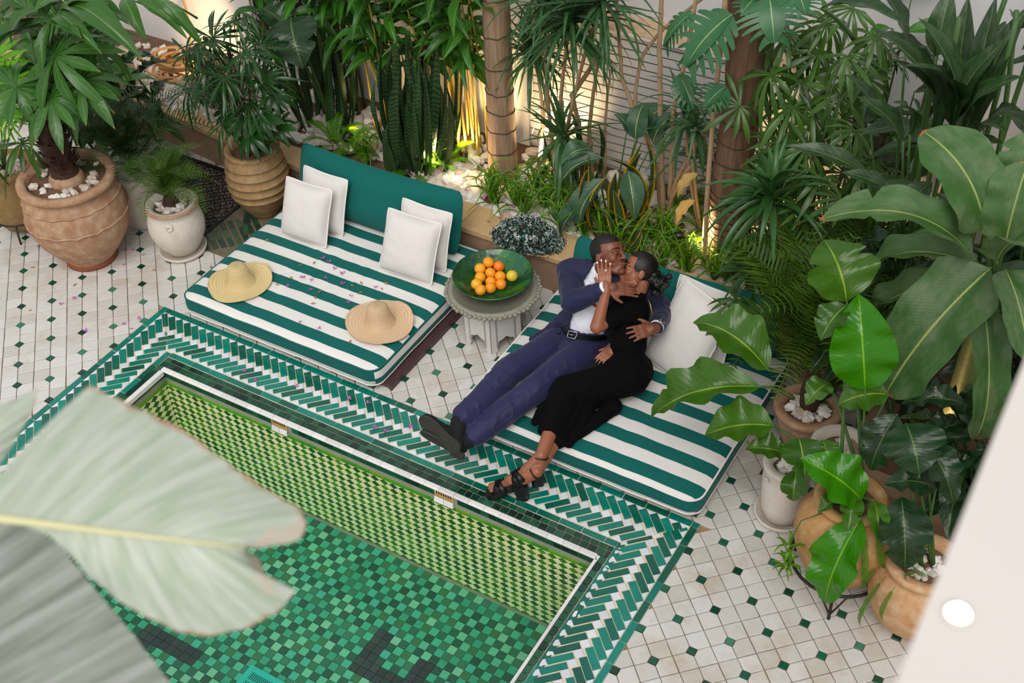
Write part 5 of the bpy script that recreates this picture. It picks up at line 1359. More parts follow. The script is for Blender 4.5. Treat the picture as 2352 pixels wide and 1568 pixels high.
# lady palms in the ribbed urn
ld = thing('lady_palm', 'dense dark lady palm with fingered leaves in the tan ribbed urn', 'palm', (-.085, 1.165, .50), 0, 'potted palms')
fans_of(ld, 'rhd', ['fd'], lambda c: Vector((-.085+(c.x+.1)*.15, 1.17+(c.y-1.15)*.2, max(.55, c.z-.30))), jit=.9, sc=1.05, droop=.05)
fans_of(ld, 'rhl', ['fw'], lambda c: Vector((-.06, 1.17, .55)), droop=.12, jit=.7, sc=.92)
for k in range(7): stem(ld, bez((-.085+.05*math.cos(k), 1.165+.05*math.sin(k), .48), (-.1+.06*math.cos(k), 1.17, .9), (-.14+.2*math.cos(k*2.1), 1.16+.16*math.sin(k*2.1), 1.25)), .008, m_brown, 'cane')
for k in range(16):
    a = k*2.4; z = .75+.045*k; c_ = Vector((-.12+.22*math.cos(a), 1.18+.2*math.sin(a), z)); put(ld, 'fan_leaf', R.choice(G['fd']), fmat(c_, (math.cos(a), math.sin(a), -.2), (.1*math.cos(a),-.2,.9), R.uniform(.20,.27)))
db = thing('banana_shoot', 'dark single-bladed banana leaf standing above the lady palm', 'plant', (.0, 1.95, .26), 0, 'big leaved plants')
hero(db, 'dkb', None, lambda b, t: Vector((.0, 1.95, .28)), 'sd', .013, m_stemg)
# lady palms on the right
hubs = [(3.55,1.72),(3.82,1.48),(3.35,2.05),(4.05,1.85)]; labs = ['lady palm just right of the ringed palm trunk','lady palm in front of the ginger clump','lady palm by the back wall behind the ringed trunk','lady palm between the ginger clump and the back wall']
lp = []
for (x, y), lb in zip(hubs, labs):
    o = thing('lady_palm', 'green ' + lb, 'palm', (x, y, .26), 0, 'lady palms on the bed'); lp.append(o)
    for k in range(4): stem(o, bez((x+.06*math.cos(k*1.6), y+.06*math.sin(k*1.6), .24), (x+.1*math.cos(k*1.6), y, .9), (x+.16*math.cos(k*1.6), y+.12*math.sin(k*1.6), 1.55)), .009, m_brown, 'cane')
for (p, c, rad) in FANS:
    if p not in ('rhr',): continue
    c = Vector(c); i = min(range(4), key=lambda i: (hubs[i][0]-c.x)**2+(hubs[i][1]-c.y)**2); x, y = hubs[i]
    ax = Vector((c.x-x+R.uniform(-.25,.25), c.y-y-.25+R.uniform(-.25,.15), -.12)); nrm = Vector((.25+R.uniform(-.4,.4), -.5+R.uniform(-.4,.4), .8))
    put(lp[i], 'fan_leaf', R.choice(G['f']), fmat(c, ax, nrm, rad*1.05)); stem(lp[i], bez((x, y, max(.4, c.z-.45)), (x+(c.x-x)*.4, y+(c.y-y)*.4, c.z+.02), c, 5), .005, m_stemg, 'petiole', 5)
rr = random.Random(8)
for i, (x, y) in enumerate(hubs):
    for k in range(11):
        a = k*2.4+i; z = rr.uniform(.55, 1.9); q = rr.uniform(.15,.38); c_ = Vector((x+q*math.cos(a), y+q*.8*math.sin(a), z))
        if c_.x < 3.62 and c_.y < 1.95 and z < 1.7: continue
        put(lp[i], 'fan_leaf', rr.choice(G['f']+G['fd'][:2]), fmat(c_, (math.cos(a), math.sin(a)-.2, -.15), (.2,-.35,.85), rr.uniform(.22,.30)))
lo = thing('lady_palm', 'low lady palm leaning over the couple daybed end by the cream cushions', 'palm', (3.62, 1.62, .26), 0, 'lady palms on the bed')
fans_of(lo, 'rhp', ['fd', 'f'], lambda c: Vector((3.62, 1.50, .60)), droop=.1)
for k in range(3): stem(lo, bez((3.62+.03*k, 1.62, .24), (3.62, 1.6, .5), (3.62, 1.48, .72+.05*k)), .008, m_brown, 'cane')
# feathery palms
def feather(name, label, x, y, z, n, L, key, el=(.2, 1.2), rad=.0, grp='potted palms', trunk=None, seed=1, sk=(0,0,0)):
    o = thing(name, label, 'palm', (x, y, z), 0, grp); rr = random.Random(seed)
    for k in range(n):
        a = k*2.399+rr.uniform(-.2,.2); e = el[0]+(el[1]-el[0])*(k/n); ll = rr.uniform(*L)
        d = Vector((math.cos(a)*math.cos(e), math.sin(a)*math.cos(e), math.sin(e)))+Vector(sk); c = Vector((x, y, z+(trunk or 0)))
        put(o, 'frond', rr.choice(G[key]), lmat(c, c+d*ll, ll*rr.uniform(.9,1.15), (0,0,1), rr.uniform(-.4,.4), .8))
    if trunk: stem(o, [(x,y,z-.05),(x,y,z+trunk*.5),(x,y,z+trunk+.03)], [.05,.06,.035], m_brown, 'trunk', 10)
    return o
feather('pygmy_palm', 'small feathery date palm in the white urn with medallions', -.30, .53, .375, 18, (.32,.52), 'dp', (.25,1.35), trunk=.07, seed=3)
feather('dark_feather_palm', 'dark feathery palm in the half hidden whitewashed pot', -.80, .70, .39, 20, (.45,.75), 'dd', (.25,1.3), trunk=.05, seed=5)
feather('date_palm', 'dense feathery date palm in the brown terracotta pot', 4.16, .83, .28, 46, (.6,.98), 'dp', (.45,1.5), trunk=.25, seed=7, sk=(.0,.05,.1))
feather('date_palm', 'feathery date palm on the bed behind the dense one', 4.15, 1.62, .26, 20, (.6,.95), 'dp', (.3,1.4), grp='palms on the bed', trunk=.2, seed=9)
feather('fern_palm', 'fine leaved dark palm in front of the coiled hose', -.95, 1.78, .27, 16, (.4,.7), 'dd', (.3,1.35), grp='palms on the bed', seed=11)
# palm trunks
def trunk(name, label, pts, r, mat, rings, mring, n=20, seed=0, rough=0.0):
    base = Vector(pts[0]); o = thing(name, label, 'tree', base, 0, 'palm trunks'); b = MB()
    P = []; Rr = []
    for i in range(61):
        t = i/60; k = t*(len(pts)-1); j = min(len(pts)-2, int(k)); p = Vector(pts[j]).lerp(Vector(pts[j+1]), k-j)
        P.append(p-base); q = r[0]+(r[1]-r[0])*t; q += r[2]*math.exp(-t*14)
        if rough: q *= 1+rough*noise.noise((t*50, seed, 1))
        Rr.append(q)
    b.tube(P, Rr, n); ob('bark', b.mesh([mat], True), o)
    for h in rings:
        t = h/(P[-1].z); i = min(59, max(0, int(t*60))); c = P[i].lerp(P[i+1], t*60-i); rad = Rr[i]*1.012
        ob('leaf_scar', MB().loop([c+Vector((rad*math.cos(a*.314), rad*math.sin(a*.314), .012*math.sin(a*.314+h*5)+.012*noise.noise((a*.9, h*7, 1)))) for a in range(20)], .0042, 4).mesh([mring], True), o)
    return o
def bark(name, c1, c2, c3, st=.5):
    t = NT(name); c = t.coord(); m = t.mapped(c, (14, 14, .9)); n = t.noise(m, 3.5, 5, .65); n2 = t.noise(c, 3, 3)
    t.base(t.mix(t.math('MULTIPLY', n2, .5), t.mix(t.ramp(n, [(.3, '#000000'), (.7, '#ffffff')]).outputs[0], c1, c2), c3)); t.set(Roughness=.85); t.bump(n, st, .012); return t.m
m_scar = plain('leaf_scar', '#3d3128', .9, .3, 40, .4, 80)
trunk('palm_trunk', 'smooth tan palm trunk with dark rings rising beside the lit slatted wall', [(1.47,1.98,.22),(1.475,1.98,1.0),(1.50,1.97,2.0),(1.52,1.97,3.3)], (.098,.082,.028), bark('palm_bark', '#7b5f47', '#b0957a', '#8d6f55'), [.22,.40,.62,.82,1.02,1.22,1.45,1.7,1.95,2.2,2.5], m_scar)
trunk('palm_trunk', 'rough dark palm trunk with a lit ringed base and a monstera climbing it', [(3.25,1.80,.22),(3.215,1.80,.9),(3.255,1.80,1.5),(3.235,1.80,2.1),(3.23,1.80,2.7),(3.23,1.80,3.3)], (.118,.105,.02), bark('rough_bark', '#4f3a2c', '#8a6a4e', '#6b4b38', .8), [.04*k+.05 for k in range(14)]+[.68,.80,.95,1.1], m_scar, rough=.06)
# snake plants
def snakes(label, x, y, n, hts, wid, keys, sp=.10, seed=1, lean=.18):
    o = thing('snake_plant', label, 'plant', (x, y, .26), 0, 'snake plants'); rr = random.Random(seed)
    for k in range(n):
        a = rr.uniform(0, 6.28); q = sp*math.sqrt(rr.random()); c = Vector((x+q*1.3*math.cos(a), y+q*math.sin(a), .25)); h = rr.uniform(*hts)
        put(o, 'leaf', rr.choice(G[rr.choice(keys)]), lmat(c, c+Vector((lean*rr.uniform(-1,1)+.2*q*math.cos(a), lean*rr.uniform(-1,1), 1)).normalized()*h, wid*rr.uniform(.8,1.2), (math.cos(a), math.sin(a), 0), 0))
    return o
snakes('tall dark clump of snake plants in the middle of the bed', .84, 1.88, 46, (.65,1.08), .062, ['k'], .17, 2, .13)
snakes('second snake plant clump behind the lady palm urn', -.08, 1.95, 22, (.6,.95), .058, ['k'], .16, 3, .2)
snakes('short mottled snake plant at the front of the dark clump', .76, 1.66, 6, (.28,.52), .055, ['k'], .05, 4, .2)
snakes('gold-edged snake plant behind the slate leaved plant', 2.50, 1.74, 16, (.35,.72), .055, ['ky'], .11, 5, .3)
snakes('gold-edged snake plant at the foot of the pale stems', 2.60, 1.66, 6, (.25,.45), .05, ['ky'], .07, 6, .6)
snakes('snake plants between the smooth palm and the slats', 1.95, 2.15, 8, (.4,.7), .055, ['k'], .1, 7, .3)
# canes with lance leaves (bamboo-like)
def canes(label, x, y, n, hts, seed, keys=('c',), lw=.075, ll=(.22,.36), sp=.14, zf=.45, m=m_cane, dens=13, name='cane_plant'):
    o = thing(name, label, 'plant', (x, y, .26), 0, 'cane plants'); rr = random.Random(seed)
    for k in range(n):
        a = k*2.4; q = sp*math.sqrt((k+.5)/n); b_ = Vector((x+q*math.cos(a), y+q*.8*math.sin(a), .24)); h = rr.uniform(*hts); tp = b_+Vector((rr.uniform(-.22,.22), rr.uniform(-.35,.05), h)); md = b_.lerp(tp, .5)+Vector((rr.uniform(-.05,.05), .05, .06))
        pts = bez(b_, md, tp, 8); stem(o, pts, [.011,.0105,.010,.009,.008,.007,.006,.005,.004], m, 'cane')
        for j in range(dens):
            t = zf+(1-zf)*j/(dens-1); i = min(7, int(t*8)); c = pts[i].lerp(pts[i+1], t*8-i); az = j*2.6+rr.uniform(-.5,.5)+k; e = rr.uniform(-.45,.55); L = rr.uniform(*ll)
            put(o, 'leaf', rr.choice(G[rr.choice(keys)]), lmat(c, c+Vector((math.cos(az)*math.cos(e), math.sin(az)*math.cos(e)-.25, math.sin(e)))*L, lw*rr.uniform(.75,1.2), (0,-.2,1), rr.uniform(-.4,.4)))
    return o
canes('leafy cane plant with lit yellow canes just left of the smooth palm', 1.08, 2.16, 9, (1.35,1.8), 3, zf=.5, dens=10)
canes('leafy cane plant between the snake plant clumps', .42, 2.1, 8, (1.3,1.75), 4, zf=.42, dens=11)
canes('leafy cane plant in front of the iron window grille', -.05, 2.25, 6, (1.1,1.6), 5, dens=11, zf=.5, m=m_stemg)
canes('leafy cane plant left of the iron window grille', -.6, 2.28, 5, (1.1,1.5), 6, dens=10, zf=.6, m=m_stemg)
canes('cane plant by the back wall behind the dark clump', .78, 2.3, 7, (1.3,1.8), 7, dens=12, zf=.4)
canes('green cane plant in the far right corner of the bed', 4.0, 2.25, 5, (1.3,2.0), 8, dens=8, zf=.15, m=m_stemg, ll=(.25,.42), lw=.085, keys=('l','c'))
canes('green cane plant against the back wall by the ginger', 4.95, 2.2, 4, (1.2,1.9), 9, dens=8, zf=.1, m=m_stemg, ll=(.3,.5), lw=.10, keys=('l',))
canes('leafy cane plant behind the banana trunk', 5.1, 1.35, 6, (.9,1.7), 10, dens=10, zf=.05, m=m_stemg, ll=(.3,.46), lw=.11, keys=('l','sd'))
canes('low leafy plant filling the corner behind the white pots', 4.42, 1.15, 6, (.6,1.1), 12, dens=9, zf=.05, m=m_stemg, ll=(.25,.42), lw=.11, keys=('l','sd'))
canes('leafy plant in the bed behind the squat jar', 5.15, .62, 5, (.5,1.0), 13, dens=8, zf=.05, m=m_stemg, ll=(.25,.4), lw=.13, keys=('sd',))
canes('dark leafy plant behind the olive jar', -1.5, .95, 7, (.5,1.25), 14, dens=9, zf=.1, m=m_stemg, ll=(.25,.42), lw=.10, keys=('ll',), sp=.2)
canes('dark leafy plant beside the plastered stub pillar', -1.35, 1.35, 6, (.3,.75), 15, dens=9, zf=.05, m=m_stemg, ll=(.22,.36), lw=.09, keys=('ll','sd'), sp=.25)
canes('leafy plant far left along the planter wall', -2.1, 1.5, 7, (.7,1.4), 16, dens=10, zf=.1, m=m_stemg, ll=(.25,.42), lw=.10, keys=('ll',), sp=.25)
# dracaenas
def drac(label, base, heads, seed, key='d', wid=.031):
    o = thing('dracaena', label, 'plant', base, 0, 'dracaenas'); rr = random.Random(seed); b_ = Vector(base)
    for (c, n, L0, L1, r) in heads:
        c = Vector(c); stem(o, bez(b_, b_.lerp(c, .5)+Vector((rr.uniform(-.1,.1), rr.uniform(-.05,.05), .05)), c-Vector((0,0,.03)), 8), [r*1.25-(r*.5)*i/8 for i in range(9)], m_twig, 'trunk', 8)
        for k in range(n):
            a = rr.uniform(0, 6.28); e = rr.uniform(-1.2, 1.1); L = rr.uniform(L0, L1); d = Vector((math.cos(a)*math.cos(e), math.sin(a)*math.cos(e), math.sin(e)))
            cc = c+Vector((0,0,-.10*rr.random())); put(o, 'leaf', rr.choice(G[key]), lmat(cc, cc+d*L, wid*rr.uniform(.8,1.25)))
    return o
drac('dracaena with dense drooping narrow leaves right of the smooth palm', (1.85,2.08,.26), [((2.10,1.85,1.72), 110, .38, .58, .014), ((1.84,2.0,1.75), 70, .35, .5, .013), ((2.28,1.92,1.88), 60, .38, .58, .013)], 1)
drac('dracaena with a small head against the slats', (1.62,2.2,.26), [((1.66,2.1,1.30), 75, .3, .45, .012), ((1.76,2.24,1.5), 34, .3, .45, .012)], 2)
drac('low dracaena head beside the smooth palm trunk', (1.92,1.98,.26), [((1.99,1.9,.86), 55, .28, .46, .014)], 3)
drac('dracaena tuft in front of the ringed trunk', (2.98,2.0,.26), [((2.84,1.95,1.22), 40, .25,.42, .012), ((2.98,1.78,1.28), 26, .20,.30, .010)], 4)
drac('spiky yucca rosette on a thin pale stem below the lady palms', (3.66,1.72,.26), [((3.70,1.17,1.37), 60, .28,.46, .012)], 5, 'y', .036)
drac('second spiky yucca rosette near the ringed trunk', (3.45,1.62,.26), [((3.50,1.50,.62), 34, .2,.32, .012)], 6, 'y', .034)
# pale bare branching stems
ps = thing('pale_stem_tree', 'group of thin pale branching stems in front of the slatted wall', 'tree', (2.68, 2.05, .26), 0, 'dracaenas')
for pts, r in (([(2.67,2.05,.24),(2.64,2.06,.7),(2.61,2.07,1.1),(2.585,2.08,1.5),(2.58,2.1,2.4)], .021), ([(2.73,2.0,.24),(2.735,2.0,.7),(2.73,2.0,1.18),(2.79,2.0,1.5),(2.86,2.0,2.1)], .018), ([(2.62,2.12,.24),(2.60,2.1,.59),(2.50,2.1,.85),(2.39,2.12,1.04),(2.30,2.14,1.2),(2.25,2.2,1.42),(2.20,2.2,2.0)], .017),
  ([(2.42,2.1,1.0),(2.42,2.1,1.2),(2.46,2.1,1.42),(2.58,2.1,1.62),(2.75,2.1,1.8),(2.95,2.1,2.0)], .013), ([(2.72,1.96,.28),(2.74,1.95,.45),(2.80,1.92,.62),(2.88,1.89,.82),(2.98,1.85,.97)], .013), ([(2.74,1.99,.5),(2.78,1.98,.68),(2.92,1.95,1.01),(3.02,1.92,1.2),(3.12,1.9,1.42)], .016),
  ([(1.98,2.2,.24),(1.95,2.2,.75),(1.90,2.2,.94),(2.02,2.23,1.15),(2.12,2.25,1.35),(2.1,2.25,2.0)], .019), ([(2.06,2.2,.24),(2.03,2.2,.7),(2.06,2.2,.95),(2.09,2.2,1.21),(2.0,2.2,1.6)], .016), ([(2.14,2.22,.24),(2.14,2.22,.8),(2.18,2.22,1.2)], .012)):
    q = []
    for a, b in zip(pts, pts[1:]):
        for i in range(4): q.append(Vector(a).lerp(Vector(b), i/4)+Vector((R.uniform(-.004,.004), 0, 0)))
    q.append(Vector(pts[-1])); stem(ps, q, [r*(1-.35*i/len(q)) for i in range(len(q))], m_twig, 'branch', 8)
# spider plants and ferns along the coping
sps = [(.5,1.67),(.96,1.79),(1.52,1.74),(1.73,1.71),(1.94,1.76),(2.0,1.88),(2.29,1.64),(2.96,1.68),(2.73,1.77),(2.71,1.63),(3.23,1.62),(1.76,1.93),(1.60,1.66),(2.83,1.82),(2.42,1.66),(2.18,1.78),(1.89,2.02),(3.32,1.62),(2.90,1.58),(2.10,1.66),(1.84,1.64),(2.55,1.60),(3.05,1.60)]
where = ['at the coping behind the teal bolster', 'beside the front spotlight', 'in front of the smooth palm base', 'right of the smooth palm base', 'behind the frilly hat', 'behind the coping at mid bed', 'under the slate leaves', 'in the bright spotlight by the ringed trunk', 'behind the kissing couple', 'close behind the heads of the couple', 'right of the ringed trunk base', 'between the smooth palm and the dracaena', 'at the coping beside the smooth palm', 'behind the lit one', 'left of the head of the man', 'left of the slate leaved plant', 'below the dracaena', 'at the far end of the coping', 'over the coping behind the hair of the woman', 'leaning over the coping near the frilly hat', 'leaning over the coping by the table', 'between the couple and the gold-edged leaves', 'over the coping near the ringed trunk']
for k, ((x, y), wh) in enumerate(zip(sps, where)):
    o = thing('spider_plant', 'spider plant tuft ' + wh, 'plant', (x, y, .27), 0, 'spider plants'); tuft(o, (x, y, .28), 22, (.2,.36), .018, ['p'], (.15,1.35), name='leaf', rr=random.Random(k))
for k, (x, y, lb) in enumerate([(.16,1.76,'fern drooping at the coping left of the bolster'),(.33,1.74,'fern beside the white stones left of the spotlight'),(.88,1.72,'flat fern in front of the dark snake plants'),(2.72,2.2,'fern under the slats behind the pale stems'),(1.02,1.9,'fern at the foot of the cane plant'),(3.0,2.0,'golden fern beside the ringed trunk')]):
    o = thing('fern', lb, 'fern', (x, y, .27), 0, 'ferns'); rr = random.Random(k+50)
    for j in range(9):
        a = j*2.4; e = rr.uniform(.1,.8); L = rr.uniform(.22,.34); c = Vector((x, y, .28)); put(o, 'frond', rr.choice(G['fe']), lmat(c, c+Vector((math.cos(a)*math.cos(e), math.sin(a)*math.cos(e), math.sin(e)))*L, L*1.05, zs=.8))
# trailing greenery on the jars
tv = thing('trailing_vine', 'thin trailing vine with starry leaf clusters hanging down the ochre jar', 'vine', (4.52, -.17, .60), 0, 'trailing greenery')
vp = [(4.57,-.15,.62),(4.49,-.21,.58),(4.47,-.245,.48),(4.465,-.265,.36),(4.47,-.262,.28)]; stem(tv, vp, .003, m_stemg)
for c in ((4.465,-.268,.43),(4.468,-.27,.31),(4.47,-.265,.27)): tuft(tv, c, 8, (.07,.10), .020, ['p'], (-.5,.4))
ft = thing('trailing_fern', 'small fern hanging down the side of the squat terracotta jar', 'fern', (4.92, -.20, .42), 0, 'trailing greenery')
for (b_, t_) in (((4.93,-.20,.42),(4.86,-.30,.02)),((4.99,-.24,.42),(4.97,-.33,.2)),((4.88,-.16,.42),(4.83,-.22,.25)),((5.02,-.1,.44),(5.12,-.2,.52)),((5.06,-.12,.44),(5.02,-.26,.5))): put(ft, 'frond', R.choice(G['fe']), lmat(b_, t_, .13, (-.5,-.8,.3), 0, .5))
f2 = thing('trailing_fern', 'small fern hanging from the ochre jar towards the iron ring', 'fern', (4.80, -.16, .60), 0, 'trailing greenery')
for (b_, t_) in (((4.78,-.14,.62),(4.86,-.24,.26)),((4.74,-.17,.62),(4.74,-.27,.22)),((4.82,-.1,.62),(4.92,-.16,.36))): put(f2, 'frond', R.choice(G['fe']), lmat(b_, t_, .16, (.3,-.9,.3), 0, .5))

# the big leaf close to the lens
FGU_M = [(4.2834, -3.7039, 4.098), (4.5896, -3.5112, 4.0003)]
FGU_E = [(4.236, -3.4295, 4.0843), (4.3086, -3.4217, 4.0702), (4.396, -3.4097, 4.0511), (4.4752, -3.4122, 4.0234), (4.5523, -3.4128, 3.9988), (4.5988, -3.4116, 3.9946), (4.6275, -3.4233, 3.9893), (4.6372, -3.4485, 3.9831), (4.6194, -3.4789, 3.9889), (4.5896, -3.5112, 4.0003)]
FGL_M = [(4.3505, -3.6652, 4.078), (4.5896, -3.5112, 4.0003)]
FGL_E = [(4.345, -3.6618, 4.0696), (4.3811, -3.6515, 4.0446), (4.4265, -3.6552, 4.0006), (4.4811, -3.65, 3.9593), (4.5435, -3.6325, 3.9248), (4.5781, -3.6131, 3.9092), (4.6174, -3.5757, 3.9076), (4.6474, -3.5329, 3.9168), (4.6556, -3.4977, 3.9322), (4.6255, -3.5006, 3.9355), (4.6044, -3.5024, 3.9343), (4.5868, -3.4899, 3.9443), (4.5578, -3.4866, 3.9528)]
FG2_M = [(3.997, -3.7552, 3.8352), (4.2687, -3.9621, 3.5939)]
FG2_E = [(4.0885, -3.6039, 3.891), (4.1742, -3.5785, 3.8821), (4.2322, -3.5747, 3.87), (4.3117, -3.5915, 3.8253), (4.3893, -3.6061, 3.7839), (4.4805, -3.6272, 3.728), (4.5211, -3.6523, 3.6994)]
FG3_M = [(4.0075, -3.5386, 4.0021), (4.0736, -3.6412, 3.8951)]
FG3_E = [(3.9941, -3.489, 3.9667), (4.0333, -3.4645, 3.9785), (4.0699, -3.4362, 3.9955), (4.0891, -3.4227, 4.0092), (4.0996, -3.4462, 3.9936), (4.0956, -3.5037, 3.9549), (4.0885, -3.5547, 3.9242), (4.0736, -3.6048, 3.8992)]

def fg_mat(name, c1, c2, brown=None):
    t = NT(name); uv = t.coord('UV'); sp = t.N('ShaderNodeSeparateXYZ'); t.L(uv, sp.inputs[0])
    n = t.noise(t.mapped(uv, (26, 1.2, 1)), 1.0, 4, .6); n2 = t.noise(t.coord(), 22, 3)
    col = t.mix(t.ramp(n, [(.38, '#000000'), (.62, '#ffffff')]).outputs[0], c1, c2); col = t.mix(t.math('MULTIPLY', n2, .35), col, c2)
    if brown:
        e = t.math('ADD', sp.outputs[1], t.math('MULTIPLY', t.math('SUBTRACT', n2, .5), .22)); col = t.mix(t.ramp(e, [(.965, '#000000'), (1.0, '#ffffff')]).outputs[0], col, brown)
        q = t.math('MULTIPLY', t.math('GREATER_THAN', t.math('ADD', sp.outputs[0], t.math('MULTIPLY', t.math('SUBTRACT', n2, .5), .35)), .80), t.math('GREATER_THAN', t.math('ADD', sp.outputs[1], t.math('MULTIPLY', t.math('SUBTRACT', n2, .5), .3)), .62)); col = t.mix(t.math('MULTIPLY', q, .75), col, '#d8cbb8')
    t.base(col); t.set(Roughness=.4); t.bump(n, .4, .004)
    tr = t.N('ShaderNodeBsdfTranslucent'); t.L(col, tr.inputs[0]); mx = t.N('ShaderNodeMixShader'); mx.inputs[0].default_value = .25; t.L(t.p.outputs[0], mx.inputs[1]); t.L(tr.outputs[0], mx.inputs[2]); t.L(mx.outputs[0], t.out.inputs['Surface']); return t.m
def samp(pts, t):
    pts = [Vector(p) for p in pts]; L = [0]
    for a, b in zip(pts, pts[1:]): L.append(L[-1]+(b-a).length)
    d = t*L[-1]
    for i in range(len(pts)-1):
        if d <= L[i+1]+1e-9: return pts[i].lerp(pts[i+1], (d-L[i])/max(1e-9, L[i+1]-L[i]))
    return pts[-1]
def halfblade(Mp, Ep, n=40, m=10, bulge=.012, rip=.003):
    b = MB(); v = []; uv = []; f = []; nrm = (samp(Ep, .3)-samp(Mp, .3)).cross(samp(Mp, 1)-samp(Mp, 0)).normalized()
    if nrm.dot(cf) > 0: nrm = -nrm
    for i in range(n+1):
        for j in range(m+1):
            t, s = i/n, j/m; p = samp(Mp, t).lerp(samp(Ep, t), s)+nrm*(bulge*math.sin(PI*s)+rip*s*math.sin(t*70)); v.append(p); uv.append((t, s))
    for i in range(n):
        for j in range(m): f.append((i*(m+1)+j, (i+1)*(m+1)+j, (i+1)*(m+1)+j+1, i*(m+1)+j+1))
    # a second skin gives the blade its thickness
    N = len(v); v2 = [p-nrm*.0012 for p in v]; return b.add(v+v2, f+[tuple(x+N for x in reversed(q)) for q in f], 0, uv+uv)
m_fg = fg_mat('pale_banana_leaf', '#aec0a4', '#d6dcd0', '#c4a184'); m_fg2 = fg_mat('shaded_banana_leaf', '#6a7565', '#a8ada6')  # light put into the pale tone, shade into the darker copy
fgp = thing('banana_plant', 'big pale out-of-focus banana leaves over the pool close to the gallery', 'plant', (4.2, -3.7, 3.9), 0, 'big leaved plants')
def fgo(name, me, label=None): me.transform(T(-4.2, 3.7, -3.9)); return ob(name, me, fgp, None, label)
lf = fgo('leaf', halfblade(FGU_M, FGU_E).mesh([m_fg], True, True), 'pale half of a leaf above the midrib')
fgo('leaf', halfblade(FGL_M, FGL_E).mesh([m_fg], True, True), 'pale half of a leaf below the midrib with a torn brown edge')
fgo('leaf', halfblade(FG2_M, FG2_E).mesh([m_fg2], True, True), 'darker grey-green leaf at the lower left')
fgo('leaf', halfblade(FG3_M, FG3_E).mesh([m_fg], True, True), 'pale leaf tip at the left edge')
mr = [samp(FGU_M, i/8)+Vector(-cf)*.004 for i in range(9)]; fgo('midrib', MB().tube([mr[0]+(mr[0]-mr[-1])*.6-cu*.06, mr[0]+(mr[0]-mr[-1])*.25]+mr, [.009,.0075]+[.0065-.005*i/8 for i in range(9)], 8).mesh([plain('pale_midrib', '#dcd8a6', .4, .06, 20, 0)], True), 'pale yellow midrib')
# ------------------------------------------------------------------ the couple
def V(*a): return Vector(a)
def cap(b, p, q, r0, r1, n=14):
    "tapered capsule"
    p, q = Vector(p), Vector(q); d = q-p; L = max(d.length, 1e-4); z = d/L; x = z.orthogonal().normalized(); y = z.cross(x)
    rings = []
    for i in range(5): a = PI/2*i/4-PI/2; rings.append((r0*math.sin(a), r0*math.cos(a)))
    m = max(1, int(L/.03))
    for i in range(1, m): rings.append((L*i/m, r0+(r1-r0)*i/m))
    for i in range(5): a = PI/2*i/4; rings.append((L+r1*math.sin(a), r1*math.cos(a)))
    v = []; f = []
    for h, r in rings:
        r = max(r, 1e-5)
        for k in range(n): t = 2*PI*k/n; v.append(p+z*h+(x*math.cos(t)+y*math.sin(t))*r)
    for i in range(len(rings)-1):
        for k in range(n): j = (k+1) % n; f.append((i*n+k, i*n+j, (i+1)*n+j, (i+1)*n+k))
    f.append(tuple(reversed(range(n)))); f.append(tuple(range((len(rings)-1)*n, len(rings)*n)))
    b.add(v, f)
def chain(b, pts, rs):
    for i in range(len(pts)-1): cap(b, pts[i], pts[i+1], rs[i], rs[i+1])
def frame(x, y, z, o=(0,0,0)):
    m = Matrix((x, y, z)).transposed().to_4x4(); m.translation = Vector(o); return m
def elli(b, c, rad, F=None, n=18):
    M4 = (F.to_3x3() if F else Matrix.Identity(3))
    v = []; f = []; h = n//2+1; c = Vector(c)
    for i in range(h+1):
        t = PI*i/h
        for k in range(n):
            a = 2*PI*k/n; v.append(c+M4 @ Vector((math.sin(t)*math.cos(a)*rad[0], math.sin(t)*math.sin(a)*rad[1], math.cos(t)*rad[2])))
    for i in range(h):
        for k in range(n): j = (k+1) % n; f.append((i*n+k, (i+1)*n+k, (i+1)*n+j, i*n+j))
    b.add(v, f)
def blob(b, mat, vox=.006, smooth=6, disp=None, fac=.5):
    "unite overlapping closed shapes into one continuous surface"
    me = b.mesh([mat]); o = bpy.data.objects.new('tmp', me); COL.objects.link(o)
    bm = bmesh.new(); bm.from_mesh(me); bmesh.ops.remove_doubles(bm, verts=bm.verts, dist=1e-5); bmesh.ops.recalc_face_normals(bm, faces=bm.faces); bm.to_mesh(me); bm.free()
    r = o.modifiers.new('r', 'REMESH'); r.mode = 'VOXEL'; r.voxel_size = vox; r.use_smooth_shade = True
    s = o.modifiers.new('s', 'SMOOTH'); s.iterations = smooth; s.factor = fac
    me2 = bake(o); bpy.data.meshes.remove(me)
    if not me2.materials: me2.materials.append(mat)
    if disp:
        cos = [v.co.copy() for v in me2.vertices]; ns = [v.normal.copy() for v in me2.vertices]; out = []
        for p, n in zip(cos, ns): out += list(p+n*disp(p, n))
        me2.vertices.foreach_set('co', out); me2.update()
    me2.polygons.foreach_set('use_smooth', [True]*len(me2.polygons)); return me2
def ridge(p, f, s=1.0): return 1-abs(noise.noise((p[0]*f, p[1]*f, p[2]*f+s)))*2
def skin_mat(name, c1, c2):
    t = NT(name); n = t.noise(t.coord(), 12, 4); t.base(t.mix(n, c1, c2)); t.set(Roughness=.42); t.p.inputs['Subsurface Weight'].default_value = .08; t.p.inputs['Subsurface Radius'].default_value = (.012, .005, .003); t.p.inputs['Subsurface Scale'].default_value = .4
    t.bump(t.noise(t.coord(), 90, 3), .08, .003); return t.m
m_skin1 = skin_mat('warm_brown_skin', '#70402c', '#82502f'.replace('502f','4f39')); m_skin2 = skin_mat('brown_skin', '#8a5238', '#9c6145')
def cloth(name, c, rough=.75, sheen=.15, bump=.2, var=.15, spec=.25): return plain(name, c, rough, var, 14, bump, 45, .006, spec, sheen)
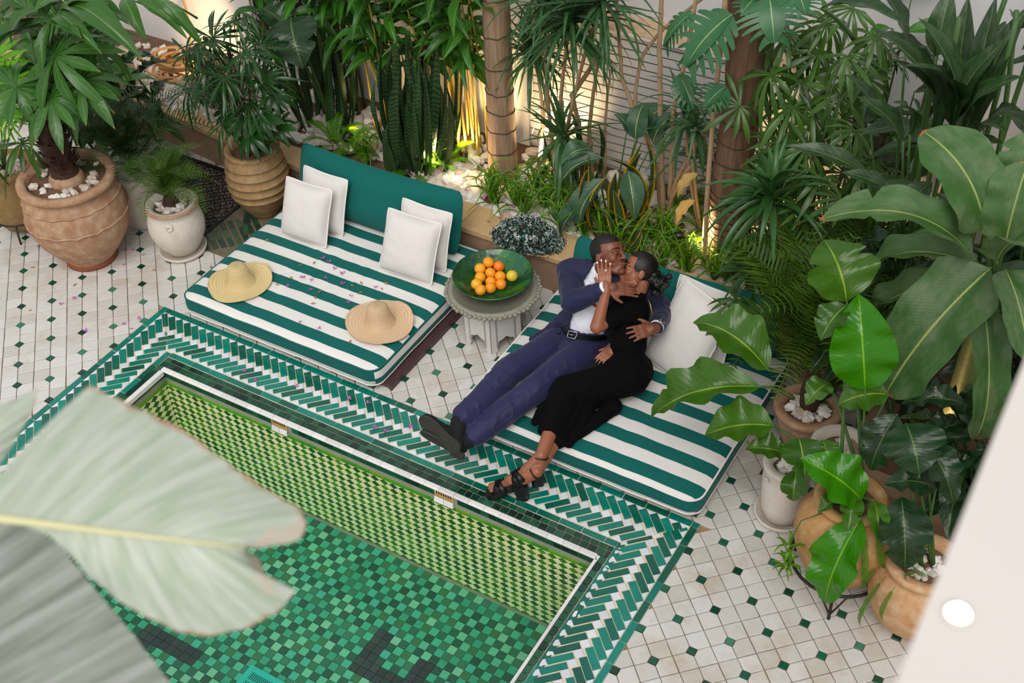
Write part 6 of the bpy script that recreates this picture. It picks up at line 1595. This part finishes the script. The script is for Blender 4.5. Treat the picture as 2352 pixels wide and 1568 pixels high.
m_suit = cloth('navy_suiting', '#1f2142', .6, .12); m_suit2 = cloth('navy_trousers', '#26274c', .6, .12)
m_shirt = cloth('white_shirting', '#e6e8f2', .7, .05, .25, .04); m_dress = cloth('black_knit', '#060608', .9, .0, .3, .15, .12); m_blk = plain('black_leather', '#0b0b0c', .35, .2, 20, .1, 80); m_sole = plain('worn_sole', '#34322e', .7, .35, 14, .3, 40)
m_suede = plain('black_suede', '#0f0e0f', .9, .2, 30, .3, 90); m_hair = plain('black_hair', '#0b0908', .45, .3, 60, .6, 140, .004); m_sock = plain('black_sock', '#0c0c12', .9, .1, 30, .3, 120)
m_steel = plain('steel', '#b9bcc0', .25, .05, 10, 0, metal=1.0); m_nail = plain('pale_nail', '#f0e4df', .3, .03, 10, 0); m_gold = plain('gold', '#caa04a', .3, .05, 10, 0, metal=1.0); m_lip1 = plain('lips', '#6d3a33', .45, .1, 30, 0); m_dial = plain('watch_dial', '#15161a', .2, .1, 10, 0)

def orth(f, u):
    u = Vector(u).normalized(); f = Vector(f); f = (f-u*f.dot(u)).normalized(); s = f.cross(u).normalized(); return s, f, u
def head(b, c, f, u, H, jaw=1.0):
    "adds head volumes; returns the head frame (side, forward, up)"
    s, f, u = orth(f, u); F = frame(s, f, u, c)
    P = lambda a, bb, cc: F @ Vector((a*H, bb*H, cc*H))
    elli(b, P(0, -.02, .14), (.315*H, .395*H, .355*H), F); elli(b, P(0, .10, -.14), (.255*H, .27*H, .30*H), F)
    elli(b, P(0, .20, -.32), (.17*H*jaw, .18*H, .15*H), F); elli(b, P(0, .30, -.40), (.09*H*jaw, .09*H, .075*H), F)
    cap(b, P(0, .375, .07), P(0, .46, -.085), .030*H, .050*H, 10)
    for k in (-1, 1):
        elli(b, P(k*.15, .245, -.07), (.105*H, .105*H, .11*H), F, 12); elli(b, P(k*.052, .41, -.10), (.045*H, .05*H, .036*H), F, 10)
        cap(b, P(k*.05, .365, .105), P(k*.20, .315, .10), .042*H, .040*H, 10); elli(b, P(k*.13, .335, .03), (.062*H, .045*H, .042*H), F, 10)
        elli(b, P(k*.325, -.03, -.03), (.028*H, .085*H, .125*H), F, 12); cap(b, P(k*.24, .02, -.28), P(k*.12, .26, -.38), .07*H*jaw, .06*H*jaw, 10)
    elli(b, P(0, .385, -.215), (.095*H, .055*H, .032*H), F, 12); elli(b, P(0, .375, -.27), (.085*H, .055*H, .036*H), F, 12)
    return F, P
def hand(b, wrist, d, n, th, size=1.0, curl=(.25,.3,.3,.35), spread=.08, thumb=.7, ext=1.0):
    "d: along the fingers, n: out of the back of the hand, th: +1/-1 side of the thumb. returns fingertip list"
    d = Vector(d).normalized(); n = Vector(n); n = (n-d*n.dot(d)).normalized(); s = d.cross(n)*th; w = Vector(wrist); S = size
    cap(b, w, w+d*.03*S, .027*S, .030*S, 12)
    for k in range(4):
        off = s*(.030-.0195*k)*S; cap(b, w+d*.02*S+off*.6, w+d*.088*S+off, .0135*S, .0115*S, 10)
    cap(b, w+d*.025*S+s*.020*S-n*.006*S, w+d*.06*S+s*.036*S-n*.010*S, .018*S, .014*S, 10)
    tips = []
    for k in range(4):
        L = (.074, .084, .078, .060)[k]*S*ext; off = s*(.030-.0195*k)*S; p = w+d*.088*S+off; dd = (d+s*spread*(1.2-.9*k)).normalized(); c = curl[k]
        for i in range(3):
            seg = L*(.45,.31,.24)[i]; dd = (Matrix.Rotation(-c*(.6 if i == 0 else 1), 3, dd.cross(n).normalized()) @ dd) if c else dd
            # bend towards the palm (-n)
            q = p+dd*seg; cap(b, p, q, (.0092,.0084,.0076)[i]*S, (.0084,.0076,.0066)[i]*S, 9); p = q
        tips.append((p, dd, n))
    a = (d*math.cos(thumb)+s*math.sin(thumb)-n*.25).normalized(); p = w+d*.028*S+s*.030*S-n*.004*S; q = p+a*.040*S; cap(b, p, q, .0125*S, .0105*S, 9)
    a2 = (a*.8+d*.55).normalized(); r = q+a2*.032*S; cap(b, q, r, .0105*S, .0080*S, 9); tips.append((r, a2, n)); return tips
def nails(root, tips, S, mat, lbl):
    for p, dd, n in tips:
        z = (n-dd*n.dot(dd)).normalized(); x = dd.cross(z); ob('nail', MB().ball((0,0,0), 1, 8, sc=(.0052*S, .0075*S, .0022*S)).mesh([mat], True), root, frame(x, dd, z, p+z*.0062*S-Vector(root.location)+dd*.002), label=lbl)

# ---- the man -------------------------------------------------------------------
man = thing('person', 'man in a navy suit and white shirt reclining on the daybed, kissing the woman', 'person', (2.775, .68, .20), 0, 'couple on the daybed')
O1 = Vector(man.location)
def tl(me, root): me.transform(T(*(-Vector(root.location)))); return me
pel, wai, che, nek, hd = V(2.775,.69,.31), V(2.815,.735,.45), V(2.835,.80,.61), V(2.850,.850,.755), V(2.882,.849,.885)
lat = V(.985,.17,.0).normalized(); axs = (nek-pel).normalized(); fro = lat.cross(axs).normalized(); TF = frame(lat, fro, axs)
shR, shL = V(2.645,.825,.70), V(3.015,.885,.70); elR, wrR = V(2.785,.60,.685), V(2.975,.655,.825); elL, wrL = V(3.175,1.0,.48), V(3.252,.735,.575)
hpR, hpL = V(2.685,.64,.315), V(2.865,.65,.315); knR, knL = V(2.585,.217,.375), V(2.767,.167,.345); anR, anL = V(2.505,-.215,.305), V(2.588,-.255,.235)
toR, heR = V(2.357,-.357,.39), V(2.571,-.342,.25); toL, heL = V(2.364,-.376,.30), V(2.575,-.318,.17)
zfR = cf*.78+cr*.50+cu*.38; zfL = cf*.40+cr*.42+cu*.80
hf = cr*.74+(-cf)*.62-cu*.20; hu = cu*.95-cr*.16+(-cf)*.10
b = MB(); F1, H1 = head(b, hd, hf, hu, .250)
cap(b, hd+F1.to_3x3() @ V(0,-.02,-.05), nek, .056, .062); cap(b, nek, che, .065, .12)
elli(b, che, (.165,.105,.15), TF); elli(b, wai, (.145,.10,.14), TF); elli(b, pel, (.16,.115,.12), TF)
chain(b, [shR, elR, wrR], [.058,.045,.030]); chain(b, [shL, elL, wrL], [.058,.045,.030]); cap(b, nek, shR, .05, .055); cap(b, nek, shL, .05, .055)
chain(b, [hpR, knR, anR], [.088,.060,.042]); chain(b, [hpL, knL, anL], [.088,.060,.042]); 
for a_, h_, t_, zz_ in ((anR, heR, toR, zfR), (anL, heL, toL, zfL)):
    x_ = (t_-h_).normalized(); z_ = zz_; z_ = (z_-x_*z_.dot(x_)).normalized(); chain(b, [a_, h_+z_*.045+x_*.03, t_+z_*.028-x_*.05], [.036,.026,.016])
tR = hand(b, wrR, cr*1.0-cu*.08+cf*.12, (-cf)*.85+cu*.45, 1, 1.08, (.10,.12,.14,.2), .03, .75)
tL = hand(b, wrL, (V(3.170,.600,.605)-wrL), (-cf)*.9+cu*.3+cr*.2, 1, 1.08, (.20,.22,.25,.28), .10, .9)
body1 = ob('body', tl(blob(b, m_skin1, .0046, 3), man), man, label='warm brown skin')
nails(man, tR[:4], 1.0, plain('tan_nail', '#a9765f', .35, .05, 10, 0), 'finger nail')
# trousers
def trouser_disp(p, n):
    q = min(1, max(0, (.75-p.y)/.9)); r = ridge((p.x*1.2+p.y*.6, p.y*1.6-p.x*.4, p.z*.8), 9.0)
    fold = ridge((p.x*1.6+p.y*.5, p.y*1.9-p.x*1.1, p.z*1.2), 8, 4)
    return .0025*noise.noise((p.x*7+p.y*3, p.y*9, p.z*7))+.011*max(0, fold-.5)*max(0, noise.noise((p.x*5, p.y*5, p.z*5+3))+.40)*1.6
b = MB(); elli(b, pel+axs*.01, (.168,.122,.12), TF); elli(b, wai-axs*.045, (.150,.106,.05), TF); chain(b, [hpR, knR, anR+(knR-anR).normalized()*.05], [.102,.084,.069]); chain(b, [hpL, knL, anL+(knL-anL).normalized()*.05], [.102,.084,.069]); cap(b, hpR.lerp(hpL, .5)+fro*.02, hpR.lerp(knL, .2), .085, .08)
ob('trousers', tl(blob(b, m_suit2, .0075, 4, trouser_disp), man), man, label='navy suit trousers')
# shirt
def shirt_disp(p, n): return .005*max(0, ridge((p.x*1.6, p.y*.8, p.z*2.2+p.x*1.2), 10)-.2)
b = MB(); elli(b, che, (.172,.114,.155), TF); elli(b, wai+axs*.01, (.152,.110,.125), TF); cap(b, nek-axs*.01, che, .075, .12); cap(b, nek-axs*.02, shR, .048, .045); cap(b, nek-axs*.02, shL, .048, .045)
ob('shirt', tl(blob(b, m_shirt, .007, 5, shirt_disp), man), man, label='white dress shirt')
cl = MB()
for k in (-1, 1):
    v = []; nn = 13
    for i in range(nn):
        ph = math.radians(155*i/(nn-1)); dirp = lat*k*math.sin(ph)-fro*math.cos(ph); dip = .018*(i/(nn-1))**2
        v += [nek+axs*(.060-dip*1.6)+dirp*.058, nek+axs*(.028-dip*2.2)+dirp*(.074+.004*i/nn), nek+axs*(.002-dip*(4.2 if i > 9 else 2.2))+dirp*(.086+.010*i/nn)]
    cl.add(v, [(3*i+e, 3*i+e+1, 3*i+e+4, 3*i+e+3) for i in range(nn-1) for e in (0, 1)])
ob('collar', tl(cl.mesh([m_shirt]), man), man, label='open white shirt collar')
# jacket : shell with an open front
def jack_disp(p, n): return .006*ridge((p.x*1.1, p.y*1.1, p.z*1.5), 8)+.006*max(0, ridge((p.x*2, p.y*1.2-p.z, p.z*1.6), 8, 7)-.4)
b = MB(); elli(b, che, (.190,.130,.165), TF); elli(b, wai+axs*.02, (.172,.126,.15), TF); elli(b, pel+axs*.055-fro*.015, (.182,.120,.09), TF); cap(b, nek-axs*.025, che, .082, .135); cap(b, nek-axs*.015, shR, .070, .076); cap(b, nek-axs*.015, shL, .070, .076)
chain(b, [shR, elR, wrR+(elR-wrR).normalized()*.035], [.072,.064,.047]); chain(b, [shL, elL, wrL+(elL-wrL).normalized()*.045], [.072,.064,.047])
# skirt of the jacket spread over the hip on the open side
chain(b, [wai-lat*.13+fro*.02, hpR-lat*.085-fro*.0+axs*.03, V(2.520,.585,.30)], [.05,.045,.022])
me = blob(b, m_suit, .007, 5, jack_disp)
bm = bmesh.new(); bm.from_mesh(me); kill = []; lapv = []; lapf = []
for f in bm.faces:
    p = f.calc_center_median(); q = p-wai; l = q.dot(lat); fr = q.dot(fro); a = q.dot(axs)
    arm = any((p-(A_+(B_-A_)*min(1, max(0, (p-A_).dot(B_-A_)/(B_-A_).length_squared)))).length < .082 for A_, B_ in ((shR.lerp(elR, .25), elR), (elR, wrR), (shL, elL), (elL, wrL)))
    if arm: continue
    lo = -.078+.25*max(0, a-.10)*.8 - .15*max(0, -a); hi = .125
    if a > .20: lo = -.078+.02+ (a-.20)*.35; hi = .10-(a-.20)*.35
    if fr > .0 and lo-.012-.042*min(1, max(0, (a-.02)/.2)) < l <= lo+.004 and .02 < a < .36:
        lapf.append(list(range(len(lapv), len(lapv)+len(f.verts)))); lapv += [v.co+v.normal*.006 for v in f.verts]
    if fr > .035 and lo < l < hi and a > -.20: kill.append(f)
    elif a > .315 and abs(l) < .062 and fr > -.055: kill.append(f)
bmesh.ops.delete(bm, geom=kill, context='FACES'); bmesh.ops.solidify(bm, geom=bm.faces[:], thickness=.006); bm.to_mesh(me); bm.free(); me.polygons.foreach_set('use_smooth', [True]*len(me.polygons))
ob('jacket', tl(me, man), man, label='navy suit jacket hanging open')
lpm = MB().add(lapv, lapf).mesh([m_suit], True); bm = bmesh.new(); bm.from_mesh(lpm); bmesh.ops.remove_doubles(bm, verts=bm.verts, dist=.0004); bmesh.ops.solidify(bm, geom=bm.faces[:], thickness=.004); bm.to_mesh(lpm); bm.free()
ob('lapel', tl(lpm, man), man)
for a, bb, c in ((-.098,.128,.005),(-.125,.118,-.06)): ob('button', MB().lathe([(.001,.004),(.008,.004),(.009,.0),(.008,-.002)], 12).mesh([m_dial], True), man, T(*(wai+lat*a+fro*bb+axs*c-O1)) @ fro.to_track_quat('Z','Y').to_matrix().to_4x4())
d = (elR-wrR).normalized()
for k in range(4): p = wrR+d*(.045+.016*k)-cu*.046+(-cf)*.012; ob('sleeve_button', MB().ball((0,0,0), .005, 8).mesh([m_dial], True), man, T(*(p-O1)))
for w_, e_ in ((wrR, elR), (wrL, elL)):
    d = (e_-w_).normalized(); ob('shirt_cuff', tl(MB().tube([w_-d*.004, w_+d*.012, w_+d*.05], [.041,.043,.044], 18, cap=False).mesh([m_shirt], True), man), man, label='white shirt cuff')
# belt with buckle
bp = []
for i in range(40):
    a = 2*PI*i/40; bp.append(wai-axs*.055+lat*.157*math.cos(a)+fro*.114*math.sin(a))
bm_ = MB(); v = []; f = []
for p in bp:
    o_ = (p-(wai-axs*.055)).normalized(); v += [p-axs*.018, p-axs*.018+o_*.005, p+axs*.018+o_*.005, p+axs*.018]
for i in range(40):
    j = (i+1) % 40; f += [(4*i+k, 4*j+k, 4*j+(k+1) % 4, 4*i+(k+1) % 4) for k in range(4)]
belt = ob('belt', tl(bm_.add(v, f).mesh([m_blk]), man), man, label='black leather belt')
bx = wai-axs*.055-lat*.045+fro*.119
ob('buckle', tl(MB().loop([bx+lat*x+axs*z for x, z in ((-.026,-.022),(.026,-.022),(.026,.022),(-.026,.022))], .004, 6).tube([bx-lat*.024, bx+lat*.012], .003, 6).mesh([m_steel], True), man), belt, label='silver rectangular buckle')
# shoes and socks
def shoe(root, heel, toe, zf, name, S=1.0):
    x = (toe-heel).normalized(); z = Vector(zf); z = (z-x*z.dot(x)).normalized(); y = z.cross(x); L = (toe-heel).length+.03; F = frame(x, y, z, heel-x*.02)
    P = lambda a, bb, c: F @ V(a*L, bb, c)
    b = MB(); elli(b, P(.16,0,.035), (.16*L,.036,.038), F); elli(b, P(.50,0,.032), (.34*L,.040,.036), F); elli(b, P(.74,0,.024), (.25*L,.045,.028), F); cap(b, P(.20,0,.05), P(.22,0,.075), .040, .044); cap(b, P(.45,0,.045), P(.28,0,.07), .036, .04)
    so = ob(name, tl(blob(b, m_suede, .006, 4), root), root, label='black suede loafer')
    out = [(-.015,0),(0,.018),(.04,.031),(.14,.038),(.30,.034),(.48,.039),(.66,.050),(.80,.050),(.91,.040),(.98,.022),(1.005,0)]; pl_ = [(a*L, w) for a, w in out]+[(a*L, -w) for a, w in out[-2:0:-1]]
    G_ = frame(x, -y, -z, heel-x*.02)
    ob('sole', tl(MB().prism(pl_, -.004, .008, .003, M=G_, bottom=True).mesh([m_sole]), root), so, label='worn dark sole'); hl = [(a*L*.27, w*1.0) for a, w in ((-.05,0),(.02,.020),(.16,.032),(.5,.038),(1,.035))]; hl += [(a, -w) for a, w in hl[:0:-1]]
    ob('heel', tl(MB().prism(hl, .006, .022, .002, M=G_).mesh([m_sole]), root), so)
shoe(man, heR, toR, zfR, 'shoe'); shoe(man, heL, toL, zfL, 'shoe')
for an, kn, he, zf, to in ((anR, knR, heR, zfR, toR), (anL, knL, heL, zfL, toL)):
    b = MB(); chain(b, [an.lerp(kn, .22), an, he+zf.normalized()*.05+(to-he)*.16], [.050,.048,.040]); ob('sock', tl(blob(b, m_sock, .006, 3), man), man, label='black sock')
# hair, brows, eyelids, lips, watch
def shell(P, F, H, rule, mat, grow=1.035, seed=0, amp=.0, freq=60, c=(0,-.02,.14), rad=(.315,.395,.355), n=56):
    v = []; f = []; keep = {}
    h = n//2
    for i in range(h+1):
        t = PI*i/h
        for k in range(n):
            a = 2*PI*k/n; q = Vector((math.sin(t)*math.cos(a)*rad[0], math.sin(t)*math.sin(a)*rad[1], math.cos(t)*rad[2])); g = grow+amp*noise.noise(q*freq/10+Vector((seed,0,0)))
            loc = Vector(c)+q*g; v.append(P(*loc)); keep[len(v)-1] = rule(*(Vector(c)+q))
    for i in range(h):
        for k in range(n):
            j = (k+1) % n; q = (i*n+k, (i+1)*n+k, (i+1)*n+j, i*n+j)
            if sum(keep[x] for x in q) >= 2: f.append(q)
    return MB().add(v, f).mesh([mat], True)
ob('hair', tl(shell(H1, F1, .25, lambda a, bb, c: c > .30 or (bb < .06+.0 and c > .10) or (bb < -.14 and c > -.06), m_hair, 1.045, 1, .02, 90), man), man, label='short black hair cropped close')
def face_bits(root, P, H, lips, lash=True):
    for k in (-1, 1):
        ob('eyebrow', tl(MB().tube([P(k*.055,.405,.135), P(k*.13,.385,.155), P(k*.215,.315,.135)], [.0035,.0045,.002], 6).mesh([m_hair], True), root), root)
        ob('eyelashes', tl(MB().tube([P(k*.07,.385,.022), P(k*.13,.384,.004), P(k*.195,.335,.022)], [.0015,.0022,.0013], 5).mesh([m_hair], True), root), root, label='lashes of the closed eye')
    ob('lips', tl(MB().tube([P(-.085,.405,-.24), P(-.04,.437,-.228), P(0,.445,-.236), P(.04,.437,-.228), P(.085,.405,-.24)], [.003,.007,.008,.007,.003], 8).mesh([lips], True), root), root)
face_bits(man, H1, .25, m_lip1)
wd = (elL-wrL).normalized(); wq = wrL+wd*.022; up_w = ((-cf)*.75+cr*.35+cu*.3); up_w = (up_w-wd*up_w.dot(wd)).normalized(); sx = wd.cross(up_w)
wt_ = ob('wristwatch', tl(MB().loop([wq+sx*.040*math.cos(a*.3142)+up_w*.036*math.sin(a*.3142) for a in range(20)], .0075, 6).mesh([m_steel], True), man), man, label='steel wristwatch')
ob('dial', tl(MB().lathe([(.001,.006),(.015,.006),(.019,.004),(.020,-.004)], 20, M=frame(sx, wd, up_w, wq+up_w*.040)).mesh([m_dial], True), man), wt_, label='dark watch dial'); ob('bezel', tl(MB().loop([wq+up_w*.046+sx*.018*math.cos(a*.3142)+wd*.018*math.sin(a*.3142) for a in range(20)], .003, 5).mesh([m_steel], True), man), wt_)

# ---- the woman -----------------------------------------------------------------
wom = thing('person', 'woman in a short-sleeved black dress and block-heeled sandals lying against the man', 'person', (3.14, .55, .20), 0, 'couple on the daybed')
O2 = Vector(wom.location)
wp, ww, wc, wn, wh = V(3.165,.575,.335), V(3.115,.67,.46), V(3.06,.775,.575), V(3.075,.835,.69), V(3.066,.880,.815)
wsL, wsR = V(3.068,.735,.655), V(2.96,.92,.66); weL, wwL = V(2.990,.515,.645), V(2.985,.635,.815)
whL, whR = V(3.205,.52,.355), V(3.12,.60,.31); wkL, wkR = V(2.945,.225,.365), V(3.00,.225,.285); waL, waR = V(3.018,-.185,.265), V(3.025,-.250,.200)
wax = (wn-wp).normalized(); wfr = V(-.80,.15,.30); wfr = (wfr-wax*wfr.dot(wax)).normalized(); wla = wfr.cross(wax).normalized(); WF = frame(wla, wfr, wax)
htL, toeL = V(3.025,-.212,.200), V(2.895,-.325,.118); htR, toeR = V(2.972,-.288,.125), V(2.800,-.362,.040)
b = MB(); hf2 = -cr*.88+(-cf)*.06+cu*.18; hu2 = cu*.90+cr*.30+(-cf)*.18; F2, H2 = head(b, wh, hf2, hu2, .232, .88)
cap(b, wh+F2.to_3x3() @ V(0,-.04,-.05), wn, .044, .05); cap(b, wn, wc, .05, .09); elli(b, wc, (.135,.095,.13), WF); elli(b, ww, (.115,.09,.12), WF); elli(b, wp, (.155,.125,.115), WF)
cap(b, wn, wsL, .04, .048); cap(b, wn, wsR, .04, .048); chain(b, [wsL, weL, wwL], [.050,.040,.026]); chain(b, [wsR, V(3.05,.71,.50), V(3.06,.61,.44)], [.046,.036,.026])
chain(b, [whL, wkL, waL], [.092,.058,.034]); chain(b, [whR, wkR, waR], [.092,.058,.034]); 
for a_, h_, t_ in ((waL, htL, toeL), (waR, htR, toeR)):
    up_ = V(0,0,.02); cap(b, a_, h_+up_, .036, .028); cap(b, a_, h_.lerp(t_, .5)+V(0,0,.035), .034, .028); cap(b, h_+up_, t_+V(0,0,.022), .027, .026); tt = (t_-h_).normalized(); ss = tt.cross(V(0,0,1)).normalized()
    for k in range(5): q = t_+V(0,0,.022)+ss*(.026-.013*k)*1.05; cap(b, q-tt*.02, q+tt*(.022-.004*k), .010, .008, 8)
tW = hand(b, wwL, (V(2.895,.765,.955)-wwL), (-cf)*.92-cr*.2, -1, 1.0, (.06,.06,.08,.10), .07, .55, 1.05)
hand(b, V(3.06,.61,.44), V(-.35,-.9,-.1), V(0,-.5,.85), 1, .85, (.3,.3,.3,.3), .05, .6)
ob('body', tl(blob(b, m_skin2, .0044, 3), wom), wom, label='brown skin')
nails(wom, tW, 1.0, m_nail, 'pale polished nail')
rp = tW[2][0]-tW[2][1]*.058; rd = tW[2][1]; rz_ = (tW[2][2]-rd*tW[2][2].dot(rd)).normalized(); rx_ = rd.cross(rz_)
rg = ob('ring', tl(MB().loop([rp+rx_*.0098*math.cos(a*.5236)+rz_*.0098*math.sin(a*.5236) for a in range(12)], .0015, 5).mesh([m_gold], True), wom), wom, label='gold ring with a white stone'); ob('gem', tl(MB().ball(rp+rz_*.012, .0062, 8).mesh([m_nail], True), wom), rg)
def dress_disp(p, n): return .004*ridge((p.x*1.4, p.y*1.0, p.z*1.2), 9, 2)+.006*max(0, ridge((p.x*1.8-p.y*.8, p.y*1.4+p.x, p.z), 9, 5)-.4)
b = MB(); cap(b, wn-wax*.012, wc, .058, .10); elli(b, wc, (.145,.106,.135), WF); elli(b, ww, (.126,.102,.125), WF); elli(b, wp, (.168,.138,.125), WF); cap(b, wn-wax*.015, wsL, .05, .060); cap(b, wn-wax*.015, wsR, .05, .06)
cap(b, wsL, wsL.lerp(weL, .62), .062, .058); cap(b, wsR, wsR.lerp(V(3.05,.71,.50), .6), .06, .055)
chain(b, [whL, wkL, V(2.984,.0,.312)], [.110,.090,.066]); chain(b, [whR, wkR, V(3.015,-.02,.245)], [.110,.080,.06]); chain(b, [wkL, V(2.90,.04,.27)], [.07,.03]); cap(b, whL.lerp(whR, .5), wkL.lerp(wkR, .5), .105, .09)
# the skirt lying on the mattress behind the shins, down to its hem
chain(b, [wkR+V(.06,.02,-.02), V(3.09,.10,.24), V(3.10,-.01,.222)], [.055,.03,.012]); chain(b, [wkL.lerp(wkR, .5), V(2.99,.08,.262), V(3.01,-.015,.235)], [.08,.05,.02]); chain(b, [V(2.88,.10,.30), V(2.85,.03,.252)], [.045,.018]); chain(b, [V(3.18,.35,.25), V(3.11,.08,.225)], [.05,.016]); chain(b, [V(3.10,-.01,.222), V(2.93,-.01,.262)], [.014,.03])
ob('dress', tl(blob(b, m_dress, .0075, 4, dress_disp), wom), wom, label='long black knit dress with a side slit')
kb = wn-wfr*.052; ob('back_zip', tl(MB().tube([kb-wax*.0+wla*.01, kb-wax*.06-wfr*.036+wla*.006, kb-wax*.13-wfr*.058], .0035, 6).mesh([m_gold], True), wom), wom, label='thin gold line down the back of the neck')
# hair swept into a curly bun
ob('hair', tl(shell(H2, F2, .232, lambda a, bb, c: (bb < .16 and c > .05) or c > .36 or (bb < -.06 and c > -.16), m_hair, 1.07, 3, .03, 60), wom), wom, label='black hair swept back')
bn = H2(0, -.52, -.10); b = MB(); rr = random.Random(2)
for k in range(34):
    p = bn+V(rr.gauss(0,.026), rr.gauss(0,.026), rr.gauss(0,.026)); elli(b, p, (rr.uniform(.014,.024),)*3, None, 8)
elli(b, H2(0, -.36, -.02), (.055,.055,.055), None, 12)
ob('bun', tl(blob(b, m_hair, .006, 1, lambda p, n: .006*noise.noise(p*70)), wom), wom, label='loose curly black bun')
cb_ = MB()
for k in range(60):
    p = bn+V(rr.gauss(0,.034), rr.gauss(0,.034), rr.gauss(0,.034)); q = V(rr.uniform(-1,1), rr.uniform(-1,1), rr.uniform(-1,1)).normalized(); e = q.orthogonal().normalized(); g_ = q.cross(e)
    cb_.tube([p+(e*math.cos(a*1.1)+g_*math.sin(a*1.1))*.011+q*a*.0035 for a in range(9)], .0017, 4)
ob('curls', tl(cb_.mesh([m_hair], True), wom), wom)
face_bits(wom, H2, .232, plain('lips_w', '#8a4038', .4, .1, 30, 0)); ob('earring', tl(MB().ball(H2(.345,-.02,-.15), .005, 8).mesh([m_gold], True), wom), wom)
# platform sandals
def sandal(root, heel, toe, ank, hh, name='sandal'):
    x = V((toe-heel).x, (toe-heel).y, 0).normalized(); y = V(0,0,1).cross(x); d = toe-heel; L = d.length
    out = [(-.08,.0),(-.04,.024),(.15,.031),(.4,.033),(.7,.046),(1.0,.046),(1.14,.034),(1.20,.018),(1.22,0)]
    top = [(heel+d*a+y*w, a) for a, w in out]+[(heel+d*a-y*w, a) for a, w in out[-2:0:-1]]; n = len(top); th_ = lambda a: .010+.028*min(1, max(0, (a-.35)/.3))
    v = [p for p, a in top]+[p-V(0,0,th_(a)) for p, a in top]
    so = ob(name, tl(MB().add(v, [tuple(range(n)), tuple(reversed(range(n, 2*n)))]+[(i, n+i, n+(i+1) % n, (i+1) % n) for i in range(n)]).mesh([m_blk]), root), root, label='black platform sandal')
    c = heel+d*.10; hb = MB(); r_ = [(.028,-.005),(.030,-hh*.5),(.031,-hh)]; pv = []
    for rr_, zz in r_: pv += [c+x*rr_*1.1*a+y*rr_*bb+V(0,0,zz) for a, bb in ((-1,-.6),(-.7,-1),(.8,-1),(1,-.7),(1,.7),(.8,1),(-.7,1),(-1,.6))]
    ob('block_heel', tl(hb.add(pv, [(i*8+k, (i+1)*8+k, (i+1)*8+(k+1) % 8, i*8+(k+1) % 8) for i in range(2) for k in range(8)]+[tuple(range(16, 24))]).mesh([m_blk]), root), so)
    st = MB(); k0 = heel+d*.74; dn = d.normalized(); up = y.cross(dn).normalized(); up = up if up.z > 0 else -up
    for sg in (-1, 1):      # two broad bands crossing over the toes
        vv = []; m = 9
        for i in range(m):
            a = PI*i/(m-1); w_ = k0+y*.047*math.cos(a)+up*.044*math.sin(a)**.8+dn*(.018*sg*math.cos(a)-.006)
            vv += [w_-dn*.020, w_+dn*.020, w_+dn*.020+up*.004, w_-dn*.020+up*.004]
        st.add(vv, [(4*i+e, 4*i+(e+1) % 4, 4*i+4+(e+1) % 4, 4*i+4+e) for i in range(m-1) for e in range(4)])
    ob('toe_strap', tl(st.mesh([m_blk], True), root), so)
    ax = (ank-heel-V(0,0,.02)).normalized(); s1 = ax.orthogonal().normalized(); s2 = ax.cross(s1); ctr = ank-ax*.012
    ob('ankle_strap', tl(MB().loop([ctr+s1*.039*math.cos(a*.3927)+s2*.039*math.sin(a*.3927) for a in range(16)], .0045, 6).tube([heel-d*.02+V(0,0,.0), heel-d*.10+V(0,0,.03), ctr-x*.037], .005, 6).mesh([m_blk], True), root), so)
sandal(wom, htL, toeL, waL, .118); sandal(wom, htR, toeR, waR, .122)
